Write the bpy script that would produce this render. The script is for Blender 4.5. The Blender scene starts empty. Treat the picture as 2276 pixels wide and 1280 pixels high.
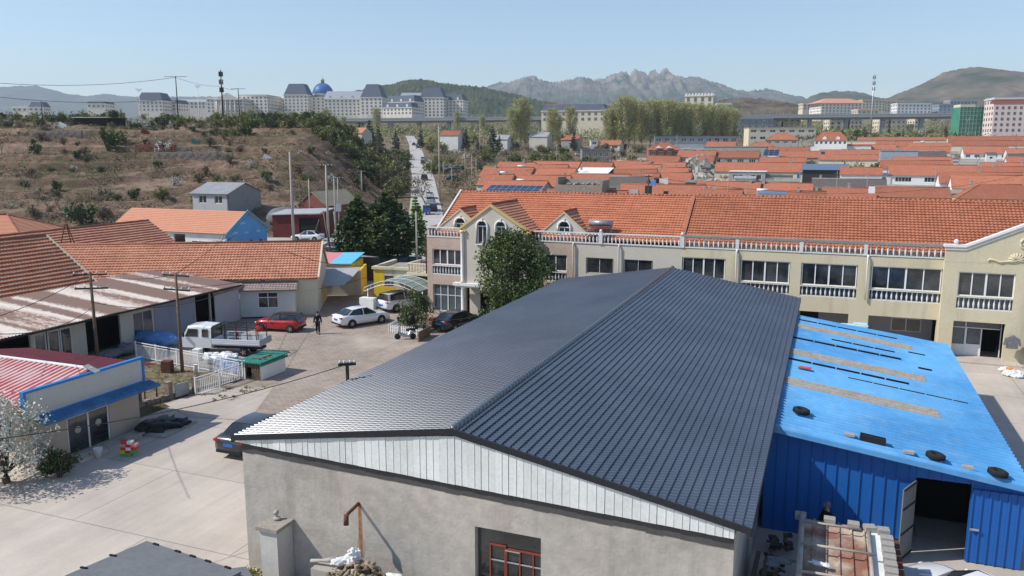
import bpy, math, random
from mathutils import Vector, Matrix, noise
R=math.radians
random.seed(7)
sc=bpy.context.scene
COL=sc.collection
# ------------------------------------------------------------------ frames
# world: camera stands over (0,0) at 14 m, looking along +Y.  The yard and its
# buildings follow a street grid turned 21.4 degrees: (l,d) = lateral, depth.
AZ=R(21.4)
F_PX=1790.; PITCH=math.atan(307./F_PX); CAMH=14.
def W(l,d): return (l*math.cos(AZ)+d*math.sin(AZ), -l*math.sin(AZ)+d*math.cos(AZ))
# ------------------------------------------------------------------ terrain
KN=[(-100,0),(88,0),(113,.9),(231,6.),(294,9.2),(475,16.9),(700,30),(930,46),(1200,56),(9000,90)]
def base(Y):
    if Y<=KN[0][0]: return 0.
    for (a,za),(b,zb) in zip(KN,KN[1:]):
        if Y<=b: return za+(zb-za)*(Y-a)/(b-a)
    return KN[-1][1]
def sm(t):
    t=max(0.,min(1.,t)); return t*t*(3-2*t)
RD=[(-13.,118.),(-16.,150.),(-25.2,231.),(-33.8,294.),(-56.5,475.),(-75,600)]
def roadx(Y):
    if Y<=RD[0][1]: return RD[0][0]
    for (xa,a),(xb,b) in zip(RD,RD[1:]):
        if Y<=b: return xa+(xb-xa)*(Y-a)/(b-a)
    return RD[-1][0]
def TN(x,y): return 1.5*noise.noise(Vector((x*.028,y*.05,7.)))+.45*noise.noise(Vector((x*.11,y*.13,17.)))
def hill(x,y):
    xe=roadx(y)-5.5
    if x>xe or y<112 or y>345: return 0.
    n=noise.noise(Vector((x*.02,y*.02,3.)))*9
    sx=sm((xe-x)/24.)
    y0=124+7*noise.noise(Vector((x*.03,1.5,0)))
    if x>-62: y0+=0
    sy=sm((y-y0)/(92.))**.85
    sy*=1-sm((y-262)/80.)
    h=15.6*sx*sy*(1+.06*n/9)+ 1.2*sx*sy*noise.noise(Vector((x*.05,y*.05,0)))
    if h<=0: return 0.
    st=1.6
    t=(h+TN(x,y))/st
    f=t-math.floor(t)
    ter=st*(math.floor(t)+sm((f-.82)/.18)) - TN(x,y)
    h2=h*.18+ter*.82
    h2+=.16*noise.noise(Vector((x*.5,y*.5,2.)))*sx+.08*noise.noise(Vector((x*1.3,y*1.3,5.)))
    return max(0,h2)*min(1,h/1.5)
def inv(x,y): return 74<y<430 and x>-.045*y+2 and (y<262 or x>.10*y) and (x>.2*y or y<330)
def gh(x,y):
    z=base(y)+hill(x,y)
    if y>120 and x>roadx(y)+6 and not inv(x,y): z+=min(1,(x-roadx(y)-6)/20.)*.35*noise.noise(Vector((x*.06,y*.06,9.)))
    return z
# ------------------------------------------------------------------ meshes
class MB:
    def __init__(s,T=None): s.v=[];s.f=[];s.m=[];s.T=T;s.mi=0;s.sm=[];s.smooth=False
    def vt(s,pts):
        n=len(s.v)
        if s.T is not None: s.v.extend([tuple(s.T@Vector(p)) for p in pts])
        else: s.v.extend([tuple(p) for p in pts])
        return n
    def face(s,idx): s.f.append(idx); s.m.append(s.mi); s.sm.append(s.smooth)
    def poly(s,pts):
        n=s.vt(pts); s.face(tuple(range(n,n+len(pts))))
    def box(s,x0,x1,y0,y1,z0,z1):
        n=s.vt([(x0,y0,z0),(x1,y0,z0),(x1,y1,z0),(x0,y1,z0),(x0,y0,z1),(x1,y0,z1),(x1,y1,z1),(x0,y1,z1)])
        for q in ((0,3,2,1),(4,5,6,7),(0,1,5,4),(1,2,6,5),(2,3,7,6),(3,0,4,7)): s.face(tuple(n+i for i in q))
        return s
    def hexa(s,b,t):   # 4 bottom pts ccw, 4 top pts
        n=s.vt(list(b)+list(t))
        for q in ((0,3,2,1),(4,5,6,7),(0,1,5,4),(1,2,6,5),(2,3,7,6),(3,0,4,7)): s.face(tuple(n+i for i in q))
        return s
    def extr(s,pts,vec):  # closed polygon pts extruded along vec
        k=len(pts); v=Vector(vec); n=s.vt(list(pts)+[tuple(Vector(p)+v) for p in pts])
        s.face(tuple(range(n+k-1,n-1,-1))); s.face(tuple(range(n+k,n+2*k)))
        for i in range(k):
            j=(i+1)%k; s.face((n+i,n+j,n+k+j,n+k+i))
        return s
    def tube(s,p0,p1,r0,r1=None,k=8,cap=True):
        return s.path([p0,p1],[r0,r0 if r1 is None else r1],k,cap)
    def path(s,pts,rs,k=8,cap=True):
        P=[Vector(p) for p in pts]; m=len(P)
        if not hasattr(rs,'__len__'): rs=[rs]*m
        n=None; up=Vector((0,0,1)); rings=[]
        for i in range(m):
            d=(P[min(i+1,m-1)]-P[max(i-1,0)])
            if d.length<1e-9: d=Vector((0,0,1))
            d.normalize()
            a=d.cross(up)
            if a.length<1e-3: a=d.cross(Vector((1,0,0)))
            a.normalize(); b=d.cross(a)
            rings.append(s.vt([P[i]+(a*math.cos(2*math.pi*j/k)+b*math.sin(2*math.pi*j/k))*rs[i] for j in range(k)]))
        o=s.smooth; s.smooth=k>5
        for r0,r1 in zip(rings,rings[1:]):
            for j in range(k):
                j2=(j+1)%k; s.face((r0+j,r1+j,r1+j2,r0+j2))
        s.smooth=o
        if cap:
            s.face(tuple(rings[0]+j for j in range(k))); s.face(tuple(rings[-1]+j for j in range(k-1,-1,-1)))
        return s
    def lathe(s,prof,c=(0,0,0),k=12):  # prof [(r,z)]
        rings=[s.vt([(c[0]+r*math.cos(2*math.pi*j/k),c[1]+r*math.sin(2*math.pi*j/k),c[2]+z) for j in range(k)]) for r,z in prof]
        o=s.smooth; s.smooth=True
        for r0,r1 in zip(rings,rings[1:]):
            for j in range(k):
                j2=(j+1)%k; s.face((r0+j,r0+j2,r1+j2,r1+j))
        s.smooth=o
        s.face(tuple(rings[0]+j for j in range(k-1,-1,-1))); s.face(tuple(rings[-1]+j for j in range(k)))
        return s
    def ball(s,c,rx,ry=None,rz=None,k=10,h=6,jit=0,rnd=random):
        ry=rx if ry is None else ry; rz=rx if rz is None else rz
        rings=[]
        for i in range(1,h):
            a=math.pi*i/h
            rings.append(s.vt([(c[0]+rx*math.sin(a)*math.cos(2*math.pi*j/k)*(1+rnd.uniform(-jit,jit)),c[1]+ry*math.sin(a)*math.sin(2*math.pi*j/k)*(1+rnd.uniform(-jit,jit)),c[2]-rz*math.cos(a)*(1+rnd.uniform(-jit,jit))) for j in range(k)]))
        b=s.vt([(c[0],c[1],c[2]-rz)]); t=s.vt([(c[0],c[1],c[2]+rz)])
        o=s.smooth; s.smooth=True
        for j in range(k):
            j2=(j+1)%k
            s.face((b,rings[0]+j2,rings[0]+j)); s.face((t,rings[-1]+j,rings[-1]+j2))
            for r0,r1 in zip(rings,rings[1:]): s.face((r0+j,r0+j2,r1+j2,r1+j))
        s.smooth=o
        return s
    def grid(s,rows):   # rows of points -> quad sheet
        k=len(rows[0]); st=[s.vt(r) for r in rows]
        for a,b in zip(st,st[1:]):
            for j in range(k-1): s.face((a+j,a+j+1,b+j+1,b+j))
        return s
    def wall(s,L,H,t,ops,x0=0.,z0=0.,y0=0.):
        # wall in the x-z plane, outer face at y=y0, going back to y0+t, openings (xa,xb,za,zb)
        xs=sorted(set([x0,x0+L]+[v for o in ops for v in o[:2]])); zs=sorted(set([z0,z0+H]+[v for o in ops for v in o[2:]]))
        for i in range(len(xs)-1):
            run=None
            for j in range(len(zs)-1):
                cx=(xs[i]+xs[i+1])/2; cz=(zs[j]+zs[j+1])/2
                hole=any(o[0]<cx<o[1] and o[2]<cz<o[3] for o in ops)
                if not hole:
                    if run is None: run=zs[j]
                if (hole or j==len(zs)-2) and run is not None:
                    s.box(xs[i],xs[i+1],y0,y0+t,run,zs[j] if hole else zs[j+1]); run=None
        return s
    def build(s,name,mat,parent=None,loc=None,rot=None):
        me=bpy.data.meshes.new(name); me.from_pydata(s.v,[],s.f)
        if isinstance(mat,(list,tuple)):
            for q in mat: me.materials.append(q)
            me.polygons.foreach_set('material_index',s.m)
        else: me.materials.append(mat)
        me.polygons.foreach_set('use_smooth',s.sm)
        me.update()
        o=bpy.data.objects.new(name,me); COL.objects.link(o)
        if parent is not None: o.parent=parent
        if loc is not None: o.location=loc
        if rot is not None: o.rotation_euler=(0,0,rot)
        return o
def tag(o,label=None,cat=None,group=None,kind=None):
    if label: o['label']=label
    if cat: o['category']=cat
    if group: o['group']=group
    if kind: o['kind']=kind
    return o
def thing(name,label,cat,loc=(0,0,0),rot=0.,group=None):
    o=bpy.data.objects.new(name,None); COL.objects.link(o); o.empty_display_size=.3
    o.location=loc; o.rotation_euler=(0,0,rot)
    return tag(o,label,cat,group)
def sthing(name,label,cat,l,d,z=0.,group=None,rot=0.):
    x,y=W(l,d); return thing(name,label,cat,(x,y,z),-AZ+rot,group)
def copy_tree(o,parent=None):
    c=o.copy(); COL.objects.link(c)
    if parent is not None: c.parent=parent
    for ch in list(o.children): copy_tree(ch,c)
    return c
def place(o,loc,rot=None,scale=None,label=None,group=None):
    o.location=loc
    if rot is not None: o.rotation_euler=(0,0,rot)
    if scale is not None: o.scale=(scale,)*3 if not hasattr(scale,'__len__') else scale
    if label: o['label']=label
    if group: o['group']=group
    return o
# stepped / waved tile slope. o: eave-left point, U: unit along eave, V: unit up-slope
def slope(mb,o,U,V,L,S,course=.34,step=.045,pitch=.25,amp=.018,samp=4,ulo=None,uhi=None,thick=.06,rg=0,wob=0.,prof=None):
    o=Vector(o);U=Vector(U);V=Vector(V);N=U.cross(V)
    if N.z<0: N=-N
    n=max(1,round(S/course)); c=S/n
    flip=U.cross(V).z<0
    def P(u,v,h): return o+U*u+V*v+N*h
    for j in range(n):
        v0=j*c;v1=(j+1)*c
        a0=ulo(v0) if ulo else 0.; b0=uhi(v0) if uhi else L
        a1=ulo(v1) if ulo else 0.; b1=uhi(v1) if uhi else L
        k=max(1,int(round((max(b0,b1)-min(a0,a1))/pitch*samp))) if amp>0 else max(1,int((b0-a0)/3) if wob else 1)
        r0=[];r1=[];r2=[]
        for i in range(k+1):
            t=i/k
            u0=a0+(b0-a0)*t;u1=a1+(b1-a1)*t
            if prof: w0=prof(u0);w1=prof(u1)
            elif amp>0:
                w0=amp*math.sin(2*math.pi*u0/pitch); w1=amp*math.sin(2*math.pi*u1/pitch)
            else: w0=w1=0
            if wob:
                e=wob*noise.noise(Vector((u0*.35,v0*1.1,rg))); w0+=e; w1+=wob*noise.noise(Vector((u1*.35,v1*1.1,rg)))
                v_=v0+wob*.8*noise.noise(Vector((u0*.4,j*.7,rg+5)))
            else: v_=v0
            r0.append(P(u0,v_,w0+.004-.01));r1.append(P(u0,v_,w0+step));r2.append(P(u1,v1,w1))
        if flip: r0.reverse();r1.reverse();r2.reverse()
        mb.grid([r0,r1]); 
        mb.smooth=amp>0; mb.grid([r1,r2]); mb.smooth=False
    a=ulo(0) if ulo else 0.;b=uhi(0) if uhi else L;a1=ulo(S) if ulo else 0.;b1=uhi(S) if uhi else L
    lo=amp+.01
    mb.hexa([P(a,0,-thick-lo),P(b,0,-thick-lo),P(b1,S,-thick-lo),P(a1,S,-thick-lo)],[P(a,0,-lo),P(b,0,-lo),P(b1,S,-lo),P(a1,S,-lo)])
# ------------------------------------------------------------------ materials
def lin(c): return tuple(((x/255.)/12.92 if x/255.<=.04045 else ((x/255.+.055)/1.055)**2.4) for x in c)
def newmat(name):
    m=bpy.data.materials.new(name); m.use_nodes=True; nt=m.node_tree
    return m,nt,nt.nodes['Principled BSDF']
def nd(nt,t,**k):
    n=nt.nodes.new(t)
    for a,b in k.items():
        if a in n.inputs: n.inputs[a].default_value=b
        else: setattr(n,a,b)
    return n
def M(name,col,rough=.8,metal=0.,var=.12,scale=1.2,fine=9.,bump=0.,bscale=30.,hue=None,stain=0.,stcol=(.05,.045,.04),stscale=.5,coat=0.,spec=.3,vert=False,island=0.):
    """colour broken up by two noises, optional tint patches, stains, bump"""
    m,nt,b=newmat(name); L=nt.links
    tc=nd(nt,'ShaderNodeTexCoord'); co=tc.outputs['Object']
    if vert:
        mp=nd(nt,'ShaderNodeMapping'); mp.inputs['Scale'].default_value=(1,1,.12); L.new(co,mp.inputs[0]); co2=mp.outputs[0]
    else: co2=co
    n1=nd(nt,'ShaderNodeTexNoise',Scale=scale,Detail=5.,Roughness=.6); L.new(co,n1.inputs['Vector'])
    n2=nd(nt,'ShaderNodeTexNoise',Scale=fine,Detail=3.,Roughness=.6); L.new(co,n2.inputs['Vector'])
    ad=nd(nt,'ShaderNodeMath',operation='ADD'); L.new(n1.outputs[0],ad.inputs[0]); L.new(n2.outputs[0],ad.inputs[1])
    mr=nd(nt,'ShaderNodeMapRange'); L.new(ad.outputs[0],mr.inputs[0])
    mr.inputs[1].default_value=.6;mr.inputs[2].default_value=1.4;mr.inputs[3].default_value=1-var*1.6;mr.inputs[4].default_value=1+var*1.6
    last=mr.outputs[0]
    if island:
        g=nd(nt,'ShaderNodeNewGeometry'); m3=nd(nt,'ShaderNodeMapRange'); L.new(g.outputs['Random Per Island'],m3.inputs[0])
        m3.inputs[3].default_value=1-island;m3.inputs[4].default_value=1+island
        mu=nd(nt,'ShaderNodeMath',operation='MULTIPLY'); L.new(last,mu.inputs[0]);L.new(m3.outputs[0],mu.inputs[1]); last=mu.outputs[0]
    cc=nd(nt,'ShaderNodeRGB'); cc.outputs[0].default_value=(*col,1); base_=cc.outputs[0]
    if hue:
        n3=nd(nt,'ShaderNodeTexNoise',Scale=scale*.7+.01,Detail=4.); L.new(co,n3.inputs['Vector'])
        r=nd(nt,'ShaderNodeMapRange'); r.inputs[1].default_value=.42;r.inputs[2].default_value=.6; L.new(n3.outputs[0],r.inputs[0])
        mx=nd(nt,'ShaderNodeMix',data_type='RGBA'); L.new(r.outputs[0],mx.inputs[0]); L.new(base_,mx.inputs[6]); mx.inputs[7].default_value=(*hue,1); base_=mx.outputs[2]
    if stain:
        n4=nd(nt,'ShaderNodeTexNoise',Scale=stscale,Detail=8.,Roughness=.7); L.new(co2,n4.inputs['Vector'])
        r=nd(nt,'ShaderNodeMapRange'); r.inputs[1].default_value=.52;r.inputs[2].default_value=.72;r.inputs[4].default_value=stain; L.new(n4.outputs[0],r.inputs[0])
        mx=nd(nt,'ShaderNodeMix',data_type='RGBA'); L.new(r.outputs[0],mx.inputs[0]); L.new(base_,mx.inputs[6]); mx.inputs[7].default_value=(*stcol,1); base_=mx.outputs[2]
    vm=nd(nt,'ShaderNodeVectorMath',operation='SCALE'); L.new(base_,vm.inputs[0]); L.new(last,vm.inputs['Scale'])
    L.new(vm.outputs[0],b.inputs['Base Color'])
    b.inputs['Roughness'].default_value=rough; b.inputs['Metallic'].default_value=metal
    b.inputs['Specular IOR Level'].default_value=spec; b.inputs['Coat Weight'].default_value=coat
    if coat: b.inputs['Coat Roughness'].default_value=.06 if 'paint' in name else .27
    if bump:
        n5=nd(nt,'ShaderNodeTexNoise',Scale=bscale,Detail=4.); L.new(co,n5.inputs['Vector'])
        bp=nd(nt,'ShaderNodeBump',Strength=bump,Distance=.05); L.new(n5.outputs[0],bp.inputs['Height']); L.new(bp.outputs[0],b.inputs['Normal'])
    return m
def tilemat(name,c1,c2,c3,tu=.25,tz=.175,moss=0.,gap=.06):
    """clay tiles: one random tone per tile cell (object x, z) plus weathering patches"""
    m,nt,b=newmat(name); L=nt.links
    tc=nd(nt,'ShaderNodeTexCoord'); sp=nd(nt,'ShaderNodeSeparateXYZ'); L.new(tc.outputs['Object'],sp.inputs[0])
    def cell(sock,size):
        d=nd(nt,'ShaderNodeMath',operation='DIVIDE'); L.new(sock,d.inputs[0]); d.inputs[1].default_value=size
        f=nd(nt,'ShaderNodeMath',operation='FLOOR'); L.new(d.outputs[0],f.inputs[0]); return f.outputs[0]
    cb=nd(nt,'ShaderNodeCombineXYZ'); L.new(cell(sp.outputs[0],tu),cb.inputs[0]); L.new(cell(sp.outputs[1],tu),cb.inputs[1]); L.new(cell(sp.outputs[2],tz),cb.inputs[2])
    wn=nd(nt,'ShaderNodeTexWhiteNoise'); L.new(cb.outputs[0],wn.inputs[0])
    cr=nd(nt,'ShaderNodeValToRGB'); e=cr.color_ramp.elements; e[0].color=(*c1,1);e[1].color=(*c2,1); x=cr.color_ramp.elements.new(.5); x.color=(*c3,1)
    n1=nd(nt,'ShaderNodeTexNoise',Scale=.45,Detail=6.,Roughness=.65); L.new(tc.outputs['Object'],n1.inputs['Vector'])
    mr=nd(nt,'ShaderNodeMapRange'); mr.inputs[1].default_value=.3;mr.inputs[2].default_value=.7; L.new(n1.outputs[0],mr.inputs[0])
    mm=nd(nt,'ShaderNodeMath',operation='MULTIPLY_ADD'); L.new(wn.outputs[0],mm.inputs[0]); mm.inputs[1].default_value=.55
    m2=nd(nt,'ShaderNodeMath',operation='MULTIPLY'); L.new(mr.outputs[0],m2.inputs[0]); m2.inputs[1].default_value=.45; L.new(m2.outputs[0],mm.inputs[2])
    L.new(mm.outputs[0],cr.inputs[0])
    last=cr.outputs[0]
    if moss:
        n4=nd(nt,'ShaderNodeTexNoise',Scale=.9,Detail=9.,Roughness=.75); L.new(tc.outputs['Object'],n4.inputs['Vector'])
        r=nd(nt,'ShaderNodeMapRange'); r.inputs[1].default_value=.5;r.inputs[2].default_value=.75;r.inputs[4].default_value=moss; L.new(n4.outputs[0],r.inputs[0])
        mx=nd(nt,'ShaderNodeMix',data_type='RGBA'); L.new(r.outputs[0],mx.inputs[0]); L.new(last,mx.inputs[6]); mx.inputs[7].default_value=(.09,.06,.045,1); last=mx.outputs[2]
    oi=nd(nt,'ShaderNodeObjectInfo'); r=nd(nt,'ShaderNodeMapRange'); L.new(oi.outputs['Random'],r.inputs[0]); r.inputs[3].default_value=.82; r.inputs[4].default_value=1.12
    vm=nd(nt,'ShaderNodeVectorMath',operation='SCALE'); L.new(last,vm.inputs[0]); L.new(r.outputs[0],vm.inputs['Scale'])
    L.new(vm.outputs[0],b.inputs['Base Color']); b.inputs['Roughness'].default_value=.75; b.inputs['Specular IOR Level'].default_value=.25
    return m
K={}
K['tile']=tilemat('clay_tiles',(.36,.125,.07),(.53,.215,.125),(.45,.165,.09),moss=.45)
K['tile_old']=tilemat('weathered_clay_tiles',(.36,.15,.10),(.60,.31,.19),(.49,.22,.135),moss=.5)
K['tile_far']=tilemat('orange_village_tiles',(.35,.125,.073),(.50,.205,.125),(.43,.16,.093),moss=.5)
K['tile_pale']=tilemat('faded_clay_tiles',(.56,.24,.15),(.62,.30,.19),(.59,.27,.165),moss=.12)
K['tile_grey']=tilemat('old_grey_tiles',(.10,.085,.08),(.19,.16,.15),(.14,.12,.11),moss=.5)
K['tile_black']=M('black_metal_tiles',(.034,.042,.058),rough=.34,var=.2,scale=.3,fine=40,spec=1.,coat=.8,hue=(.045,.055,.075),stain=.25,stcol=(.09,.095,.10),stscale=.6)
K['black_trim']=M('black_metal_trim',(.014,.017,.022),rough=.35,spec=.5)
K['ridge']=M('ridge_tiles',(.34,.13,.075),var=.3,scale=2,stain=.5)
K['render_grey']=M('grey_cement_render',(.45,.405,.35),var=.16,scale=.45,fine=2.5,bump=.25,bscale=9,stain=.6,stcol=(.27,.245,.215),hue=(.40,.37,.33),stscale=.9,vert=True)
K['white_panel']=M('white_sheet_panels',(.70,.71,.68),rough=.4,var=.10,scale=.8,stain=.25,stcol=(.42,.42,.4),vert=True,island=.07)
K['felt']=M('grey_bitumen_strip',(.085,.078,.076),rough=.9,var=.15,scale=1.5)
K['blue_sheet']=M('blue_corrugated_roof',(.085,.30,.60),rough=.5,var=.10,scale=.25,fine=2.5,hue=(.12,.35,.64),stain=.3,stcol=(.30,.42,.52),stscale=1.2,spec=.4)
K['blue_wall']=M('blue_wall_sheet',(.012,.115,.40),rough=.5,var=.06,scale=.5,spec=.4)
def ribshade(m,p,axis=1,amt=.30):
    # rib shading put into the colour: valleys darker, crests paler, broken by noise
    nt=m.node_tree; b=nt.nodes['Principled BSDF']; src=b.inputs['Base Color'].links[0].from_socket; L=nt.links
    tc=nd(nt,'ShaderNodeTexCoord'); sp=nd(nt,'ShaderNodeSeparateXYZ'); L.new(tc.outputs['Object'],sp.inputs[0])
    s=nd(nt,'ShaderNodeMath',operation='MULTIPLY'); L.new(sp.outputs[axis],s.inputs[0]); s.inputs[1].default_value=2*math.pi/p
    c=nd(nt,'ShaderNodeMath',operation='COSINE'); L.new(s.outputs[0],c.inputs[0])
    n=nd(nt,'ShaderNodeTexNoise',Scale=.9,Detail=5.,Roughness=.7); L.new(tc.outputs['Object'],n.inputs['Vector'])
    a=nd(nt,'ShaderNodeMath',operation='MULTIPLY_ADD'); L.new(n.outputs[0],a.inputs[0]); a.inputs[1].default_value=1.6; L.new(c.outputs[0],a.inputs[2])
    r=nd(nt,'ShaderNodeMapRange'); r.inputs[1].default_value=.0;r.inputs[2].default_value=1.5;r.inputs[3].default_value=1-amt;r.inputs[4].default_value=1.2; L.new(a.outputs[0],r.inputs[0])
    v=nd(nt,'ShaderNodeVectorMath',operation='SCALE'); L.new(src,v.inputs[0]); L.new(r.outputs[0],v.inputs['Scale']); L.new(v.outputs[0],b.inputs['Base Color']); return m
K['blue_roof']=ribshade(M('blue_ribbed_roof_sheet',(.065,.245,.49),rough=.55,var=.10,scale=.25,fine=2.5,hue=(.11,.33,.58),stain=.4,stcol=(.27,.36,.42),stscale=1.4,spec=.4),.36,amt=.62)
K['blue_trim']=M('blue_trim',(.03,.20,.50),rough=.5)
K['skylight']=M('dirty_fibre_sheet',(.33,.30,.26),rough=.8,var=.2,scale=2.,vert=False,stain=.4,stcol=(.18,.16,.14))
K['cream']=M('cream_paint',(.60,.53,.37),var=.07,scale=.4,stain=.55,stcol=(.30,.27,.18),stscale=.8,vert=True,bump=.05)
K['cream_clean']=M('cream_wall',(.63,.56,.42),var=.05)
K['beige']=M('beige_render',(.55,.50,.42),var=.06,scale=.5,stain=.2,stcol=(.38,.34,.28),vert=True)
K['white']=M('white_paint',(.76,.76,.74),rough=.5,var=.05)
K['offwhite']=M('offwhite_render',(.62,.61,.58),var=.1,scale=.7,stain=.3,stcol=(.35,.33,.3),vert=True)
K['balust']=M('pale_cast_stone',(.66,.65,.62),rough=.6,var=.1,stain=.3,stcol=(.3,.28,.25),stscale=2.)
K['cap']=M('weathered_coping',(.30,.27,.23),rough=.85,var=.2,scale=1.5,stain=.5)
K['pvc']=M('white_pvc',(.78,.79,.80),rough=.4,var=.03)
K['trimyel']=M('ochre_trim',(.62,.42,.16),rough=.6,var=.08)
K['yellow']=M('yellow_paint',(.72,.48,.03),var=.12,scale=.8)
K['pinkwall']=M('pale_brick_render',(.47,.36,.29),var=.15,scale=.8,fine=6)
K['glass']=M('dark_window_glass',(.016,.02,.024),rough=.06,var=.3,scale=.8,spec=.8,hue=(.065,.068,.07))
K['glass_blue']=M('bluish_window_glass',(.06,.09,.11),rough=.08,var=.35,scale=.6,spec=.8)
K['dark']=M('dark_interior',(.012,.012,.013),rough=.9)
K['postpaint']=M('pale_post_render',(.55,.52,.48),var=.08,scale=1.5,stain=.3,stcol=(.35,.32,.28),vert=True)
K['rust']=M('rusty_iron',(.12,.05,.03),rough=.85,var=.3,scale=4)
K['redframe']=M('red_painted_frame',(.25,.05,.03),rough=.6,var=.2)
K['iron']=M('dark_iron',(.03,.03,.032),rough=.6)
K['steel']=M('galvanised_steel',(.45,.46,.47),rough=.4,metal=.4,var=.1)
K['conc']=M('concrete_pole',(.36,.33,.29),var=.12,scale=1.2,fine=6)
K['wood']=M('weathered_wood',(.16,.115,.08),rough=.9,var=.25,scale=3)
K['cable']=M('cable',(.03,.03,.032),rough=.7)
K['stone']=M('rubble_stone',(.27,.22,.18),var=.35,scale=2.5,fine=7,bump=.5,bscale=6)
K['blockwall']=M('cement_block',(.33,.31,.28),var=.15,scale=1.5,bump=.2)
K['redsheet']=M('dull_red_metal',(.11,.018,.018),rough=.6,var=.3,scale=1.2)
K['greysheet']=M('grey_sheet_roof',(.36,.37,.38),rough=.6,var=.15,scale=.6,stain=.3,stcol=(.2,.19,.18))
K['bluegrey']=M('slate_blue_metal_roof',(.12,.16,.23),rough=.4,var=.05)
K['steelgrey']=M('pale_blue_grey_sheet',(.30,.36,.42),rough=.5,var=.07)
K['navy']=M('navy_blue_paint',(.015,.05,.19),rough=.5,var=.2)
K['tarp']=M('blue_tarpaulin',(.10,.24,.50),rough=.45,var=.25,scale=2.5,bump=.3,bscale=5)
K['plastic_white']=M('white_plastic_sheet',(.68,.68,.66),rough=.4,var=.12,scale=3,bump=.4,bscale=7)
K['greenfelt']=M('green_roof_felt',(.02,.17,.13),rough=.7,var=.25,scale=2)
K['tyre']=M('tyre_rubber',(.018,.018,.019),rough=.85,var=.2)
K['rim']=M('alloy_rim',(.45,.45,.46),rough=.3,metal=.7)
K['p_white']=M('white_car_paint',(.74,.75,.76),rough=.25,coat=.8,var=.02)
K['p_red']=M('red_car_paint',(.42,.012,.015),rough=.25,coat=.8,var=.02)
K['p_grey']=M('dark_grey_car_paint',(.035,.04,.046),rough=.3,metal=.3,coat=.8,var=.02)
K['p_black']=M('black_car_paint',(.012,.016,.02),rough=.2,coat=.9,var=.02)
K['p_silver']=M('silver_car_paint',(.42,.44,.46),rough=.3,metal=.4,coat=.6,var=.02)
K['p_blue']=M('blue_vehicle_paint',(.02,.12,.50),rough=.4,coat=.5,var=.02)
K['p_yellow']=M('yellow_vehicle_paint',(.60,.33,.03),rough=.4,coat=.3,var=.05)
K['lampred']=M('red_lens',(.35,.01,.01),rough=.2)
K['lampclr']=M('clear_lens',(.6,.62,.63),rough=.15)
K['plate']=M('blue_number_plate',(.03,.12,.48),rough=.4,var=.02)
K['skin']=M('skin',(.45,.27,.19),rough=.6,var=.03)
K['blackcloth']=M('black_cloth',(.012,.012,.014),rough=.9,var=.2)
K['greycloth']=M('grey_cloth',(.17,.17,.185),rough=.95,var=.2,scale=4)
K['hair']=M('black_hair',(.012,.01,.009),rough=.7)
K['pv']=M('solar_cells',(.012,.028,.07),rough=.2,var=.15,spec=.6)
K['solartube']=M('solar_vacuum_tubes',(.03,.03,.035),rough=.15,spec=.7)
K['scaffnet']=M('green_scaffold_net',(.05,.22,.14),rough=.8,var=.3,scale=.3,fine=2)
K['pinkpaint']=M('pale_pink_facade',(.70,.56,.52),var=.04)
K['unistone']=M('pale_stone_facade',(.76,.70,.61),var=.05,scale=.1)
K['mansard']=M('slate_mansard',(.09,.12,.19),rough=.5,var=.1,scale=.2)
K['mansard_lit']=K['mansard']
K['dome']=M('blue_dome_sheet',(.04,.13,.36),rough=.45,var=.1,scale=.3)
K['viad']=M('viaduct_concrete',(.27,.29,.31),var=.06,scale=.1)
K['orange']=M('orange_brick',(.50,.16,.07))
K['bark']=M('bark',(.085,.065,.05),rough=.95,var=.3,scale=4)
K['bark_pale']=M('pale_bark',(.24,.20,.16),rough=.95,var=.3,scale=4)
def leaf(name,c,h,isl=.35,rough=.6,spec=.2,tr=.0):
    m=M(name,c,rough=rough,var=.25,scale=.35,fine=2.,hue=h,island=isl,spec=spec)
    if tr:
        nt=m.node_tree;b=nt.nodes['Principled BSDF'];src=b.inputs['Base Color'].links[0].from_socket
        t=nd(nt,'ShaderNodeBsdfTranslucent'); nt.links.new(src,t.inputs[0]); mx=nd(nt,'ShaderNodeMixShader'); mx.inputs[0].default_value=tr
        nt.links.new(b.outputs[0],mx.inputs[1]); nt.links.new(t.outputs[0],mx.inputs[2]); nt.links.new(mx.outputs[0],nt.nodes['Material Output'].inputs[0])
    return m
K['l_dark']=leaf('dark_glossy_leaves',(.05,.085,.022),(.11,.14,.035),rough=.45,spec=.4)
K['l_conif']=leaf('conifer_needles',(.035,.07,.025),(.085,.12,.035))
K['l_conifblue']=leaf('far_conifer_needles',(.03,.06,.03),(.05,.075,.03))
K['l_poplar']=leaf('fresh_poplar_leaves',(.36,.39,.14),(.46,.42,.22),tr=.4)
K['l_fresh']=leaf('fresh_green_leaves',(.16,.30,.05),(.22,.36,.08),tr=.25)
K['l_bush']=leaf('olive_bush_leaves',(.15,.175,.05),(.22,.20,.08),tr=.15)
K['l_bushg']=leaf('green_bush_leaves',(.06,.095,.032),(.11,.13,.045),tr=.1)
K['l_brown']=leaf('brown_scrub_twigs',(.16,.12,.08),(.12,.10,.055))
K['l_blossom']=leaf('white_blossom',(.62,.60,.57),(.42,.45,.32),isl=.25)
K['l_ylw']=leaf('yellow_green_leaves',(.30,.30,.05),(.24,.28,.07),tr=.2)
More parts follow.
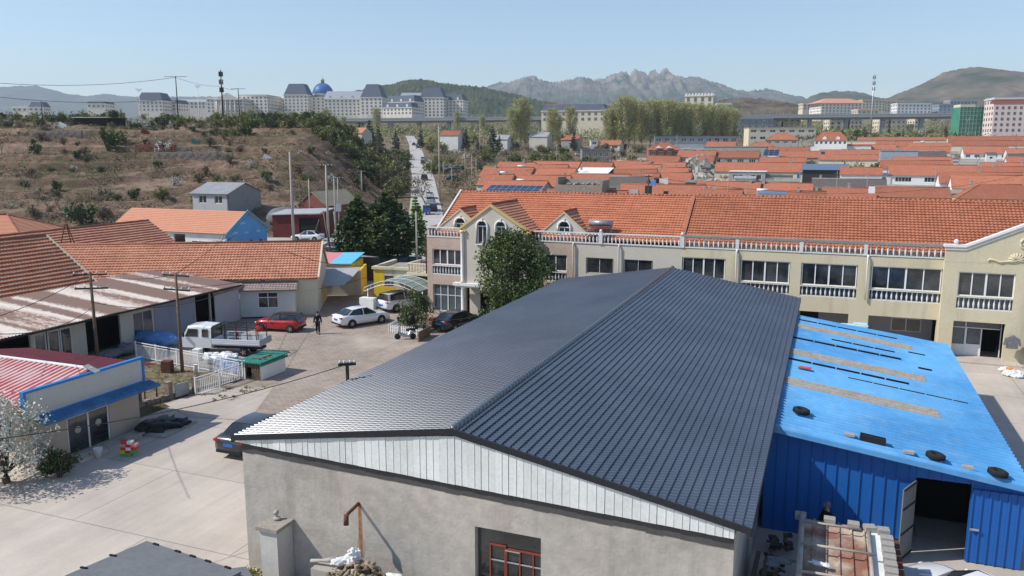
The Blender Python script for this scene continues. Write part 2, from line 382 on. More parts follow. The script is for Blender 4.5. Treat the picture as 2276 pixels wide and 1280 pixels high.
# ------------------------------------------------------------------ camera, light, sky
cam=bpy.data.objects.new('camera',bpy.data.cameras.new('camera')); COL.objects.link(cam); sc.camera=cam
cam.data.sensor_width=36.; cam.data.lens=36.*F_PX/2276.; cam.data.clip_start=.5; cam.data.clip_end=30000
cam.location=(0,0,CAMH); cam.rotation_euler=(math.pi/2-PITCH,0,0)
sd_=Vector((-1.,-.54,1.13)).normalized()
sx_,sy_=W(sd_.x,sd_.y); SUN=Vector((sx_,sy_,sd_.z))
sun=bpy.data.objects.new('sun',bpy.data.lights.new('sun','SUN')); COL.objects.link(sun)
sun.data.energy=4.8; sun.data.angle=R(.53); sun.data.color=(1.,.955,.88)
sun.rotation_euler=(-SUN).to_track_quat('-Z','Y').to_euler(); sun.location=(-40,-20,60)
wd=bpy.data.worlds.new("World"); sc.world=wd; wd.use_nodes=True; wn=wd.node_tree
bg=wn.nodes['Background']; sk=wn.nodes.new('ShaderNodeTexSky'); sk.sky_type='NISHITA'; sk.sun_disc=False
sk.sun_elevation=math.asin(SUN.z); sk.sun_rotation=math.atan2(SUN.x,SUN.y)
sk.altitude=20; sk.air_density=1.; sk.dust_density=.35; sk.ozone_density=3.
wn.links.new(sk.outputs[0],bg.inputs[0]); bg.inputs[1].default_value=.15
sc.view_settings.view_transform='Standard'; sc.view_settings.look='None'; sc.view_settings.exposure=.12; sc.view_settings.gamma=1.
sc.cycles.volume_max_steps=64
sc.cycles.max_bounces=5; sc.cycles.diffuse_bounces=3; sc.cycles.glossy_bounces=3; sc.cycles.volume_bounces=0; sc.cycles.transparent_max_bounces=6
# ------------------------------------------------------------------ ground
def frange(a,b,s):
    n=max(1,int(round((b-a)/s))); return [a+(b-a)*i/n for i in range(n)]
XS=[-6600,-4000,-2500,-1400,-800,-500,-340,-250]+frange(-200,-8,1.5)+frange(-8,160,7)+frange(160,400,25)+[400,600,900,1400,2500,4000,6600]
YS=[-400,-100,-30]+frange(0,88,11)+[88,95,100,106,113]+frange(114,264,.95)+frange(264,290,2)+[290,294]+frange(300,345,3)+frange(345,475,13)+frange(475,700,25)+frange(700,930,46)+[930,1060,1200,1600,2500,4500,7000]
XS=sorted(set(XS));YS=sorted(set(YS))
mb=MB(); mb.smooth=True
mb.grid([[(x,y,gh(x,y)-.03) for x in XS] for y in YS])
def groundmat():
    m,nt,b=newmat('hillside_earth'); L=nt.links
    g=nd(nt,'ShaderNodeNewGeometry'); P=g.outputs['Position']
    n1=nd(nt,'ShaderNodeTexNoise',Scale=.045,Detail=7.,Roughness=.62); L.new(P,n1.inputs['Vector'])
    n2=nd(nt,'ShaderNodeTexNoise',Scale=.5,Detail=6.,Roughness=.7); L.new(P,n2.inputs['Vector'])
    n3=nd(nt,'ShaderNodeTexNoise',Scale=2.6,Detail=5.,Roughness=.7); L.new(P,n3.inputs['Vector'])
    ad=nd(nt,'ShaderNodeMath',operation='MULTIPLY_ADD'); L.new(n2.outputs[0],ad.inputs[0]); ad.inputs[1].default_value=.55
    ad2=nd(nt,'ShaderNodeMath',operation='MULTIPLY'); ad2.inputs[1].default_value=.45; L.new(n1.outputs[0],ad2.inputs[0]); L.new(ad2.outputs[0],ad.inputs[2])
    cr=nd(nt,'ShaderNodeValToRGB'); L.new(ad.outputs[0],cr.inputs[0]); e=cr.color_ramp.elements
    e[0].position=.34; e[0].color=(.055,.05,.028,1); e[1].position=.68; e[1].color=(.37,.27,.20,1)
    for p,c in ((.43,(.09,.085,.04,1)),(.50,(.18,.125,.085,1)),(.58,(.27,.185,.135,1))):
        x=cr.color_ramp.elements.new(p); x.color=c
    # steep terrace faces show dark earth and stone
    sp=nd(nt,'ShaderNodeSeparateXYZ'); L.new(g.outputs['Normal'],sp.inputs[0])
    r=nd(nt,'ShaderNodeMapRange'); r.inputs[1].default_value=.95;r.inputs[2].default_value=.72;r.inputs[3].default_value=0;r.inputs[4].default_value=.92; L.new(sp.outputs[2],r.inputs[0])
    mx=nd(nt,'ShaderNodeMix',data_type='RGBA'); L.new(r.outputs[0],mx.inputs[0]); L.new(cr.outputs[0],mx.inputs[6]); mx.inputs[7].default_value=(.105,.062,.048,1)
    mr=nd(nt,'ShaderNodeMapRange'); mr.inputs[1].default_value=.3;mr.inputs[2].default_value=.7;mr.inputs[3].default_value=.6;mr.inputs[4].default_value=1.35; L.new(n3.outputs[0],mr.inputs[0])
    vm=nd(nt,'ShaderNodeVectorMath',operation='SCALE'); L.new(mx.outputs[2],vm.inputs[0]); L.new(mr.outputs[0],vm.inputs['Scale'])
    L.new(vm.outputs[0],b.inputs['Base Color']); b.inputs['Roughness'].default_value=.95; b.inputs['Specular IOR Level'].default_value=.1
    bp=nd(nt,'ShaderNodeBump',Strength=.6,Distance=.5); L.new(n3.outputs[0],bp.inputs['Height']); L.new(bp.outputs[0],b.inputs['Normal'])
    return m
ground=tag(mb.build('ground',groundmat()),kind='structure')
# ------------------------------------------------------------------ concrete yard, pavers, roads
def flatpoly(name,pts,z,mat,site=True,zf=None):
    mb=MB(); P=[W(*p) if site else p for p in pts]
    mb.poly([(x,y,(zf(x,y) if zf else 0)+z) for x,y in P])
    return tag(mb.build(name,mat),kind='structure')
def concmat(name,c,crackc,scale=.25,lines=None,cells=None,dirt=.35,patch=None,cvar=.12,mort=.012):
    m,nt,b=newmat(name); L=nt.links
    tc=nd(nt,'ShaderNodeTexCoord'); mp=nd(nt,'ShaderNodeMapping'); mp.inputs['Rotation'].default_value=(0,0,AZ); L.new(tc.outputs['Object'],mp.inputs[0]); P=mp.outputs[0]
    n1=nd(nt,'ShaderNodeTexNoise',Scale=scale,Detail=8.,Roughness=.65); L.new(P,n1.inputs['Vector'])
    mp2=nd(nt,'ShaderNodeMapping'); mp2.inputs['Scale'].default_value=(1.6,.10,1); mp2.inputs['Rotation'].default_value=(0,0,R(-12)); L.new(P,mp2.inputs[0])
    n2=nd(nt,'ShaderNodeTexNoise',Scale=1.,Detail=4.,Roughness=.6); L.new(mp2.outputs[0],n2.inputs['Vector'])
    n3=nd(nt,'ShaderNodeTexNoise',Scale=9.,Detail=6.,Roughness=.7); L.new(P,n3.inputs['Vector'])
    cr=nd(nt,'ShaderNodeMapRange'); cr.inputs[1].default_value=.3;cr.inputs[2].default_value=.7;cr.inputs[3].default_value=1-dirt*.6;cr.inputs[4].default_value=1+dirt*.4; L.new(n1.outputs[0],cr.inputs[0])
    c2=nd(nt,'ShaderNodeMapRange'); c2.inputs[1].default_value=.3;c2.inputs[2].default_value=.7;c2.inputs[3].default_value=.90;c2.inputs[4].default_value=1.05; L.new(n2.outputs[0],c2.inputs[0])
    c3=nd(nt,'ShaderNodeMapRange'); c3.inputs[1].default_value=.3;c3.inputs[2].default_value=.7;c3.inputs[3].default_value=.93;c3.inputs[4].default_value=1.06; L.new(n3.outputs[0],c3.inputs[0])
    mu=nd(nt,'ShaderNodeMath',operation='MULTIPLY'); L.new(cr.outputs[0],mu.inputs[0]); L.new(c2.outputs[0],mu.inputs[1])
    mu2=nd(nt,'ShaderNodeMath',operation='MULTIPLY'); L.new(mu.outputs[0],mu2.inputs[0]); L.new(c3.outputs[0],mu2.inputs[1])
    rgb=nd(nt,'ShaderNodeRGB'); rgb.outputs[0].default_value=(*c,1); last=rgb.outputs[0]
    if cells:
        bt=nd(nt,'ShaderNodeTexBrick'); bt.inputs['Scale'].default_value=1.; bt.inputs['Brick Width'].default_value=cells[0]; bt.inputs['Row Height'].default_value=cells[1]
        bt.inputs['Mortar Size'].default_value=mort; bt.inputs['Mortar Smooth'].default_value=.3; bt.offset=.5
        bt.inputs['Color1'].default_value=(c[0]*(1+cvar),c[1]*(1+cvar),c[2]*(1+cvar),1); bt.inputs['Color2'].default_value=(c[0]*(1-cvar),c[1]*(1-cvar),c[2]*(1-cvar),1); bt.inputs['Mortar'].default_value=(*crackc,1)
        L.new(P,bt.inputs['Vector']); last=bt.outputs[0]
        bp=nd(nt,'ShaderNodeBump',Strength=.5,Distance=.02); L.new(bt.outputs['Fac'],bp.inputs['Height']); bp.invert=True; L.new(bp.outputs[0],b.inputs['Normal'])
    if patch:
        n4=nd(nt,'ShaderNodeTexNoise',Scale=.13,Detail=7.,Roughness=.6); L.new(P,n4.inputs['Vector'])
        r=nd(nt,'ShaderNodeMapRange'); r.inputs[1].default_value=.5;r.inputs[2].default_value=.63;r.inputs[4].default_value=.75; L.new(n4.outputs[0],r.inputs[0])
        mx=nd(nt,'ShaderNodeMix',data_type='RGBA'); L.new(r.outputs[0],mx.inputs[0]); L.new(last,mx.inputs[6]); mx.inputs[7].default_value=(*patch,1); last=mx.outputs[2]
    vm=nd(nt,'ShaderNodeVectorMath',operation='SCALE'); L.new(last,vm.inputs[0]); L.new(mu2.outputs[0],vm.inputs['Scale'])
    L.new(vm.outputs[0],b.inputs['Base Color']); b.inputs['Roughness'].default_value=.9; b.inputs['Specular IOR Level'].default_value=.2
    return m
K['yard']=concmat('pale_yard_concrete',(.49,.425,.362),(.26,.235,.21),dirt=.3,cells=(7.5,5.2),cvar=.05,mort=.022)
K['pavers']=concmat('yard_pavers',(.37,.30,.245),(.18,.15,.12),cells=(.42,.21),dirt=.42,patch=(.47,.40,.335))
K['roadc']=concmat('road_concrete',(.44,.42,.39),(.2,.19,.18),dirt=.3)
K['soil']=M('turned_garden_soil',(.19,.14,.095),var=.4,scale=3,fine=12,hue=(.13,.115,.055),bump=1.,bscale=9,rough=1.)
K['grassy']=M('thin_grass',(.30,.25,.15),var=.3,scale=2.5,hue=(.20,.22,.07),bump=.6,bscale=20,rough=1.)
flatpoly('yard',[(-50,6),(-50,29),(-33.2,30.5),(-33.5,66),(-44,76),(-44,88),(-30,90),(30,72),(30,6)],.0,K['yard'])
pv=flatpoly('paved_yard',[(-47.4,37.5),(-34.3,35.2),(-25.7,31.2),(-18.6,31.0),(-17.9,63),(-29,63),(-32,76),(-47.5,76)],.012,K['pavers'])
# light cement patch along the garden edge
flatpoly('cement_strip',[(-33.9,33.2),(-31.0,32.0),(-27.6,32.6),(-30.2,38.0),(-33.4,36.6)],.02,K['yard'])
def ribbon(name,cl,w,mat,z=.05,curb=None):
    mb=MB(); rows=[]
    P=[]
    ys=sorted(set([y for _,y in cl]+[k for k,_ in KN if cl[0][1]<k<cl[-1][1]]))
    for y in ys:
        for (xa,a),(xb,b) in zip(cl,cl[1:]):
            if a<=y<=b: x=xa+(xb-xa)*(y-a)/(b-a)
        ww=w(y) if callable(w) else w
        rows.append([(x-ww/2,y,base(y)+z),(x+ww/2,y,base(y)+z)])
    mb.grid(rows); return tag(mb.build(name,mat),kind='structure')
ribbon('road',RD,6.2,K['roadc'])
mb=MB(); jn=[(-112,96),(-62,93.5),(-18,93),(-6,104),(-9.5,119),(-16.5,119),(-24,113.5),(-60,119),(-112,124)]
Z=lambda x,y: base(y)
for a,b in ((88.5,95),(95,100),(100,106),(106,113),(113,119)): pass
ys=[89,95,100,106,113,119]
edge=lambda y:{89:(-60,-14),95:(-104,-10),100:(-108,-7),106:(-112,-6.5),113:(-112,-8),119:(-100,-9.5)}[y]
mb.grid([[(edge(y)[0],y,base(y)+.03),(edge(y)[1],y,base(y)+.03)] for y in ys]); tag(mb.build('junction',K['roadc']),kind='structure')
# ------------------------------------------------------------------ far hills
def pxw(px,py,Y):
    a=(px-1138)/F_PX;b=(py-640)/F_PX; cp=math.cos(PITCH);sp=math.sin(PITCH)
    t=Y/(cp-b*sp); return (a*t,Y,CAMH+(-sp-b*cp)*t)
def hillmat(name,c1,c2,scale,rock=None):
    m,nt,b=newmat(name); L=nt.links; g=nd(nt,'ShaderNodeNewGeometry')
    n=nd(nt,'ShaderNodeTexNoise',Scale=scale,Detail=8.,Roughness=.68); L.new(g.outputs['Position'],n.inputs['Vector'])
    cr=nd(nt,'ShaderNodeValToRGB'); L.new(n.outputs[0],cr.inputs[0]); e=cr.color_ramp.elements; e[0].position=.4;e[1].position=.62;e[0].color=(*c1,1);e[1].color=(*c2,1)
    last=cr.outputs[0]
    if rock:
        sp=nd(nt,'ShaderNodeSeparateXYZ'); L.new(g.outputs['Position'],sp.inputs[0]); r=nd(nt,'ShaderNodeMapRange'); r.inputs[1].default_value=rock[0];r.inputs[2].default_value=rock[1]; L.new(sp.outputs[2],r.inputs[0])
        n2=nd(nt,'ShaderNodeTexNoise',Scale=scale*2,Detail=9.,Roughness=.75); L.new(g.outputs['Position'],n2.inputs['Vector'])
        r2=nd(nt,'ShaderNodeMapRange'); r2.inputs[1].default_value=.42;r2.inputs[2].default_value=.56; L.new(n2.outputs[0],r2.inputs[0])
        mu=nd(nt,'ShaderNodeMath',operation='MULTIPLY'); L.new(r.outputs[0],mu.inputs[0]); L.new(r2.outputs[0],mu.inputs[1])
        mx=nd(nt,'ShaderNodeMix',data_type='RGBA'); L.new(mu.outputs[0],mx.inputs[0]); L.new(last,mx.inputs[6]); mx.inputs[7].default_value=(*rock[2],1); last=mx.outputs[2]
    L.new(last,b.inputs['Base Color']); b.inputs['Roughness'].default_value=1.; b.inputs['Specular IOR Level'].default_value=.05
    return m
def ridge(name,sky,Y,depth,mat,rough=1.,step=9,seed=0,rows=26,baseY=None,pw=1.15,fuzz=0.,warp=14):
    mb=MB(); mb.smooth=True
    x0,x1=sky[0][0],sky[-1][0]; n=int((x1-x0)/step)
    def top(px):
        for (xa,a),(xb,b) in zip(sky,sky[1:]):
            if px<=xb: return a+(b-a)*(px-xa)/(xb-xa)
        return sky[-1][1]
    G=[]; FZ=random.Random(seed)
    for j in range(rows+1):
        t=j/rows*2-1.; yy=Y+depth*t*(1. if t<0 else .6); row=[]
        for i in range(n+1):
            px=x0+(x1-x0)*i/n
            wg=warp*noise.noise(Vector((px*.02,t*3.,seed)))*min(1,abs(t)*5)
            _,_,cz=pxw(px,top(px+wg),Y); cx=pxw(px,200,Y)[0]; g0=base(yy)-6
            h=(cz-g0)*(1-abs(t)**pw); cut=noise.noise(Vector((cx/(depth*.28)+seed,yy/(depth*.45),seed)))
            det=noise.noise(Vector((cx/(depth*.07),yy/(depth*.08),seed+3)))
            h*=1-abs(t)**.7*(.28*(cut+.35))*rough
            h+=(det+.6*noise.noise(Vector((cx/(depth*.025)+seed,yy/(depth*.03),seed))))*(cz-g0)*.07*rough*(abs(t)**.5)+fuzz*FZ.uniform(-1,1)
            row.append((cx*(yy/Y)**.0,yy,g0+max(-5,h)))
        G.append(row)
    mb.grid(G); return tag(mb.build(name,mat),kind='structure')
ridge('mountain_range',[(-500,205),(-200,190),(0,193),(50,191),(80,190),(110,198),(150,208),(190,214),(212,211),(235,208),(270,213),(310,215),(420,215),(470,214),(560,222),(640,222),(760,224),(900,230),(1060,240)],5600,1500,hillmat('far_range',(.03,.055,.055),(.09,.095,.09),.005),seed=4,fuzz=4,step=5,rows=40)
ridge('rocky_mountains',[(960,238),(1040,215),(1086,190),(1110,182),(1130,183),(1150,178),(1165,171),(1178,168),(1190,171),(1200,176),(1228,183),(1260,178),(1290,170),(1320,177),(1345,173),(1355,166),(1365,163),(1370,166),(1378,158),(1390,160),(1396,167),(1400,167),(1408,154),(1414,156),(1425,160),(1432,160),(1440,169),(1445,158),(1455,155),(1460,166),(1464,166),(1472,153),(1478,152),(1486,160),(1495,168),(1520,172),(1550,170),(1565,176),(1580,182),(1600,185),(1620,195),(1660,203),(1700,197),(1730,203),(1760,218),(1790,226),(1860,236),(2000,240)],4600,1300,hillmat('rocky_range',(.018,.045,.035),(.085,.095,.075),.006,rock=(230,420,(.24,.20,.18))),seed=9,step=2.5,rows=64,fuzz=6.,warp=34,rough=1.25)
ridge('low_hill',[(1720,236),(1780,226),(1800,215),(1830,205),(1860,202),(1900,203),(1925,208),(1950,216),(2000,224),(2080,232)],2900,600,hillmat('low_hill_green',(.03,.05,.03),(.10,.10,.07),.008),seed=2,step=4,fuzz=2.)
ridge('right_hill',[(1900,236),(1960,222),(1985,213),(2010,203),(2040,190),(2070,175),(2095,160),(2120,155),(2150,150),(2170,148),(2200,153),(2240,157),(2276,160),(2340,172),(2500,205),(2700,235)],2400,800,hillmat('right_hill_brown',(.035,.05,.03),(.17,.13,.10),.007),seed=12,step=4,rough=.8,fuzz=1.5,rows=40)
hh=ridge('wooded_hill',[(680,240),(760,213),(790,203),(830,194),(870,188),(910,177),(940,176),(990,185),(1040,190),(1080,194),(1110,202),(1150,210),(1200,224),(1260,234),(1350,244),(1450,252)],1750,420,hillmat('wooded_hill_green',(.022,.04,.02),(.075,.085,.04),.02),seed=21,step=2.5,rough=.7,fuzz=2.6,rows=60)
ridge('brown_knoll',[(1480,250),(1560,236),(1600,223),(1650,218),(1700,220),(1740,226),(1790,238),(1850,250)],1300,250,hillmat('knoll_brown',(.05,.045,.03),(.15,.115,.08),.02),seed=31,step=3,rough=.5,fuzz=1.8,rows=30)
# ------------------------------------------------------------------ the big warehouse with the dark tiled roof
wh=sthing('warehouse','large grey rendered warehouse in the foreground under a glossy dark grey metal tile roof','warehouse',-17.6,20.4)
XR=15.85; ZL=4.48; ZR=4.02; PX_=7.8; PZ=5.80; LEN=35.0
topz=lambda x: ZL+(ZR-ZL)*x/XR
mb=MB()
wx0,wx1,wz0,wz1=8.42,10.5,1.25,3.0
def col(x0,x1,za,zb_=None):
    # front wall column with sloping head
    a=topz(x0);b=topz(x1)
    mb.hexa([(x0,0,za),(x1,0,za),(x1,.3,za),(x0,.3,za)],[(x0,0,a),(x1,0,b),(x1,.3,b),(x0,.3,a)])
col(0,wx0,-.3); col(wx0,wx1,wz1); col(wx1,XR,-.3); mb.box(wx0,wx1,0,.3,-.3,wz0)
mb.box(0,.3,.3,LEN,-.3,4.35); mb.box(XR-.3,XR,.3,LEN,-.3,4.0); mb.box(.3,XR-.3,LEN-.3,LEN,-.3,4.0)
mb.build('wall',K['render_grey'],wh)
mb=MB(); rnd=random.Random(3)
x=0.
while x<XR-.01:   # lapped upright panels of the gable
    w=min(rnd.choice([.42,.44,.46,.5]),XR-x); zt=lambda q: min(4.62+(PZ-4.62)*q/PX_, PZ-(PZ-4.32)*(q-PX_)/(XR-PX_))-.04
    pr_=-.10-.012*(int(x*7)%2); a,b=topz(x)+.0,topz(x+w); 
    za,zb2=max(a+.01,zt(x)),max(b+.01,zt(x+w))
    mb.hexa([(x+.006,pr_,a),(x+w-.006,pr_,b),(x+w-.006,.12,b),(x+.006,.12,a)],[(x+.006,pr_,za),(x+w-.006,pr_,zb2),(x+w-.006,.12,zb2),(x+.006,.12,za)])
    for q in (.5,):
        xx=x+w*q; mb.hexa([(xx-.008,pr_-.012,topz(xx)),(xx+.008,pr_-.012,topz(xx)),(xx+.008,pr_,topz(xx)),(xx-.008,pr_,topz(xx))],[(xx-.008,pr_-.012,zt(xx)),(xx+.008,pr_-.012,zt(xx)),(xx+.008,pr_,zt(xx)),(xx-.008,pr_,zt(xx))])
    x+=w
mb.build('gable_panel',K['white_panel'],wh)
mb=MB(); n=34
for i in range(n):   # ragged felt strip below the panels
    xa,xb=XR*i/n,XR*(i+1)/n; o1=rnd.uniform(-.02,.02)
    mb.hexa([(xa,-.012,topz(xa)-.34+o1),(xb,-.012,topz(xb)-.34+o1),(xb,0,topz(xb)-.34+o1),(xa,0,topz(xa)-.34+o1)],[(xa,-.016,topz(xa)-.01),(xb,-.016,topz(xb)-.01),(xb,0,topz(xb)-.01),(xa,0,topz(xa)-.01)])
mb.build('felt_strip',K['felt'],wh)
mb=MB(); mb.hexa([(-.03,-.05,ZL-.03),(XR,-.05,ZR-.03),(XR,-.016,ZR-.03),(-.03,-.016,ZL-.03)],[(-.03,-.05,ZL+.03),(XR,-.05,ZR+.03),(XR,-.016,ZR+.03),(-.03,-.016,ZL+.03)]); mb.build('flashing',K['black_trim'],wh)
# roof
rf=MB(); ov=.14
WAVE=lambda u: .078*(.5+.5*math.cos(2*math.pi*u/.2))**1.2-.035
e0=Vector((-.30,-ov,4.66)); rg_=Vector((PX_,-ov,PZ+.14)); e1=Vector((XR+.42,-ov,4.36))
v=(rg_-e0); slope(rf,e0,(0,1,0),v.normalized(),LEN+2*ov,v.length,course=.235,step=.024,pitch=.2,amp=.022,samp=6,thick=.05,prof=WAVE)
v=(rg_-e1); slope(rf,e1,(0,1,0),v.normalized(),LEN+2*ov,v.length,course=.25,step=.05,pitch=.2,amp=.012,samp=5,thick=.05)
roof=rf.build('roof',K['tile_black'],wh)
mb=MB(); k=0; y=-ov-.02
while y<LEN+ov: mb.path([(PX_,y,PZ+.13),(PX_,y+.30,PZ+.15)],[.115,.135],k=10); y+=.285
mb.build('ridge_cap',K['tile_black'],roof)
mb=MB()
for a,b in ((e0,rg_),(e1,rg_)):
    q=lambda p,dy,dz:(p.x,p.y+dy,p.z+dz)
    lo,hi=(a,b) if a.x<b.x else (b,a)
    mb.hexa([q(lo,-.03,-.13),q(hi,-.03,-.13),q(hi,.05,-.13),q(lo,.05,-.13)],[q(lo,-.03,.05),q(hi,-.03,.05),q(hi,.05,.05),q(lo,.05,.05)])
mb.box(e0.x-.03,e0.x+.03,-ov,LEN+ov,4.47,4.61); mb.box(e1.x-.02,e1.x+.03,-ov,LEN+ov,4.16,4.37)
mb.build('fascia',K['black_trim'],roof)
# window with red steel frame, set deep
win=MB(); fy=.17
def bars(mb,x0,x1,z0,z1,y,t=.04,dp=.05,vx=(),hz=()):
    mb.box(x0,x1,y,y+dp,z0,z0+t);mb.box(x0,x1,y,y+dp,z1-t,z1);mb.box(x0,x0+t,y,y+dp,z0+t,z1-t);mb.box(x1-t,x1,y,y+dp,z0+t,z1-t)
    for q in vx: mb.box(q-t/2,q+t/2,y,y+dp,z0+t,z1-t)
    for q in hz: mb.box(x0+t,x1-t,y+.003,y+dp-.003,q-t/2,q+t/2)
bars(win,wx0+.40,wx0+.92,wz0,2.45,fy,vx=()); bars(win,wx0+.92,wx1-.02,wz0,2.38,fy+.01,vx=(wx0+1.36,wx0+1.78))
wf=win.build('window',K['redframe'],wh)
mb=MB(); mb.box(wx0+.44,wx1-.02,fy+.01,fy+.045,1.93,1.96); mb.box(wx0+.9,wx0+1.36,fy-.005,fy+.04,2.3,2.33)
for i in range(11): mb.box(wx0+.1+i*.19,wx0+.112+i*.19,fy+.08,fy+.092,wz0,wz1)
mb.build('window_bar',K['steel'],wf)
mb=MB(); mb.box(wx0,wx1,.24,.26,wz0,wz1); mb.build('pane',K['glass'],wf)
mb=MB(); mb.box(wx0-.05,wx1+.05,-.06,.05,wz0-.07,wz0-.003); mb.build('sill',K['conc'],wh)
# stain under the outlet, outlet pipe
px=4.43
mb=MB(); mb.path([(px,.05,3.06),(px,-.62,2.98),(px,-.72,2.93)],.055,k=10); p_=mb.build('drain_pipe',K['rust'],wh)
mb=MB(); mb.path([(px-.005,-.70,2.98),(px-.005,-.73,2.66)],[.075,.085],k=8); mb.build('pipe_elbow',K['rust'],p_)
def rustmat():
    m,nt,b=newmat('rust_streak'); L=nt.links
    tc=nd(nt,'ShaderNodeTexCoord'); sp=nd(nt,'ShaderNodeSeparateXYZ'); L.new(tc.outputs['Object'],sp.inputs[0])
    n=nd(nt,'ShaderNodeTexNoise',Scale=5.,Detail=5.); L.new(tc.outputs['Object'],n.inputs['Vector'])
    w=nd(nt,'ShaderNodeMath',operation='ABSOLUTE'); L.new(sp.outputs[0],w.inputs[0])
    w2=nd(nt,'ShaderNodeMapRange'); L.new(w.outputs[0],w2.inputs[0]); w2.inputs[1].default_value=.035;w2.inputs[2].default_value=.12;w2.inputs[3].default_value=1.;w2.inputs[4].default_value=0.
    mu=nd(nt,'ShaderNodeMath',operation='MULTIPLY'); L.new(w2.outputs[0],mu.inputs[0]); 
    r=nd(nt,'ShaderNodeMapRange'); L.new(n.outputs[0],r.inputs[0]); r.inputs[1].default_value=.3;r.inputs[2].default_value=.55;r.inputs[3].default_value=.5;r.inputs[4].default_value=1.; L.new(r.outputs[0],mu.inputs[1])
    mx=nd(nt,'ShaderNodeMix',data_type='RGBA'); L.new(mu.outputs[0],mx.inputs[0]); mx.inputs[6].default_value=(.40,.35,.29,1); mx.inputs[7].default_value=(.30,.10,.025,1)
    L.new(mx.outputs[2],b.inputs['Base Color']); b.inputs['Roughness'].default_value=.9; return m
mb=MB(); mb.grid([[(-.09,0,-1.75),(-.04,0,-1.85),(.04,0,-1.85),(.1,0,-1.75)],[(-.16,0,-1.45),(-.05,0,-1.45),(.05,0,-1.45),(.16,0,-1.4)],[(-.08,0,-1.15),(-.03,0,-1.15),(.03,0,-1.15),(.08,0,-1.15)],[(-.05,0,0),(-.02,0,0),(.02,0,0),(.05,0,0)]]); 
st=mb.build('rust_stain',rustmat(),wh,loc=(px+.03,-.004,3.04))
# cement post by the corner
pt=sthing('gate_post','square cement gate post with a tiled cap standing against the grey warehouse wall','post',-16.05,19.98)
mb=MB(); mb.box(-.33,.33,-.41,.40,-.3,1.98); mb.build('shaft',K['postpaint'],pt)
mb=MB(); mb.hexa([(-.42,-.5,1.98),(.4,-.5,1.98),(.4,.4,1.98),(-.42,.4,1.98)],[(-.42,-.5,2.1),(.4,-.5,2.1),(.4,.4,2.1),(-.42,.4,2.1)]); mb.build('cap',K['cap'],pt)
mb=MB(); mb.ball((-.08,.15,2.15),.14,.12,.06,jit=.1); mb.ball((-.12,.18,2.33),.09,jit=.08); mb.tube((-.1,.17,2.15),(-.12,.18,2.28),.04); tag(mb.build('broken_finial',K['blockwall'],pt))
# bracket of the overhead line on the eave
br=sthing('cable_bracket','dark iron bracket with insulators holding a cable at the left eave of the black roof','bracket',-17.95,27.3,4.5)
mb=MB(); mb.box(-.05,.05,-.05,.05,-.3,.85); mb.build('post',K['iron'],br)
mb=MB(); mb.T=Matrix.Rotation(R(35),4,'Z'); mb.box(-.36,.36,-.05,.05,.8,.9); mb.box(-.34,.34,.06,.14,.84,.9); mb.build('crossarm',K['iron'],br)
for i,q in enumerate((-.3,-.12,.12,.3)):
    mb=MB(); mb.lathe([(.02,0),(.04,.02),(.03,.05),(.04,.08),(.02,.12)],(q*.82,q*.57,.9),k=8); mb.build('insulator',K['white'],br)
# ------------------------------------------------------------------ rubble heap and things lying on it
rb=MB(); rnd=random.Random(11)
hx=lambda x: .35+1.45*math.exp(-((x+1.2)/1.5)**2)
rb.grid([[(x,y,max(.05,hx(x)*(1-((y+.1)/1.3)**2)*.93)-.1) for x in [i*.3-4 for i in range(26)]] for y in (-1.3,-.9,-.5,-.1,.3,.6)])
for i in range(620):
    x=rnd.gauss(-1,1.6);y=rnd.uniform(-1.2,.45)
    if not -3.6<x<3.4: continue
    z=max(.05,hx(x)*(1-((y+.1)/1.3)**2)*.95)
    s=rnd.uniform(.035,.13); rb.T=Matrix.Translation((x,y,z))@Matrix.Rotation(rnd.uniform(0,6),4,Vector((rnd.random(),rnd.random(),rnd.random())).normalized())
    if rnd.random()<.6: rb.ball((0,0,0),s,s*rnd.uniform(.6,1),s*rnd.uniform(.5,.9),k=6,h=4,jit=.2,rnd=rnd)
    else: rb.path([(-s*1.6,0,0),(s*1.6,0,0)],[s*.4,s*.45],k=6)
x_,y_=W(-11.3,19.3)
K['rubble']=M('rubble',(.30,.24,.17),var=.3,scale=3,fine=14,hue=(.19,.14,.10),island=.4,bump=.4,bscale=18)
tag(rb.build('rubble_heap',K['rubble'],loc=(x_,y_,0),rot=-AZ),'heap of broken brick and earth against the grey wall under the drain pipe','rubble heap',kind='stuff')
def lump(name,label,cat,mat,l,d,z,pts,jit=.12,seed=1,rot=0.,group=None):
    mb=MB(); r=random.Random(seed)
    for c,rx,ry,rz in pts:
        n0=len(mb.v); mb.ball(c,rx,ry,rz,k=26,h=16)
        for i in range(n0,len(mb.v)):
            p=Vector(mb.v[i]); d_=p-Vector(c); q=1+jit*3.2*noise.noise(p*(1.6/max(.2,rx))*1.3+Vector((seed,0,0)))+jit*1.5*noise.noise(p*(5./max(.2,rx))+Vector((0,seed,0))); mb.v[i]=tuple(Vector(c)+d_*q)
    mb.sm=[False]*len(mb.sm) if 'sheet' in name or 'bag' in name or 'scrap' in name else mb.sm
    x,y=W(l,d); return tag(mb.build(name,mat,loc=(x,y,z),rot=-AZ+rot),label,cat,group)
lump('plastic_bag','crumpled white plastic sack lying on top of the rubble heap','bag',K['plastic_white'],-12.95,19.35,1.72,[((0,0,0),.38,.2,.13),((.18,.05,.12),.19,.16,.2),((-.3,0,-.05),.2,.14,.08)],seed=5,rot=.5,jit=.2)
lump('plastic_scrap','small torn white plastic scrap on the right of the rubble heap','plastic scrap',K['plastic_white'],-11.1,19.0,1.72,[((0,0,0),.3,.16,.06),((.25,-.1,-.06),.2,.1,.05)],seed=8)
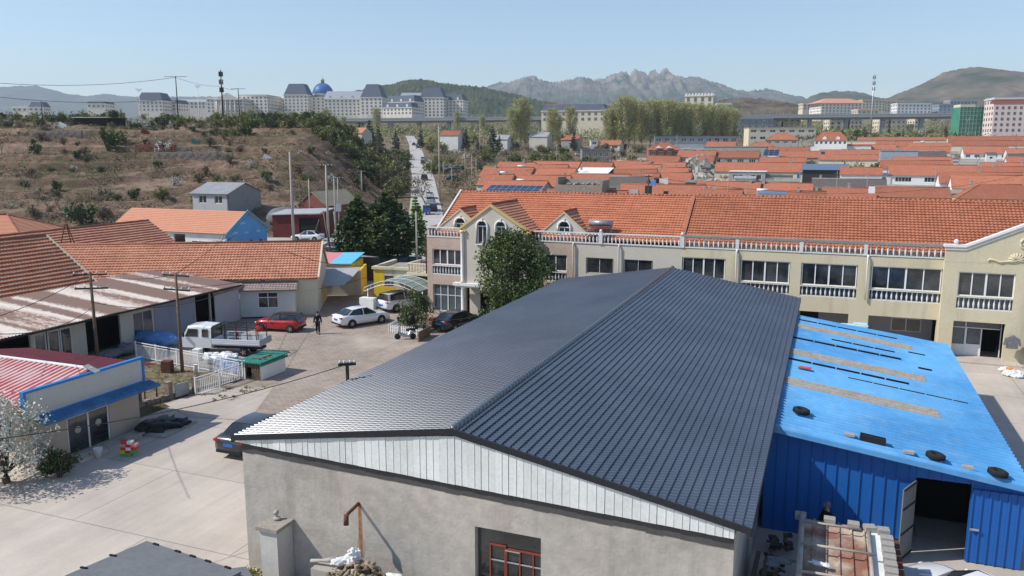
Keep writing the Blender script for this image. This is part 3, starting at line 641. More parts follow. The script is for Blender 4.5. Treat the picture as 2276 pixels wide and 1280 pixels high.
x_,y_=W(-14.2,18.95); mb=MB(); mb.lathe([(.12,-.28),(.2,-.26),(.21,-.1),(.19,0),(.21,.1),(.2,.26),(.12,.28)],k=14)
o=tag(mb.build('plastic_drum',M('bright_blue_plastic',(.02,.17,.55),rough=.4),loc=(x_,y_,.85)),'small bright blue plastic drum lying beside the grey post','drum'); o.rotation_euler=(R(90),0,R(65))
mb=MB(); mb.box(-.55,.45,-.25,.25,0,.95); x_,y_=W(-13.55,19.3); tag(mb.build('cement_block',K['conc'],loc=(x_,y_,.4),rot=-AZ),'low cement block between the grey post and the rubble heap','block')
mb=MB(); mb.path([(-.5,0,0),(-.1,.02,.08),(.1,.03,.12),(.45,.05,.24)],[.06,.055,.075,.07],k=8); x_,y_=W(-13.75,19.3); tag(mb.build('broken_pipe',K['conc'],loc=(x_,y_,1.45),rot=-AZ),'broken grey pipe end lying on the cement block beside the rubble','pipe')
# flat roof edge in the foreground, at the very bottom of the picture
fr=sthing('flat_roof_shed','low shed with flat dark grey felt roof in the bottom left foreground','shed',-20.4,18.8)
a=[(0.02,0.0),(.37,-2.5),(4.1,-.6),(4.3,-3.2)]
P2=[(.0,.0),(-.6,-2.6),(3.6,-3.4),(4.25,-.45)]
K['feltroof']=M('flat_felt_roof',(.145,.155,.165),rough=.85,var=.12,scale=.8,fine=5,stain=.3,stcol=(.09,.1,.1))
mb=MB(); mb.extr([(x,y,1.12) for x,y in P2],(0,0,.08)); rr=mb.build('roof',K['feltroof'],fr)
mb=MB(); Pin=[(.15,-.18),(-.4,-2.5),(3.5,-3.3),(4.05,-.6)]; mb.extr([(x,y,-.3) for x,y in Pin],(0,0,1.41)); mb.build('wall',K['render_grey'],fr)
for i,t in enumerate((.12,.36,.52,.68,.88)):
    mb=MB(); mb.box(-.12,.12,-.035,.035,0,.04); o=mb.build('bracket',K['dark'],rr,loc=(4.25*t-.02,-.45*t-.04,1.2),rot=-.1)
for i,t in enumerate((.45,.8)):
    mb=MB(); mb.box(-.12,.12,-.035,.035,0,.04); mb.build('bracket',K['dark'],rr,loc=(-.6*t+.05,-2.6*t,1.2),rot=.1)
fr2=sthing('low_felt_roof','small corner of dark felt roof beside the foot of the grey warehouse','shed',-16.6,18.75)
mb=MB(); mb.extr([(-.35,-.1,.9),(.1,.25,.9),(.7,-.2,.9),(.1,-.9,.9)][::-1],(0,0,.07)); mb.build('roof',K['feltroof'],fr2)
mb=MB(); mb.box(-.1,.4,-.5,.0,-.3,.89); mb.build('wall',K['render_grey'],fr2)
# ------------------------------------------------------------------ blue shed
bs=sthing('blue_shed','long lean-to shed with blue corrugated roof and blue sheet walls beside the dark roof','shed',-1.3,29.8)
BL=20.6; BW=8.1
zr=lambda x: 4.12-(4.12-3.05)*x/8.0
# opening l 3.4..5.1 -> x 4.75..6.45
ox0,ox1,oz=4.72,6.42,2.78
mb=MB()
def ribwall(mb,xa,xb,za,zb,y=0.,pitch=.4,back=.05,zt=None):
    x=xa
    while x<xb-1e-6:
        w=min(pitch,xb-x); t0=zt(x) if zt else zb; t1=zt(x+w) if zt else zb
        r=min(.05,w*.3); tr=zt(x+r) if zt else zb
        mb.hexa([(x,y-.04,za),(x+r,y-.04,za),(x+r,y+back,za),(x,y+back,za)],[(x,y-.04,t0),(x+r,y-.04,tr),(x+r,y+back,tr),(x,y+back,t0)])
        if w>r+.01: mb.hexa([(x+r,y,za),(x+w,y,za),(x+w,y+back,za),(x+r,y+back,za)],[(x+r,y,tr),(x+w,y,t1),(x+w,y+back,t1),(x+r,y+back,tr)])
        x+=w
zt=lambda x: zr(x)-.1
ribwall(mb,-.3,ox0,-.2,0,zt=zt); ribwall(mb,ox0,ox1,oz,0,zt=zt); ribwall(mb,ox1,8.0,-.2,0,zt=zt)
mb.box(7.95,8.0,.06,BL,-.2,2.9); mb.box(-.3,7.95,BL-.05,BL,-.2,2.9)
mb.build('wall',K['blue_wall'],bs)
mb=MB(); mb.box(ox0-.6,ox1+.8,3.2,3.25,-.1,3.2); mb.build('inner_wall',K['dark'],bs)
# right door leaf (closed over its opening edge) and open left leaf
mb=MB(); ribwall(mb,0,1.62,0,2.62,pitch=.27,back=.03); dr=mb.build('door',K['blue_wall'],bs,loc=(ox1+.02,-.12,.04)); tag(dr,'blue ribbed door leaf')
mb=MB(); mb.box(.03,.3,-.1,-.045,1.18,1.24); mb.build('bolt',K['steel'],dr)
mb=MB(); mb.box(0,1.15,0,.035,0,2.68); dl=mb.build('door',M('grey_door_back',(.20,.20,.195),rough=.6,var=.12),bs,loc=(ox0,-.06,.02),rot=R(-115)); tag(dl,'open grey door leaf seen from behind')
for z in (.06,1.0,1.9,2.6): mb=MB(); mb.box(.02,1.12,.037,.07,z,z+.05); mb.build('brace',K['iron'],dl)
# roof
def corr(mb,x0,x1,y0,y1,zf,p=.19,a=.022,s=6,seg=6,wob=.01):
    n=int((y1-y0)/p*s); rows=[]
    for i in range(n+1):
        y=y0+(y1-y0)*i/n; h=a*(2*(.5+.5*math.cos(2*math.pi*y/p))**5-.4)
        rows.append([(x0+(x1-x0)*j/seg,y,zf(x0+(x1-x0)*j/seg)+h+wob*noise.noise(Vector((j*.7,y*.5,1)))) for j in range(seg+1)])
    mb.smooth=True; mb.grid([r[::-1] for r in rows]); mb.smooth=False
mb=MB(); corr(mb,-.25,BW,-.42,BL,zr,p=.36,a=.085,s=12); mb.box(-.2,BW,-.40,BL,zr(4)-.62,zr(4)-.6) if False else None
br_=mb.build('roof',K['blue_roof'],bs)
mb=MB(); mb.hexa([(-.3,-.47,zr(0)-.14),(BW,-.47,zr(BW)-.14),(BW,-.43,zr(BW)-.14),(-.3,-.43,zr(0)-.14)],[(-.3,-.47,zr(0)+.02),(BW,-.47,zr(BW)+.02),(BW,-.43,zr(BW)+.02),(-.3,-.43,zr(0)+.02)])
mb.hexa([(-.3,-.45,zr(0)+.02),(BW,-.45,zr(BW)+.02),(BW,.02,zr(BW)+.03),(-.3,.02,zr(0)+.03)],[(-.3,-.45,zr(0)+.045),(BW,-.45,zr(BW)+.045),(BW,.02,zr(BW)+.05),(-.3,.02,zr(0)+.05)])
mb.box(BW-.01,BW+.03,-.45,BL,zr(BW)-.12,zr(BW)+.03); mb.build('edge_flashing',K['blue_sheet'],br_)
zs=lambda x: zr(x)+.03
for (y0,y1) in ((5.2,6.24),(10.66,11.7),(17.16,18.2)):
    mb=MB(); corr(mb,-.15,6.0,y0,y1,zs,p=.36,a=.085,s=12); mb.build('skylight_strip',K['skylight'],br_)
for y0,xa,xb in ((8.3,2.6,7.4),(9.6,.0,5.2),(14.3,.0,5.2),(15.6,1.9,5.0),(19.2,.1,5.4),(16.3,5.7,6.5),(13.2,5.9,6.5)):
    mb=MB(); x=xa
    while x<xb: 
        w=min(1.0,xb-x); mb.hexa([(x,y0-.02,zr(x)+.03),(x+w,y0-.02,zr(x+w)+.03),(x+w,y0+.03,zr(x+w)+.03),(x,y0+.03,zr(x)+.03)],[(x,y0-.02,zr(x)+.16),(x+w,y0-.02,zr(x+w)+.16),(x+w,y0+.03,zr(x+w)+.16),(x,y0+.03,zr(x)+.16)]); x+=1.06
    mb.build('fixing_rail',K['dark'],br_)
# tyres and bricks weighting the roof edge
def tyre_mb(r=.31,t=.1):
    mb=MB(); prof=[]
    for i in range(13):
        a=2*math.pi*i/12; prof.append((r-.105+.105*math.cos(a)*1.0,t*math.sin(a)))
    K_=26; rings=[mb.vt([(p*math.cos(2*math.pi*j/K_),p*math.sin(2*math.pi*j/K_),z) for j in range(K_)]) for p,z in prof]
    mb.smooth=True
    for r0,r1 in zip(rings,rings[1:]):
        for j in range(K_):
            j2=(j+1)%K_; mb.face((r0+j,r0+j2,r1+j2,r1+j))
    mb.smooth=False
    for j in range(40):
        a=2*math.pi*j/40; mb.T=Matrix.Rotation(a,4,'Z'); mb.box(r-.012,r+.002,-.008,.008,-t*.6,t*.6)
    return mb
tl=['leftmost tyre on the blue roof edge, lying flat with a brick inside it','black tyre lying flat in the middle of the blue roof edge','black tyre lying flat at the right end of the blue roof edge']
tm=None
for (l,d),lb in zip(((-.48,31.3),(3.95,29.75),(5.8,29.55)),tl):
    x_,y_=W(l,d); z=zr(l+1.3)+.24
    if tm is None: tm=tyre_mb().build('tyre',K['tyre']); o=tm
    else: o=tm.copy(); COL.objects.link(o)
    o.location=(x_,y_,z); o.rotation_euler=(.02,R(7.5),-AZ); tag(o,lb,'tyre','tyres weighting the blue roof')
mb=MB(); mb.box(-.12,.12,-.06,.06,0,.07); x_,y_=W(-.5,31.25); tag(mb.build('brick',K['conc'],loc=(x_,y_,zr(.8)+.15),rot=.3),'pale brick lying inside the leftmost tyre on the blue roof','brick')
bl=['pale brick on the blue roof edge left of the black rectangular trough','pale brick on the blue roof edge between the black trough and the middle tyre','pale brick on the blue roof edge between the middle and the right tyre']
for (l,d),lb in zip(((1.2,30.0),(3.1,29.65),(4.9,29.55)),bl):
    mb=MB(); mb.box(-.17,.17,-.1,.1,0,.09); x_,y_=W(l,d); o=tag(mb.build('brick',K['conc'],loc=(x_,y_,zr(l+1.3)+.13),rot=-AZ),lb,'brick','bricks on the blue roof edge')
mb=MB(); mb.box(-.42,.42,-.16,.16,0,.03); mb.box(-.42,.42,-.16,-.13,.03,.2);mb.box(-.42,.42,.13,.16,.03,.2);mb.box(-.42,-.39,-.13,.13,.03,.2);mb.box(.39,.42,-.13,.13,.03,.2); mb.box(-.38,.38,-.12,.12,.15,.16)
x_,y_=W(1.95,29.95); o=tag(mb.build('trough',K['tyre'],loc=(x_,y_,zr(3.2)+.13),rot=-AZ),'black rectangular rubber trough on the blue roof edge','trough'); o.rotation_euler=(0,R(7.5),-AZ)
mb=MB(); mb.box(-.28,.28,-.13,.13,0,.05); x_,y_=W(-.55,38.1); tag(mb.build('roof_patch',M('red_scrap',(.50,.10,.06)),loc=(x_,y_,zr(.7)+.14),rot=-AZ-.1),'small orange red scrap of sheet on the blue roof','scrap')
mb=MB(); mb.box(-.9,.6,-.25,.22,0,.04); mb.box(-.2,.55,.0,.5,.05,.09); x_,y_=W(2.0,50.6); tag(mb.build('foam_sheet',M('pale_blue_sheet',(.45,.66,.72)),loc=(x_,y_,zr(3.4)+.14),rot=-AZ),'pale blue loose sheet lying on the far edge of the blue roof','sheet')
# ------------------------------------------------------------------ rusty tin shed with concrete blocks
ts=sthing('tin_shed','low shed with rusty painted tin roof weighted with concrete blocks at the bottom right','shed',-.2,22.0)
K['tin']=M('rusty_painted_tin',(.27,.12,.08),rough=.75,var=.22,scale=1.2,hue=(.45,.38,.29),stain=.5,stcol=(.5,.43,.34),stscale=2.2)
def tinroof(mb,xa,xb,ya,yb,z,p=.36,zs=0.):
    x=xa
    while x<xb-.05:
        w=min(p,xb-x); za=z+zs*(x-xa)
        mb.box(x,x+.05,ya,yb,za,za+.07); mb.box(x+.05,x+w,ya,yb,za,za+.02); x+=w
mb=MB(); tinroof(mb,0.02,2.2,-1.2,4.25,2.2); r1=mb.build('roof',K['tin'],ts)
mb=MB(); tinroof(mb,2.35,2.85,-1.2,4.0,2.12,p=.5); mb.build('roof',K['rust'],ts)
mb=MB(); mb.box(1.95,2.33,-1.2,3.95,2.22,2.28); tag(mb.build('cover_board',K['white_panel'],ts),'pale flat cover board')
mb=MB(); mb.box(0,.08,-1.2,4.2,0,2.19); mb.box(2.7,2.78,-1.2,4.0,0,2.1); mb.box(.08,2.7,4.0,4.08,0,2.1); mb.build('wall',K['blockwall'],ts)
def poles(lst,name,lab,mat,group=None):
    for i,(a,b,r,lb) in enumerate(lst):
        mb=MB(); mb.path([a,b],r,k=10); A=Vector(a); tag_=mb
        x_,y_=W(-.2,22.); o=mb.build(name,mat,loc=(x_,y_,0),rot=-AZ); tag(o,lb,lab,group)
poles([((.08,-1.2,2.42),(.02,4.15,2.42),.085,'thick pale pole laid along the left edge of the rusty tin roof'),
 ((1.95,-1.2,2.42),(1.98,3.6,2.40),.06,'grey pole laid along the right side of the rusty tin roof'),
 ((.05,3.3,2.56),(1.75,3.45,2.50),.035,'uppermost thin pole laid across the rusty tin roof'),
 ((.05,1.75,2.56),(2.1,1.85,2.53),.04,'middle thin pole laid across the rusty tin roof'),
 ((.05,.05,2.56),(2.1,.2,2.53),.04,'lowest thin pole laid across the rusty tin roof')],'pole','pole',K['conc'],'poles laid on the tin roof')
spots=[(-.02,4.1,0),(.85,4.08,0),(1.55,4.0,0),(2.02,3.95,.3),(2.4,3.9,.1)]+[(2.47,3.35-.42*i,.04*(-1)**i) for i in range(10)]
cbm=None
names=['top left corner','next to the top left corner','middle of the top edge','top edge right of the middle','top right corner']+['first','second','third','fourth','fifth','sixth','seventh','eighth','ninth','tenth']
for i,(x,y,r) in enumerate(spots):
    if cbm is None:
        mb=MB(); mb.box(-.17,.17,-.15,.15,0,.17); mb.box(-.175,.175,-.03,.03,.02,.15); cbm=mb.build('concrete_block',K['blockwall']); o=cbm
    else: o=cbm.copy(); COL.objects.link(o)
    x_,y_=W(-.2+x,22.+y); o.location=(x_,y_,2.28); o.rotation_euler=(0,0,-AZ+r)
    lb=('concrete block at the %s of the rusty tin roof'%names[i]) if i<5 else ('concrete block on the right tin roof edge, %s from the top'%names[i])
    tag(o,lb,'block','concrete blocks on the tin roof')
lump('torn_sheet','torn white plastic scrap on the left pole of the tin roof','plastic scrap',K['plastic_white'],.35,23.0,2.4,[((0,0,0),.28,.1,.05),((.2,-.04,0),.14,.1,.04)],seed=3)
lump('torn_sheet','grey torn sheet hanging over the dark scrap left of the tin shed','plastic scrap',M('grey_plastic',(.17,.2,.22)),-.65,23.6,2.0,[((0,0,0),.4,.16,.08),((-.2,-.2,-.05),.2,.25,.06)],seed=9)
# scrap corner between warehouse and tin shed
sg=MB(); rnd=random.Random(5)
for i in range(150):
    x=rnd.uniform(-1.15,-.35);y=rnd.uniform(-3,6.5); s=rnd.uniform(.05,.2); sg.T=Matrix.Translation((x,y,rnd.uniform(.05,.7)))@Matrix.Rotation(rnd.uniform(0,3),4,Vector((rnd.random(),rnd.random(),1)).normalized())
    sg.box(-s,s,-s*rnd.uniform(.3,1),s*.5,-s*.4,s*.4)
x_,y_=W(-.2,22.); tag(sg.build('scrap_pile',M('mixed_scrap',(.10,.08,.065),var=.4,island=.6,scale=3),loc=(x_,y_,0),rot=-AZ),'dark scrap and rubbish in the gap beside the warehouse','scrap pile',kind='stuff')
for i,(x,y0,y1,z,lb) in enumerate([(-1.25,.2,4.2,1.4,'long dark plank leaning nearest the warehouse wall'),(-.95,-.5,3.6,1.55,'dark pole standing second from the warehouse wall'),(-.62,.0,3.9,1.5,'dark plank standing third from the warehouse wall')]):
    mb=MB(); mb.box(-.07,.07,0,y1-y0,-.03,.03); x_,y_=W(-.2+x,22.+y0); o=tag(mb.build('plank',K['wood'],loc=(x_,y_,z),rot=-AZ),lb,'plank','planks beside the warehouse'); o.rotation_euler=(R(-8),0,-AZ)
gs=sthing('corrugated_shed','low lean-to with grey corrugated cement roof below the open shed door','shed',2.75,25.6)
mb=MB(); corr(mb,0,1.35,-4.5,.9,lambda x:1.0-.12*x,p=.3,a=.04); mb.build('roof',K['greysheet'],gs)
mb=MB(); mb.box(.02,1.2,-4.4,.85,-.1,.86-.05); mb.build('wall',K['blockwall'],gs)
# ------------------------------------------------------------------ long two-storey terrace with tiled roof
FD=61.; L0=-31.8
def balu(mb,xa,xb,z0,z1,y,step=.25,r=.07,rail=.07,wd=.16):
    mb.box(xa,xb,y,y+wd,z0,z0+rail); mb.box(xa,xb,y-.02,y+wd+.02,z1-rail,z1)
    h=z1-z0-2*rail; n=max(1,int((xb-xa)/step)); 
    for i in range(n):
        x=xa+(xb-xa)*(i+.5)/n
        mb.lathe([(r*.55,0),(r*.5,h*.12),(r*.95,h*.38),(r*.8,h*.52),(r*.42,h*.78),(r*.6,h*.86),(r*.5,h)],(x,y+wd/2,z0+rail),k=6)
def window(par,xa,xb,za,zb,y,n=4,mat='pvc',gl='glass',fr=.07,hz=(),thick=None,arch=False,back=.14):
    mb=MB(); w=(xb-xa)
    if not arch:
        bars(mb,xa,xb,za,zb,y,t=fr,dp=.07,vx=[xa+w*i/n for i in range(1,n)],hz=hz)
        if n==4: mb.box(xa+w*.5-fr*.8,xa+w*.5+fr*.8,y-.012,y+.06,za+fr,zb-fr)
    f=mb.build('window',K[mat],par)
    g=MB(); g.box(xa+fr*.5,xb-fr*.5,y+.04,y+.055,za+fr*.5,zb-fr*.5); g.build('pane',K[gl],f)
    return f
hs=sthing('terrace_house','two-storey beige house with ornate gables, arched windows and balustrades under orange tiles','house',L0,FD,0)
hy=sthing('yellow_terrace','long cream-yellow terrace with white sliding windows, stone balusters and an orange tiled roof','terrace',-10.1,FD,0)
# --- left, beige/brick house: local x = l+31.8
mb=MB(); 
mb.wall(3.6,7.0,.3,[(.6,3.35,4.38,5.72),(.6,3.35,3.52,4.32),(.6,3.35,.35,2.68)],x0=.1,z0=-.3,y0=0)
mb.box(.1,.4,.3,11.5,-.3,6.7)
mb.build('brick_wall',K['pinkwall'],hs); mb=MB()
mb.wall(3.7,7.0,.3,[(1.3+9.4,3.2+9.4,4.38,5.72),(10.7,12.6,3.52,4.32)],x0=9.6,z0=-.3,y0=0)
mb.build('brick_wall',K['pinkwall'],hs)
mb=MB()
mb.wall(8.4,7.0,.28,[(14.2,16.35,4.38,5.62),(17.25,19.45,4.38,5.62),(14.0,19.6,.2,2.4)],x0=13.3,z0=-.3,y0=.02)
mb.box(.4,21.7,11.2,11.5,-.3,6.7); mb.box(.4,21.7,.31,11.19,6.42,6.6)
mb.build('wall',K['beige'],hs)
# ground glass bay + upper windows of brick bays
window(hs,.6,3.35,.35,2.68,.12,n=4,mat='offwhite',gl='glass_blue',hz=(1.75,),fr=.06)
window(hs,.6,3.35,4.38,5.72,.1,n=4); window(hs,10.7,12.6,4.38,5.72,.1,n=2)
window(hs,14.2,16.35,4.38,5.62,.12,n=2,fr=.05); window(hs,17.25,19.45,4.38,5.62,.12,n=2,fr=.05)
for xa,xb in ((14.2,16.35),(17.25,19.45)):   # iron burglar bars
    mb=MB(); n=12
    for i in range(n+1): x=xa+(xb-xa)*i/n; mb.box(x-.01,x+.01,-.01,.01,4.38,5.62)
    for z in (4.7,5.02,5.33): mb.box(xa,xb,-.014,-.01,z-.01,z+.01)
    mb.build('window_grille',K['iron'],hs)
mb=MB(); balu(mb,.6,3.35,3.52,4.32,.0,step=.27); mb.build('balustrade',K['balust'],hs)
mb=MB(); mb.box(.6,3.35,.17,.2,3.52,4.32); mb.build('balcony_back',K['glass_blue'],hs); mb=MB(); mb.box(10.7,12.6,.17,.2,3.52,4.32); mb.build('balcony_back',K['glass_blue'],hs)
mb=MB(); balu(mb,10.7,12.6,3.52,4.32,.0,step=.27); mb.build('balustrade',K['balust'],hs)
# roof-terrace balustrades
for xa,xb in ((.1,3.7),(9.75,15.2),(15.5,21.6)):
    mb=MB(); balu(mb,xa,xb,6.72,7.58,-.04,step=.30,r=.085,rail=.09,wd=.2); mb.build('balustrade',K['balust'],hs)
for x in (15.2,21.55): mb=MB(); mb.box(x,x+.3,-.08,.2,6.72,7.64); mb.ball((x+.15,.06,7.75),.13); mb.build('balustrade_post',K['balust'],hs)
mb=MB(); mb.box(.05,.25,.2,4.2,6.71,7.6); mb.build('parapet',K['pinkwall'],hs)
# projecting central bay with gable
gb=MB(); y0=-.7; bx0,bx1=3.75,9.35; pk=6.3; pz=9.62; ez=7.75
ac=[(4.85+.78,),(6.95,)]
A1,A2=5.55,7.20; aw=.5
def archwall(mb,x0,x1,z0,topf,y,t,arches,seg=10):
    # wall with arched openings: columns of thin slices
    xs=set([x0,x1,pk]); 
    for c,w,za,zs in arches:
        for i in range(seg+1): xs.add(c-w*math.cos(math.pi*i/seg))
    xs=sorted(x for x in xs if x0<=x<=x1)
    for a,b in zip(xs,xs[1:]):
        m=(a+b)/2; op=None
        for c,w,za,zs in arches:
            if c-w<m<c+w: op=(c,w,za,zs)
        if op is None:
            mb.hexa([(a,y,z0),(b,y,z0),(b,y+t,z0),(a,y+t,z0)],[(a,y,topf(a)),(b,y,topf(b)),(b,y+t,topf(b)),(a,y+t,topf(a))])
        else:
            c,w,za,zs=op; h=lambda x: zs+math.sqrt(max(0,w*w-(x-c)**2))
            if za>z0: mb.box(a,b,y,y+t,z0,za)
            mb.hexa([(a,y,h(a)),(b,y,h(b)),(b,y+t,h(b)),(a,y+t,h(a))],[(a,y,topf(a)),(b,y,topf(b)),(b,y+t,topf(b)),(a,y+t,topf(a))])
tf=lambda x: pz-(pz-ez)*abs(x-pk)/(pk-bx0) if x<pk else pz-(pz-ez)*(x-pk)/(bx1-pk)
archwall(gb,bx0,bx1,2.95,tf,y0,.25,[(A1,.42,6.4,7.85),(A2,.42,6.4,7.85)])
gb.box(bx0,bx0+.25,y0+.25,0,2.95,7.6); gb.box(bx1-.25,bx1,y0+.25,0,2.95,7.6)
gb.box(bx0+.3,bx1-.3,y0+.25,y0+.3,2.9,2.95); gb.wall(bx1-bx0-.6,2.9,.2,[(5,8,0,2.3)],x0=bx0+.3,z0=0,y0=.0)
gb.build('gable_wall',K['beige'],hs)
def archtrim(par,c,w,za,zs,y,mat='white',t=.13,win=True):
    mb=MB(); pts=[(c-w-t*.5,y-.05,za)]+[(c-(w+t*.5)*math.cos(math.pi*i/10),y-.05,zs+(w+t*.5)*math.sin(math.pi*i/10)) for i in range(11)]+[(c+w+t*.5,y-.05,za)]
    if za>=zs-.05: pts=pts[1:-1]
    mb.path(pts,t*.62,k=6); mb.box(c-.07,c+.07,y-.16,y-.02,zs+w-.02,zs+w+t+.1); mb.box(c-w-t,c+w+t,y-.12,y,za-.09,za)
    mb.build('window_surround',K[mat],par)
    if win:
        zl=za if za<zs-.05 else zs-.45
        mb=MB(); bars(mb,c-w,c+w,za if za<zs-.05 else za,zs,y+.1,t=.05,vx=(c,)); mb.box(c-w,c+w,y+.09,y+.17,zs-.03,zs+.04); f=mb.build('window',K['pvc'],par)
        g=MB(); g.extr([(c-w,y+.15,za)]+[(c-w*math.cos(math.pi*i/10),y+.15,zs+w*math.sin(math.pi*i/10)) for i in range(11)]+[(c+w,y+.15,za)],(0,.02,0)); g.build('pane',K['glass'],f)
for c in (A1,A2): archtrim(hs,c,.42,6.4,7.85,y0)
def rake(mb,pk,pz,xa,xb,ez,y,t=.16,d=.28,proud=.1):
    for x,s in ((xa,-1),(xb,1)):
        mb.hexa([(pk,y-proud,pz-t),(pk,y+d,pz-t),(x,y+d,ez-t),(x,y-proud,ez-t)],[(pk,y-proud,pz+.06),(pk,y+d,pz+.06),(x,y+d,ez+.06),(x,y-proud,ez+.06)])
mb=MB(); rake(mb,pk,pz,bx0-.35,bx1+.35,ez-.2,y0); mb.box(bx0-.45,bx0+.35,y0-.15,y0+.25,ez-.42,ez-.26); mb.box(bx1-.2,bx1+.4,y0-.15,y0+.25,ez-.42,ez-.26); mb.build('barge_board',K['trimyel'],hs)
# columns
mb=MB()
for x in (bx0+.02,): 
    mb.lathe([(.2,0),(.2,.12),(.15,.2),(.14,4.1),(.2,4.25),(.2,4.35)],(x,y0-.05,3.1),k=14)
    mb.lathe([(.24,0),(.2,.1),(.2,2.5),(.26,2.7)],(x+.05,y0-.05,.1),k=14)
mb.box(bx0-.75,bx1+.2,y0-.35,y0+.2,2.85,3.08); mb.box(bx0-.6,bx1+.1,y0-.25,y0+.2,2.72,2.85)
mb.build('column',K['white'],hs)
mb=MB(); mb.lathe([(.2,0),(.24,.05),(.22,.12),(.17,.22)],(bx0+.02,y0-.05,7.25),k=12); mb.build('capital',K['trimyel'],hs); mb=MB(); mb.lathe([(.22,0),(.17,.2)],(bx0+.02,y0-.05,3.08),k=12); mb.build('capital',K['trimyel'],hs)
# main roof of this house  (d 61.9..67.2)
RY0,RY1=.75,6.15; RZ0,RZ1=6.98,10.28
S=math.hypot(RY1-RY0,RZ1-RZ0); V=((0,(RY1-RY0)/S,(RZ1-RZ0)/S))
mb=MB(); slope(mb,(.55,RY0,RZ0),(1,0,0),V,21.05,S,course=.32,step=.07,pitch=.25,amp=.026,samp=4,wob=.04,rg=1)
mb.hexa([(.55,RY1,RZ1-.1),(21.6,RY1,RZ1-.1),(21.6,11.8,6.7),(.55,11.8,6.7)],[(.55,RY1,RZ1+.0),(21.6,RY1,RZ1+.0),(21.6,11.8,6.8),(.55,11.8,6.8)])
rm=mb.build('roof',K['tile'],hs)
def ridgecap(par,x0,x1,y,z,mat='ridge',r=.09,step=.33,rnd=random.Random(4)):
    mb=MB(); x=x0
    while x<x1:
        dz=rnd.uniform(-.012,.012); mb.path([(x,y,z+dz),(x+step*.96,y,z+dz+.012)],[r,r*1.12],k=7); x+=step
    mb.build('ridge_cap',K[mat],par)
ridgecap(rm,.55,21.6,RY1,RZ1+.02)
mb=MB(); mb.hexa([(.42,RY0-.1,RZ0-.15),(.57,RY0-.1,RZ0-.15),(.57,RY1,RZ1-.1),(.42,RY1,RZ1-.1)],[(.42,RY0-.1,RZ0+.12),(.57,RY0-.1,RZ0+.12),(.57,RY1,RZ1+.17),(.42,RY1,RZ1+.17)]); mb.build('verge',K['offwhite'],rm)
mb=MB(); mb.extr([(.6,RY0,6.7),(.6,11.7,6.7),(.6,RY1,RZ1-.15)],(.2,0,0)); mb.build('gable_end',K['offwhite'],hs)
# gable roof of the bay (ridge runs back to the main roof)
def dormer(par,pk,pz,xa,xb,ez,y,yb,mat='tile_old',front=None,win=None,course=.33):
    mb=MB(); sl=(RZ1-RZ0)/(RY1-RY0)
    yat=lambda z: RY0+(z-RZ0)/sl   # where the main slope reaches height z
    for s,xe in ((-1,xa),(1,xb)):
        o=Vector((xe,y,ez)); top=Vector((pk,y,pz)); v=top-o; Sl=v.length; v.normalize()
        # U runs along +y
        L_=yat(ez)-y; uhi=lambda q,ez=ez,v=v: max(.05,yat(ez+v.z*q)-y+.1)
        slope(mb,o,(0,1,0),v,L_,Sl,course=course,step=.06,pitch=.3,amp=.02,samp=3,uhi=uhi,wob=.02)
    r=mb.build('dormer_roof',K[mat],par)
    mb=MB(); yy=y
    while yy<yat(pz): mb.path([(pk,yy,pz+.05),(pk,yy+.32,pz+.06)],[.09,.1],k=6); yy+=.33
    mb.build('ridge_cap',K['ridge'],r)
    return r
dormer(hs,pk,pz+.02,bx0-.35,bx1+.35,ez-.22,y0+.1,0)
def smalldormer(c,hw,pz,ez,y,zb=6.7,tr='trimyel'):
    global pk
    opk=pk; pk=c
    t=lambda x: pz-(pz-ez)*abs(x-c)/hw
    mb=MB(); archwall(mb,c-hw,c+hw,zb,t,y,.2,[(c,.47,7.3,7.82)]); mb.build('dormer_wall',K['beige'],hs); pk=opk
    archtrim(hs,c,.47,7.3,7.82,y); dormer(hs,c,pz+.02,c-hw-.1,c+hw+.1,ez-.04,y-.05,0)
    mb=MB(); rake(mb,c,pz-.02,c-hw-.12,c+hw+.12,ez-.1,y,t=.06,d=.05,proud=.06); mb.build('barge_board',K['cream'],hs)
smalldormer(2.75,2.05,9.05,7.45,1.1); smalldormer(12.0,1.75,9.05,7.55,1.1)
# solar heater on the terrace
sh=sthing('solar_heater','solar water heater with grey tank beside the right dormer of the beige house','solar heater',L0+14.95,FD+.55,6.62)
mb=MB(); mb.path([(-.95,.9,1.62),(.95,.9,1.62)],.24,k=14); mb.build('tank',M('grey_tank',(.30,.31,.33),rough=.35,metal=.4),sh)
mb=MB()
for i in range(16): x=-.85+1.7*i/15; mb.path([(x,-.35,.2),(x,.75,1.5)],.04,k=6)
mb.build('tube',K['solartube'],sh)
mb=MB(); 
for x in (-.9,.9): mb.tube((x,-.35,.12),(x,.8,1.45),.025); mb.tube((x,.95,0),(x,.95,1.45),.025)
mb.tube((-.9,-.35,.14),(.9,-.35,.14),.03); mb.build('frame',K['steel'],sh)
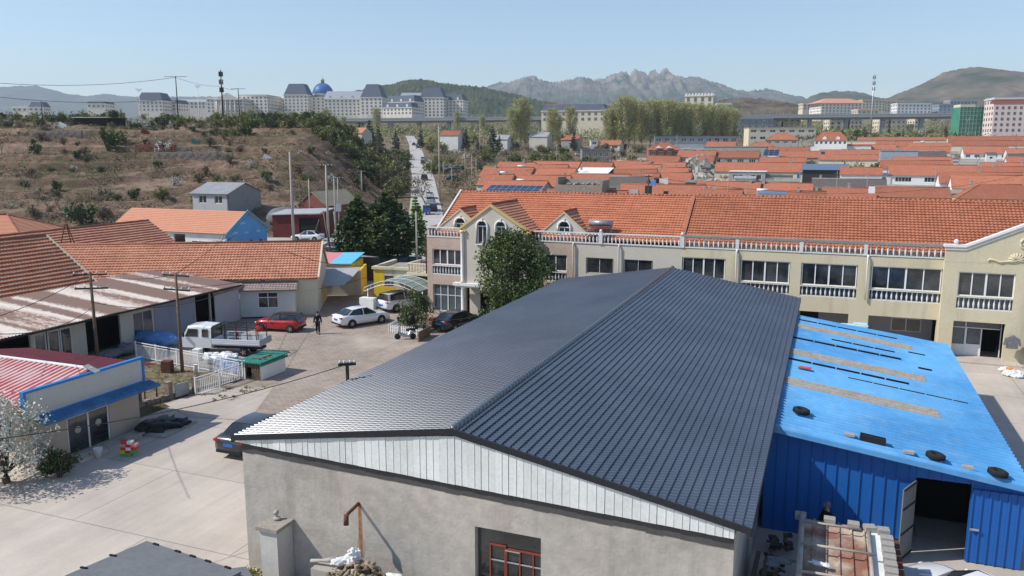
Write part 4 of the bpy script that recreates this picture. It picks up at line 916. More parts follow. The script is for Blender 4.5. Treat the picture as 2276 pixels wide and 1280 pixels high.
# --- yellow terrace : local x = l+10.1 (0..17.6), then gabled part 17.6..27
mb=MB(); wins=[(.02,3.25),(4.3,7.8),(8.55,12.3),(13.15,17.6)]
ops=[(a,b,4.42,6.02) for a,b in wins]+[(a,b,3.6,4.36) for a,b in wins]+[(a,b,-.0,2.5) for a,b in ((.3,5.0),(6.0,11.9),(13.2,17.5))]
mb.wall(17.7,6.98,.3,ops,x0=0,z0=-.3,y0=0)
mb.box(0,26.9,11.2,11.5,-.3,6.7); mb.box(26.6,26.9,.3,11.2,-.3,6.7); mb.box(0,26.6,.31,11.19,6.42,6.6)
mb.box(0,17.7,.31,3.6,2.55,2.7)
mb.build('wall',K['cream'],hy)
mb=MB(); mb.wall(17.6,2.8,.2,[(8.6,9.9,0,2.),(14.9,15.9,.9,1.9),(15.9,16.9,.9,1.9)],x0=0,z0=-.3,y0=3.0); mb.build('porch_wall',M('grey_porch_wall',(.33,.33,.37),var=.06),hy)
window(hy,14.9,16.9,.9,1.9,3.1,n=2)
mb=MB(); mb.box(8.6,9.9,3.1,3.14,-.1,2.); mb.build('door',K['dark'],hy)
for (a,b) in wins:
    window(hy,a+.04,b-.04,4.42,6.02,.1,n=4)
    mb=MB(); balu(mb,a,b,3.6,4.38,.02,step=.3,r=.075,rail=.07,wd=.18); mb.build('balustrade',K['balust'],hy)
    mb=MB(); mb.box(a,b,.24,.27,3.6,4.36); mb.build('balcony_back',K['glass_blue'],hy)
for a,b in ((.02,3.9),(4.15,8.35),(8.6,12.6),(12.85,17.6)):
    mb=MB(); balu(mb,a,b,6.72,7.60,-.04,step=.34,r=.075,rail=.08,wd=.2); mb.build('balustrade',K['balust'],hy)
mb=MB(); mb.box(-.1,17.65,-.1,.22,7.601,7.70); mb.box(-.1,17.65,.25,.4,6.72,7.05); mb.build('coping',K['cap'],hy)
for x in (3.9,8.35,12.6): mb=MB(); mb.box(x,x+.25,-.05,.17,6.72,7.6); mb.build('balustrade_post',K['balust'],hy)
for par,xs in ((hy,(4.02,12.9)),(hs,(13.15,16.85))):
    for x in xs:
        mb=MB(); mb.path([(x,-.02,6.75),(x,-.14,6.6),(x,-.14,3.6)],.065,k=10); mb.build('downpipe',K['white'] if par is hy else K['offwhite'],par)
mb=MB(); slope(mb,(0.05,RY0-.1,RZ0+.02),(1,0,0),V,27.0,S+.1,course=.32,step=.07,pitch=.25,amp=.026,samp=4,wob=.04,rg=4)
mb.hexa([(.0,RY1,RZ1-.1),(27,RY1,RZ1-.1),(27,11.8,6.7),(.0,11.8,6.7)],[(.0,RY1,RZ1+.0),(27,RY1,RZ1+.0),(27,11.8,6.8),(.0,11.8,6.8)])
rm2=mb.build('roof',K['tile'],hy); ridgecap(rm2,0,27,RY1,RZ1+.05)
mb=MB(); mb.hexa([(-.35,RY0-.1,RZ0-.1),(-.05,RY0-.1,RZ0-.1),(-.05,RY1,RZ1-.1),(-.35,RY1,RZ1-.1)],[(-.35,RY0-.1,RZ0+.13),(-.05,RY0-.1,RZ0+.13),(-.05,RY1,RZ1+.12),(-.35,RY1,RZ1+.12)]); mb.build('parting_course',K['ridge'],rm2)
# gabled end block
gy=-.5; gx0,gx1=17.6,30.; gpk=24.6; gpz=10.35
tp=lambda x: 7.62 if x<18.7 else (7.62+(gpz-7.62)*(x-18.7)/(gpk-18.7) if x<gpk else gpz-(gpz-7.62)*(x-gpk)/5.4)  # pale version is the same mansard with its sunlit tone put into the colour
mb=MB(); mb.wall(12.4,6.9,.3,[(18.5,21.8,4.35,5.98),(18.5,21.8,3.45,4.3),(18.45,21.5,-.0,2.62),(23.5,27,4.35,5.98),(23.3,27,-.3,2.6)],x0=gx0,z0=-.3,y0=gy)
mb.extr([(gx0,gy+.3,6.61),(gx0,gy+.3,7.62),(18.7,gy+.3,7.62),(gpk,gy+.3,gpz),(gx1,gy+.3,7.62),(gx1,gy+.3,6.61)],(0,-.3,0))
mb.box(gx0,gx0+.3,gy+.31,.0,-.3,6.6); mb.build('gable_wall',K['cream'],hy)
mb=MB(); cy=gy-.12
for a,b in (((gx0-.12,7.62),(18.75,7.62)),((18.75,7.62),(gpk,gpz)),((gpk,gpz),(gx1,7.62))):
    mb.hexa([(a[0],cy,a[1]),(b[0],cy,b[1]),(b[0],gy+.4,b[1]),(a[0],gy+.4,a[1])],[(a[0],cy,a[1]+.16),(b[0],cy,b[1]+.16),(b[0],gy+.4,b[1]+.16),(a[0],gy+.4,a[1]+.16)])
mb.ball((18.2,gy+.15,7.98),.16); mb.build('coping',K['white'],hy)
mb=MB(); cy=gy-.06
for a,b in (((gx0-.06,7.42),(18.8,7.42)),((18.8,7.42),(gpk,gpz-.2))):
    mb.hexa([(a[0],cy,a[1]),(b[0],cy,b[1]),(b[0],gy,b[1]),(a[0],gy,a[1])],[(a[0],cy,a[1]+.2),(b[0],cy,b[1]+.2),(b[0],gy,b[1]+.2),(a[0],gy,a[1]+.2)])
mb.build('cornice',K['offwhite'],hy)
# scroll relief
mb=MB(); c0=(22.6,gy-.03)
mb.path([(20.1,c0[1],6.75),(20.2,c0[1],6.9),(20.5,c0[1],6.85),(20.8,c0[1],6.72),(21.1,c0[1],6.78),(21.5,c0[1],6.8),(22.2,c0[1],6.95)],[.04,.07,.06,.07,.05,.07,.06],k=8)
for i in range(9):
    a=math.pi*i/8; mb.path([(21.75,c0[1],6.85),(21.75+.5*math.cos(a),c0[1],6.85+.5*math.sin(a))],[.05,.07],k=6)
mb.path([(22.2+.35*math.cos(2*math.pi*i/14),c0[1],8.0+.35*math.sin(2*math.pi*i/14)) for i in range(15)],.07,k=8)
mb.path([(22.2+.18*math.cos(2*math.pi*i/10),c0[1],8.0+.18*math.sin(2*math.pi*i/10)) for i in range(11)],.04,k=6)
mb.build('relief',K['cream'],hy)
window(hy,18.5,21.8,4.35,5.98,gy+.1,n=4); window(hy,23.5,27,4.35,5.98,gy+.1,n=4)
mb=MB(); balu(mb,18.5,21.8,3.45,4.32,gy+.02,step=.3,r=.075,rail=.07,wd=.18); mb.build('balustrade',K['balust'],hy)
mb=MB(); mb.box(18.5,21.8,gy+.24,gy+.27,3.45,4.3); mb.build('balcony_back',K['glass_blue'],hy)
# entrance: white framed screen with door ajar
mb=MB(); yy=gy+.95; bars(mb,18.45,21.5,.02,2.62,yy,t=.06,vx=(19.35,)); mb.box(18.5,21.4,yy,yy+.06,2.0,2.06); mb.box(19.38,19.45,yy-.01,yy+.06,.05,2.0); mb.box(20.28,20.35,yy-.01,yy+.06,.05,2.0)
ef=mb.build('entrance_screen',K['pvc'],hy)
mb=MB(); mb.box(18.5,19.35,yy+.02,yy+.05,.05,.85); mb.box(19.45,20.28,yy+.01,yy+.05,.08,.9); mb.build('door_panel',K['white'],ef)
mb=MB(); mb.box(18.5,19.3,yy+.03,yy+.05,.86,1.98); mb.box(18.5,21.45,yy+.03,yy+.05,2.07,2.56); mb.box(19.5,20.25,yy+.03,yy+.05,.95,1.95); mb.build('pane',K['glass_blue'],ef)
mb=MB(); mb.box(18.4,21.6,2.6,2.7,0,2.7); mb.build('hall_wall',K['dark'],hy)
mb=MB(); mb.box(18.0,22.5,gy-1.1,gy+.9,-.1,.1); mb.build('door_step',K['yard'],hy)
mb=MB(); mb.box(23.2,27,gy+.3,gy+.34,-.1,2.6); mb.build('shutter',K['iron'],hy)
# washing on the corner of the terrace
for i,(x,z,w,h,mt,lb) in enumerate([(21.9,1.35,.42,.62,'greycloth','grey hooded jacket hanging on a rail by the entrance of the yellow terrace'),(22.95,.95,.3,.75,'blackcloth','dark striped garment hanging right of the grey jacket')]):
    mb=MB(); n=8; rows=[]
    for sgn in (-1,1):
        pass
    ring=lambda zz,ww: [(ww*math.cos(2*math.pi*j/14)*(1+.1*math.sin(5*j)),.12*math.sin(2*math.pi*j/14),zz) for j in range(14)]
    prof=[(0,.25*w),(-.08,.8*w),(-.25,1.*w),(-h*.8,1.05*w),(-h,1.1*w)]
    if i==0:
        for sg in (-1,1):
            mb.extr([(0,-.07,0),(sg*.12,-.07,.02),(sg*.42,-.07,-.12),(sg*.52,-.07,-.55),(sg*.40,-.07,-.58),(sg*.33,-.07,-.28),(sg*.34,-.07,-.78),(0,-.07,-.8)][::sg],(0,.14,0))
        mb.ball((0,.02,.02),.15,.1,.1)
    else:
        mb.extr([(-.22,-.06,0),(.22,-.06,0),(.3,-.06,-.2),(.26,-.06,-1.05),(.0,-.06,-.95),(-.26,-.06,-1.05),(-.3,-.06,-.2)],(0,.12,0))
    rr=[]; prof=[]
    mb.smooth=True
    for r0,r1 in zip(rr,rr[1:]):
        for j in range(14): mb.face((r0+j,r0+(j+1)%14,r1+(j+1)%14,r1+j))
    mb.smooth=False
    x_,y_=W(-10.1+x,FD-1.0); tag(mb.build('hanging_clothes',K[mt],loc=(x_,y_,z+.55),rot=-AZ),lb,'clothes')
lump('rubbish_bags','heap of white and orange plastic bags on the concrete by the yellow terrace','rubbish bags',K['plastic_white'],11.3,57.0,.0,[((0,0,.15),.45,.35,.22),((.5,.2,.15),.35,.3,.2),((-.2,.5,.2),.35,.3,.25),((.3,-.3,.1),.4,.25,.15)],seed=12)
lump('orange_bag','small orange bag on top of the white rubbish bags','bag',M('orange_plastic',(.75,.25,.03)),11.25,57.3,.42,[((0,0,0),.2,.12,.09)],seed=2)
lump('sack','dark grey bulging sack right of the white rubbish bags','sack',K['bluegrey'],12.6,56.7,.3,[((0,0,0),.45,.4,.35)],seed=6)
# ------------------------------------------------------------------ generic gabled house
def house(name,label,cat,x,y,z,rot,w,dp,wh,rise,roof='tile_far',wall='offwhite',group=None,wins=(),door=None,chim=(),ov=.3,course=.34,step=.05,amp=0.,samp=2,cap=True,hip=0.,base_=-1.5,wob=0.,frame='pvc',gl='glass',back=True,pitch=.25,verge=False):
    t=thing(name,label,cat,(x,y,z),rot,group)
    mb=MB(); f=-dp/2; b=dp/2
    ops=[o for o in wins]+([door] if door else [])
    mb.wall(w,wh-base_,.25,ops,x0=-w/2,z0=base_,y0=f)
    mb.box(-w/2,-w/2+.25,f+.25,b,base_,wh); mb.box(w/2-.25,w/2,f+.25,b,base_,wh); mb.box(-w/2+.25,w/2-.25,b-.25,b,base_,wh)
    if not hip:
        for s in (-w/2,w/2-.2): mb.extr([(s,f,wh+.001),(s,b,wh+.001),(s,0,wh+rise-.12)],(.2,0,0))
    mb.build('wall',K[wall],t)
    S=math.hypot(dp/2+ov,rise*(1+2*ov/dp)); sl=rise/(dp/2); rz=wh+rise+.03; ez=rz-sl*(dp/2+ov)
    V=Vector((0,dp/2+ov,rz-ez)); S=V.length; V.normalize()
    mb=MB(); X0,X1=-w/2-ov*.6,w/2+ov*.6
    if hip:
        hl=lambda q: hip*q/S; hh=lambda q: (X1-X0)-hip*q/S
        slope(mb,(X0,f-ov,ez),(1,0,0),V,X1-X0,S,course=course,step=step,amp=amp,samp=samp,ulo=hl,uhi=hh,wob=wob,pitch=pitch)
        Vb=Vector((0,-V.y,V.z)); slope(mb,(X0,b+ov,ez),(1,0,0),Vb,X1-X0,S,course=course*2,step=step,amp=0,ulo=hl,uhi=hh)
        for sx,xx in ((1,X0),(-1,X1)):
            Vh=Vector((sx*hip,0,rz-ez)); Sh=Vh.length; Vh.normalize(); D=dp+2*ov
            slope(mb,(xx,f-ov,ez),(0,1,0),Vh,D,Sh,course=course,step=step,amp=0,ulo=lambda q:D/2*q/Sh,uhi=lambda q:D-D/2*q/Sh)
    else:
        slope(mb,(X0,f-ov,ez),(1,0,0),V,X1-X0,S,course=course,step=step,amp=amp,samp=samp,wob=wob,pitch=pitch)
        if back:
            Vb=Vector((0,-V.y,V.z)); slope(mb,(X0,b+ov,ez),(1,0,0),Vb,X1-X0,S,course=course*2,step=step,amp=0)
    r=mb.build('roof',K[roof],t)
    if cap:
        mb=MB(); mb.path([(X0+hip,0,rz+.05),(X1-hip,0,rz+.05)],.12,k=6)
        if hip:
            for xx,s in ((X0,1),(X1,-1)):
                for yy in (f-ov,b+ov): mb.path([(xx,yy,ez+.06),(xx+s*hip,0,rz+.06)],.09,k=5)
        mb.build('ridge_cap',K['ridge'] if roof!='tile_grey' else K['cap'],r)
    if verge:
        for xx in (X0,X1):
            mb=MB(); mb.hexa([(xx-.08,f-ov-.02,ez-.08),(xx+.08,f-ov-.02,ez-.08),(xx+.08,0,rz-.06),(xx-.08,0,rz-.06)],[(xx-.08,f-ov-.02,ez+.13),(xx+.08,f-ov-.02,ez+.13),(xx+.08,0,rz+.14),(xx-.08,0,rz+.14)]); mb.build('verge',K['cream_clean'],r)
    for c in chim:
        mb=MB(); q=c[1] if len(c)>1 else .3; yy=-q; zz=rz-sl*abs(q)
        mb.box(c[0]-.22,c[0]+.22,yy-.2,yy+.2,zz-.25,zz+.75); mb.box(c[0]-.27,c[0]+.27,yy-.25,yy+.25,zz+.75,zz+.85); mb.build('chimney',K['blockwall'],r)
    for (xa,xb,za,zb) in wins:
        n=max(1,round((xb-xa)/.7)); mb=MB(); bars(mb,xa,xb,za,zb,f+.05,t=.06,vx=[xa+(xb-xa)*i/n for i in range(1,n)]); fw=mb.build('window',K[frame],t)
        mb=MB(); mb.box(xa+.03,xb-.03,f+.09,f+.11,za+.03,zb-.03); mb.build('pane',K[gl],fw)
    if door:
        xa,xb,za,zb=door; mb=MB(); mb.box(xa,xb,f+.08,f+.12,za,zb); mb.build('door',K['dark'],t)
    return t,r
# ------------------------------------------------------------------ shop at the left
shp=sthing('shop','small beige shop with a blank blue-edged signboard and a red and white striped roof','shop',-32.1,23.9,0)
mb=MB(); mb.T=Matrix.Rotation(R(90),4,'Z')     # wall runs along +y, outer face towards +x
mb.wall(5.9,3.3,.2,[(1.72,4.08,-.28,2.3)],x0=0,z0=-.35,y0=0)
mb.T=None
mb.wall(6.6,3.2,.2,[(-3.2,-1.4,.6,2.1)],x0=-6.8,z0=-.35,y0=0); mb.box(-6.8,-.2,5.7,5.9,-.35,2.85); mb.box(-6.8,-6.6,.2,5.7,-.35,2.85)
mb.build('wall',M('shop_beige_wall',(.50,.41,.33),var=.05,scale=.6),shp)
mb=MB(); mb.T=Matrix.Rotation(R(90),4,'Z'); bars(mb,1.72,4.08,-.28,2.28,.05,t=.08,vx=(2.9,)); mb.box(1.8,4.0,.05,.11,1.72,1.8)
sf=mb.build('door_frame',K['white'],shp)
mb=MB(); mb.T=Matrix.Rotation(R(90),4,'Z'); mb.box(1.8,2.86,.09,.11,-.2,1.72); mb.box(2.94,4.0,.09,.11,-.2,1.72); mb.box(1.8,4.0,.09,.11,1.8,2.2); mb.build('pane',K['glass'],sf)
mb=MB()
for y in (2.33,3.47): 
    mb.T=Matrix.Translation((-.075,y,1.05))@Matrix.Rotation(R(90),4,'Y'); mb.lathe([(.17,0),(.17,.006)],k=20)
mb.build('sticker',M('pale_door_sticker',(.42,.43,.33)),sf)
mb=MB(); mb.box(-5.35,-3.25,-.02,.03,.55,2.15) if False else None
mb=MB(); bars(mb,-3.2,-1.4,.6,2.1,.06,t=.07,vx=(-2.3,),hz=(1.5,)); wf_=mb.build('window',K['white'],shp)
mb=MB(); mb.box(-3.15,-1.45,.1,.12,.65,2.05); mb.build('pane',K['glass'],wf_)
mb=MB(); mb.box(0,.14,-.35,6.2,2.38,3.62); sg_=mb.build('signboard',M('blank_sign_face',(.53,.52,.47),var=.06,scale=.5),shp)
mb=MB(); mb.box(-.03,.19,-.4,6.25,3.55,3.66); mb.box(-.03,.19,-.4,6.25,2.33,2.43); mb.box(-.03,.19,-.4,-.28,2.43,3.55); mb.box(-.03,.19,6.13,6.25,2.43,3.55); mb.build('sign_frame',K['blue_trim'],sg_)
mb=MB(); mb.hexa([(.15,-.1,2.30),(.85,-.1,2.12),(.85,6.55,2.12),(.15,6.55,2.30)],[(.15,-.1,2.36),(.85,-.1,2.2),(.85,6.55,2.2),(.15,6.55,2.36)]); mb.box(.83,.88,-.1,6.55,2.1,2.24); mb.build('awning',M('worn_blue_board',(.05,.16,.32),var=.35,scale=1.5,stain=.5,stcol=(.16,.24,.32)),shp)
mb=MB(); mb.box(-.02,.02,2.6,3.0,3.66,3.7); mb.T=Matrix.Translation((.0,3.3,3.75))@Matrix.Rotation(R(25),4,'Y')@Matrix.Rotation(R(10),4,'Z'); mb.box(-.35,.35,-.17,.17,0,.03); sp_=mb.build('solar_lamp_panel',K['greysheet'],sg_)
# striped corrugated roof; ridge along x
K['stripe']=None
def stripemat():
    m,nt,b=newmat('red_white_corrugated'); L=nt.links
    tc=nd(nt,'ShaderNodeTexCoord'); sp=nd(nt,'ShaderNodeSeparateXYZ'); L.new(tc.outputs['Object'],sp.inputs[0])
    s=nd(nt,'ShaderNodeMath',operation='MULTIPLY'); L.new(sp.outputs[0],s.inputs[0]); s.inputs[1].default_value=2*math.pi/.34
    sn=nd(nt,'ShaderNodeMath',operation='SINE'); L.new(s.outputs[0],sn.inputs[0])
    n=nd(nt,'ShaderNodeTexNoise',Scale=.8,Detail=6.); L.new(tc.outputs['Object'],n.inputs['Vector'])
    ad=nd(nt,'ShaderNodeMath',operation='MULTIPLY_ADD'); L.new(n.outputs[0],ad.inputs[0]); ad.inputs[1].default_value=3.4; L.new(sn.outputs[0],ad.inputs[2])
    r=nd(nt,'ShaderNodeMapRange'); r.inputs[1].default_value=1.4;r.inputs[2].default_value=2.4; L.new(ad.outputs[0],r.inputs[0])
    mx=nd(nt,'ShaderNodeMix',data_type='RGBA'); L.new(r.outputs[0],mx.inputs[0]); mx.inputs[6].default_value=(.40,.05,.065,1); mx.inputs[7].default_value=(.62,.50,.46,1)
    L.new(mx.outputs[2],b.inputs['Base Color']); b.inputs['Roughness'].default_value=.6; return m
def corrx(mb,x0,x1,ya,za,yb,zb,p=.3,a=.03,s=6,seg=3):
    n=int((x1-x0)/p*s); rows=[]
    for j in range(seg+1):
        t=j/seg; rows.append([(x0+(x1-x0)*i/n,ya+(yb-ya)*t,za+(zb-za)*t+a*math.sin(2*math.pi*(x0+(x1-x0)*i/n)/p)) for i in range(n+1)])
    mb.smooth=True; mb.grid(rows); mb.smooth=False
mb=MB(); corrx(mb,-9.5,-.02,-1.1,2.95,3.3,3.75,p=.34); rr=mb.build('roof',stripemat(),shp)
mb=MB(); corrx(mb,-9.5,-.02,3.3,3.75,7.4,2.95,p=.34); mb.build('roof',M('dark_red_corrugated',(.16,.03,.04),var=.2),shp)
mb=MB(); mb.box(-9.5,-.02,3.2,3.42,3.76,3.81); mb.build('ridge_cap',K['white'],rr)
# step slabs, bucket, toy crates, rubbish in front of the shop
def sbox(name,label,cat,mat,l,d,z,dx,dy,dz,rot=0.,group=None,tilt=0.):
    mb=MB(); mb.box(-dx/2,dx/2,-dy/2,dy/2,0,dz); x,y=W(l,d); o=tag(mb.build(name,mat,loc=(x,y,z),rot=-AZ+rot),label,cat,group)
    if tilt: o.rotation_euler=(0,tilt,-AZ+rot)
    return o
sbox('door_slab','long low concrete slab in front of the glass shop doors','slab',K['yard'],-31.3,26.9,-.02,.9,3.6,.12)
sbox('loose_slab','pale stone slab leaning by the far end of the shop doors','slab',K['conc'],-31.2,28.6,.12,.7,1.5,.1,rot=.2)
sbox('stone_block','small pale block at the near end of the shop doorstep','block',K['conc'],-31.4,25.0,.0,.4,.35,.2,rot=.3)
x_,y_=W(-30.75,26.0); mb=MB(); mb.lathe([(.15,0),(.2,.4),(.21,.42),(.18,.42),(.17,.38)],k=14); tag(mb.build('bucket',K['white'],loc=(x_,y_,0)),'white bucket standing before the glass shop doors','bucket')
tc_=sthing('toy_blocks','small stack of red, green and white boxes standing on the concrete before the shop','boxes',-29.5,26.6,0,rot=.3)
rnd=random.Random(2); cols=[M('red_box',(.55,.03,.04)),M('green_box',(.03,.42,.08)),M('pinkish_box',(.6,.25,.25)),M('white_box',(.7,.68,.62)),M('yellow_box',(.5,.5,.05))]
for i,(x,z,c) in enumerate([(-.25,0,1),(0,0,1),(-.25,.15,4),(.02,.15,0),(.25,.17,1),(-.22,.3,0),(.03,.3,3),(.28,.33,0),(-.2,.45,2),(.05,.45,0),(.3,.47,2),(.1,.6,3),(-.18,.6,0)]):
    mb=MB(); mb.box(x-.12,x+.12,-.12,.12,z,z+.145); mb.build('box',cols[c],tc_)
lump('covered_heap','low heap of rubbish under black sheeting beside the far corner of the shop','rubbish heap',M('black_sheeting',(.02,.022,.022),rough=.5,bump=.5,bscale=6),-31.0,29.9,.0,[((0,0,.15),.9,1.1,.32),((.6,.7,.12),.5,.6,.22),((-.2,-.6,.25),.5,.5,.3)],seed=4,jit=.2)
lump('dark_crate_heap','dark reddish heap against the shop wall beside the blossoming tree','rubbish heap',M('dark_rubbish',(.06,.03,.03),island=.3),-31.5,24.6,.0,[((0,0,.15),.4,.5,.3),((.3,-.6,.1),.3,.3,.2)],seed=14,jit=.25)
sbox('kerb_slab','low concrete base slab under the covered rubbish heap','slab',K['conc'],-30.6,30.1,.0,1.6,2.4,.1,rot=.1)
# ------------------------------------------------------------------ vegetable garden and fences
gd=MB(); rnd=random.Random(8)
G0=[(-45.5,31.0),(-34.9,32.0),(-33.7,35.0),(-33.1,38.3),(-44.2,40.0)]
gd.smooth=True; n=40; rows=[]
for j in range(n+1):
    v=j/n; a=Vector((-46-(.0)*v,30.5+9.6*v)); b=Vector((-34.9+1.7*v,32.4+6.*v)); rows.append([(*W(*(a+(b-a)*(i/n))),.03+.11*abs(noise.noise(Vector((i*.45,j*.45,1))))+.1*abs(noise.noise(Vector((i*.17,j*.9,4))))) for i in range(n+1)])
gd.grid(rows); gd_o=tag(gd.build('garden_soil',K['soil']),kind='structure')
def railing(name,label,a,b,h=1.0,step=.13,z=0.,group=None,mat='pvc'):
    L=math.dist(a,b); ang=math.atan2(b[1]-a[1],b[0]-a[0]); x,y=W(*a); t=thing(name,label,'fence',(x,y,z),-AZ+ang,group)
    mb=MB(); mb.box(0,L,-.025,.025,h-.05,h); mb.box(0,L,-.02,.02,.12,.16); mb.box(0,L,-.02,.02,h-.2,h-.16)
    n=int(L/2.2)+1
    for i in range(n+1): x=L*i/n; mb.box(x-.035,x+.035,-.035,.035,0,h+.05)
    k=int(L/step)
    for i in range(1,k): x=L*i/k; mb.box(x-.014,x+.014,-.014,.014,.16,h-.16)
    mb.build('panel',K[mat],t)
    return t
railing('railing_fence','long white steel railing between the garden and the white truck',(-43.3,40.3),(-33.0,38.9),h=1.15)
railing('railing_fence','short white railing along the garden towards the green-topped hutch',(-33.4,35.1),(-33.0,38.7),h=1.05)
w1=sthing('garden_wall','low rubble kerb wall edging the garden towards the yard','wall',-34.9,31.9,0,rot=math.atan2(6.7,1.7)-0)
mb=MB(); 
for i in range(26): 
    x=i*.27; s=rnd.uniform(.1,.2); mb.box(x,x+.25,-s*.8,s*.8,-.05,.12+s)
mb.build('stones',K['stone'],w1)
for (l,d,h,w_,mt,lb,nm) in [(-34.4,34.1,.95,.3,'stone','square stone gate post of the garden next to the grey panel','post'),(-33.6,35.2,1.0,.16,'wood','weathered wooden post where the short white railing begins','post')]:
    mb=MB(); mb.box(-w_/2,w_/2,-w_/2,w_/2,0,h); mb.box(-w_/2-.02,w_/2+.02,-w_/2-.02,w_/2+.02,h,h+.05); x_,y_=W(l,d); tag(mb.build('gate_post',K[mt],loc=(x_,y_,0),rot=-AZ),lb,nm)
sbox('garden_board','plain grey board closing the garden gap beside the stone post','board',K['greysheet'],-34.0,34.7,.05,.06,.9,.75,rot=-.2)
for i,(l,d,h,lb) in enumerate([(-34.95,32.9,.95,'thin rusty post of the garden wire fence nearest the shop'),(-34.7,33.5,1.0,'thin rusty post of the garden wire fence near the stone post')]):
    mb=MB(); mb.box(-.03,.03,-.03,.03,0,h); x_,y_=W(l,d); tag(mb.build('fence_post',K['rust'],loc=(x_,y_,0)),lb,'post')
sbox('leaning_board','weathered board standing in the garden fence by the shop','board',K['wood'],-34.75,32.3,.0,.05,.35,.95)
sbox('tree_guard','rusty dark sheet box around the foot of the garden pole','box',K['rust'],-38.4,38.1,.0,.6,.5,.85,rot=.3)
# weeds scattered in the garden
def tuft(mb,x,y,z,r,n,h,rnd,size=.05):
    for i in range(n):
        a=rnd.uniform(0,6.28);q=rnd.random()**.6*r; cx=x+q*math.cos(a);cy=y+q*math.sin(a);cz=z+rnd.uniform(.1,1)*h
        s=size*rnd.uniform(.6,1.3); u=Vector((rnd.gauss(0,1),rnd.gauss(0,1),rnd.gauss(0,.6))).normalized()*s; v=Vector((rnd.gauss(0,1),rnd.gauss(0,1),rnd.gauss(0,1))).normalized(); v=(v-u.normalized()*v.dot(u.normalized())).normalized()*s*.7
        c=Vector((cx,cy,cz)); mb.poly([c-u-v,c+u-v,c+u+v,c-u+v])
mb=MB(); rnd=random.Random(21)
for i in range(170):
    l=rnd.uniform(-45,-34.9);d=rnd.uniform(31,39.5)
    if d<32.3+(l+45)*.05: continue
    x,y=W(l,d); tuft(mb,x,y,.08,rnd.uniform(.1,.4),rnd.randint(10,26),rnd.uniform(.05,.14),rnd,.028)
for i in range(40):
    l=rnd.uniform(-34.3,-30.5);d=rnd.uniform(34.5,38); x,y=W(l,d); tuft(mb,x,y,.02,.15,8,.08,rnd,.04)
for i in range(60):
    l=rnd.uniform(-17.6,-16.3);d=rnd.uniform(19.0,20.2); x,y=W(l,d); tuft(mb,x,y,.0,.2,12,.15,rnd,.04)
tag(mb.build('weeds',K['l_bush']),kind='stuff')
# hutch
ht=sthing('hutch','low hutch of dark slats and white panels under a green felt roof by the garden','hutch',-33.4,38.9,0)
mb=MB()
for i in range(12): x=i*.135; mb.box(x,x+.08,-.03,.0,0,1.05) if not 4<=i<=6 else mb.box(x,x+.08,-.03,0,.8,1.05)
mb.box(0,1.6,.02,.04,0,.05); mb.build('slats',K['wood'],ht)
mb=MB(); mb.box(0,1.6,.6,.64,0,1.02); mb.build('back',K['dark'],ht)
mb=MB(); mb.box(1.56,1.62,0,2.4,.03,1.1); mb.box(0,.05,0,2.4,.03,1.1); mb.box(.05,1.56,2.35,2.4,.03,1.1); mb.build('panel',K['white'],ht)
mb=MB(); mb.hexa([(-.12,-.2,1.08),(1.75,-.2,1.1),(1.75,2.55,1.16),(-.12,2.55,1.12)],[(-.12,-.2,1.14),(1.75,-.2,1.17),(1.75,2.55,1.22),(-.12,2.55,1.18)]); mb.box(1.72,1.77,-.2,2.5,.95,1.1); mb.build('roof',K['greenfelt'],ht)
mb=MB(); mb.box(.5,1.5,.6,.75,1.18,1.22); mb.box(.9,1.6,1.1,1.25,1.18,1.22); mb.box(1.0,1.15,.5,1.7,1.22,1.25); tag(mb.build('board',K['wood'],ht),'loose boards lying on the green roof')
lump('plastic_sheeting','crumpled white plastic sheeting heaped behind the white railing','plastic sheeting',K['plastic_white'],-36.3,40.8,.0,[((0,0,.5),1.1,.5,.35),((.8,-.2,.75),.7,.4,.3),((-1.2,.3,.4),.7,.5,.35)],seed=19,jit=.2)
lump('blue_sheeting','blue plastic sheeting piled low behind the right end of the white railing','plastic sheeting',K['tarp'],-34.6,39.9,.0,[((0,0,.3),1.0,.5,.3),((-1.,.2,.3),.5,.4,.25)],seed=29,jit=.2)
lump('tarpaulin_pile','long heap under a pale blue tarpaulin beside the white truck cab','tarpaulin heap',K['tarp'],-44.2,42.9,.0,[((0,0,.75),1.9,.85,.5),((-1.2,.1,.7),.9,.8,.5),((1.1,0,.7),.8,.8,.45)],seed=33,jit=.08)
sbox('white_crate','white plastic crate between the tarpaulin and the plastic sheeting','crate',K['white'],-39.0,41.4,0,.5,.5,.8,rot=.2)
mb=MB(); mb.lathe([(.14,0),(.13,.55),(.1,.62),(.15,.65)],k=12); x_,y_=W(-36.6,38.6); tag(mb.build('drain_can',K['offwhite'],loc=(x_,y_,0)),'small pale tin can column at the middle of the white railing','can')
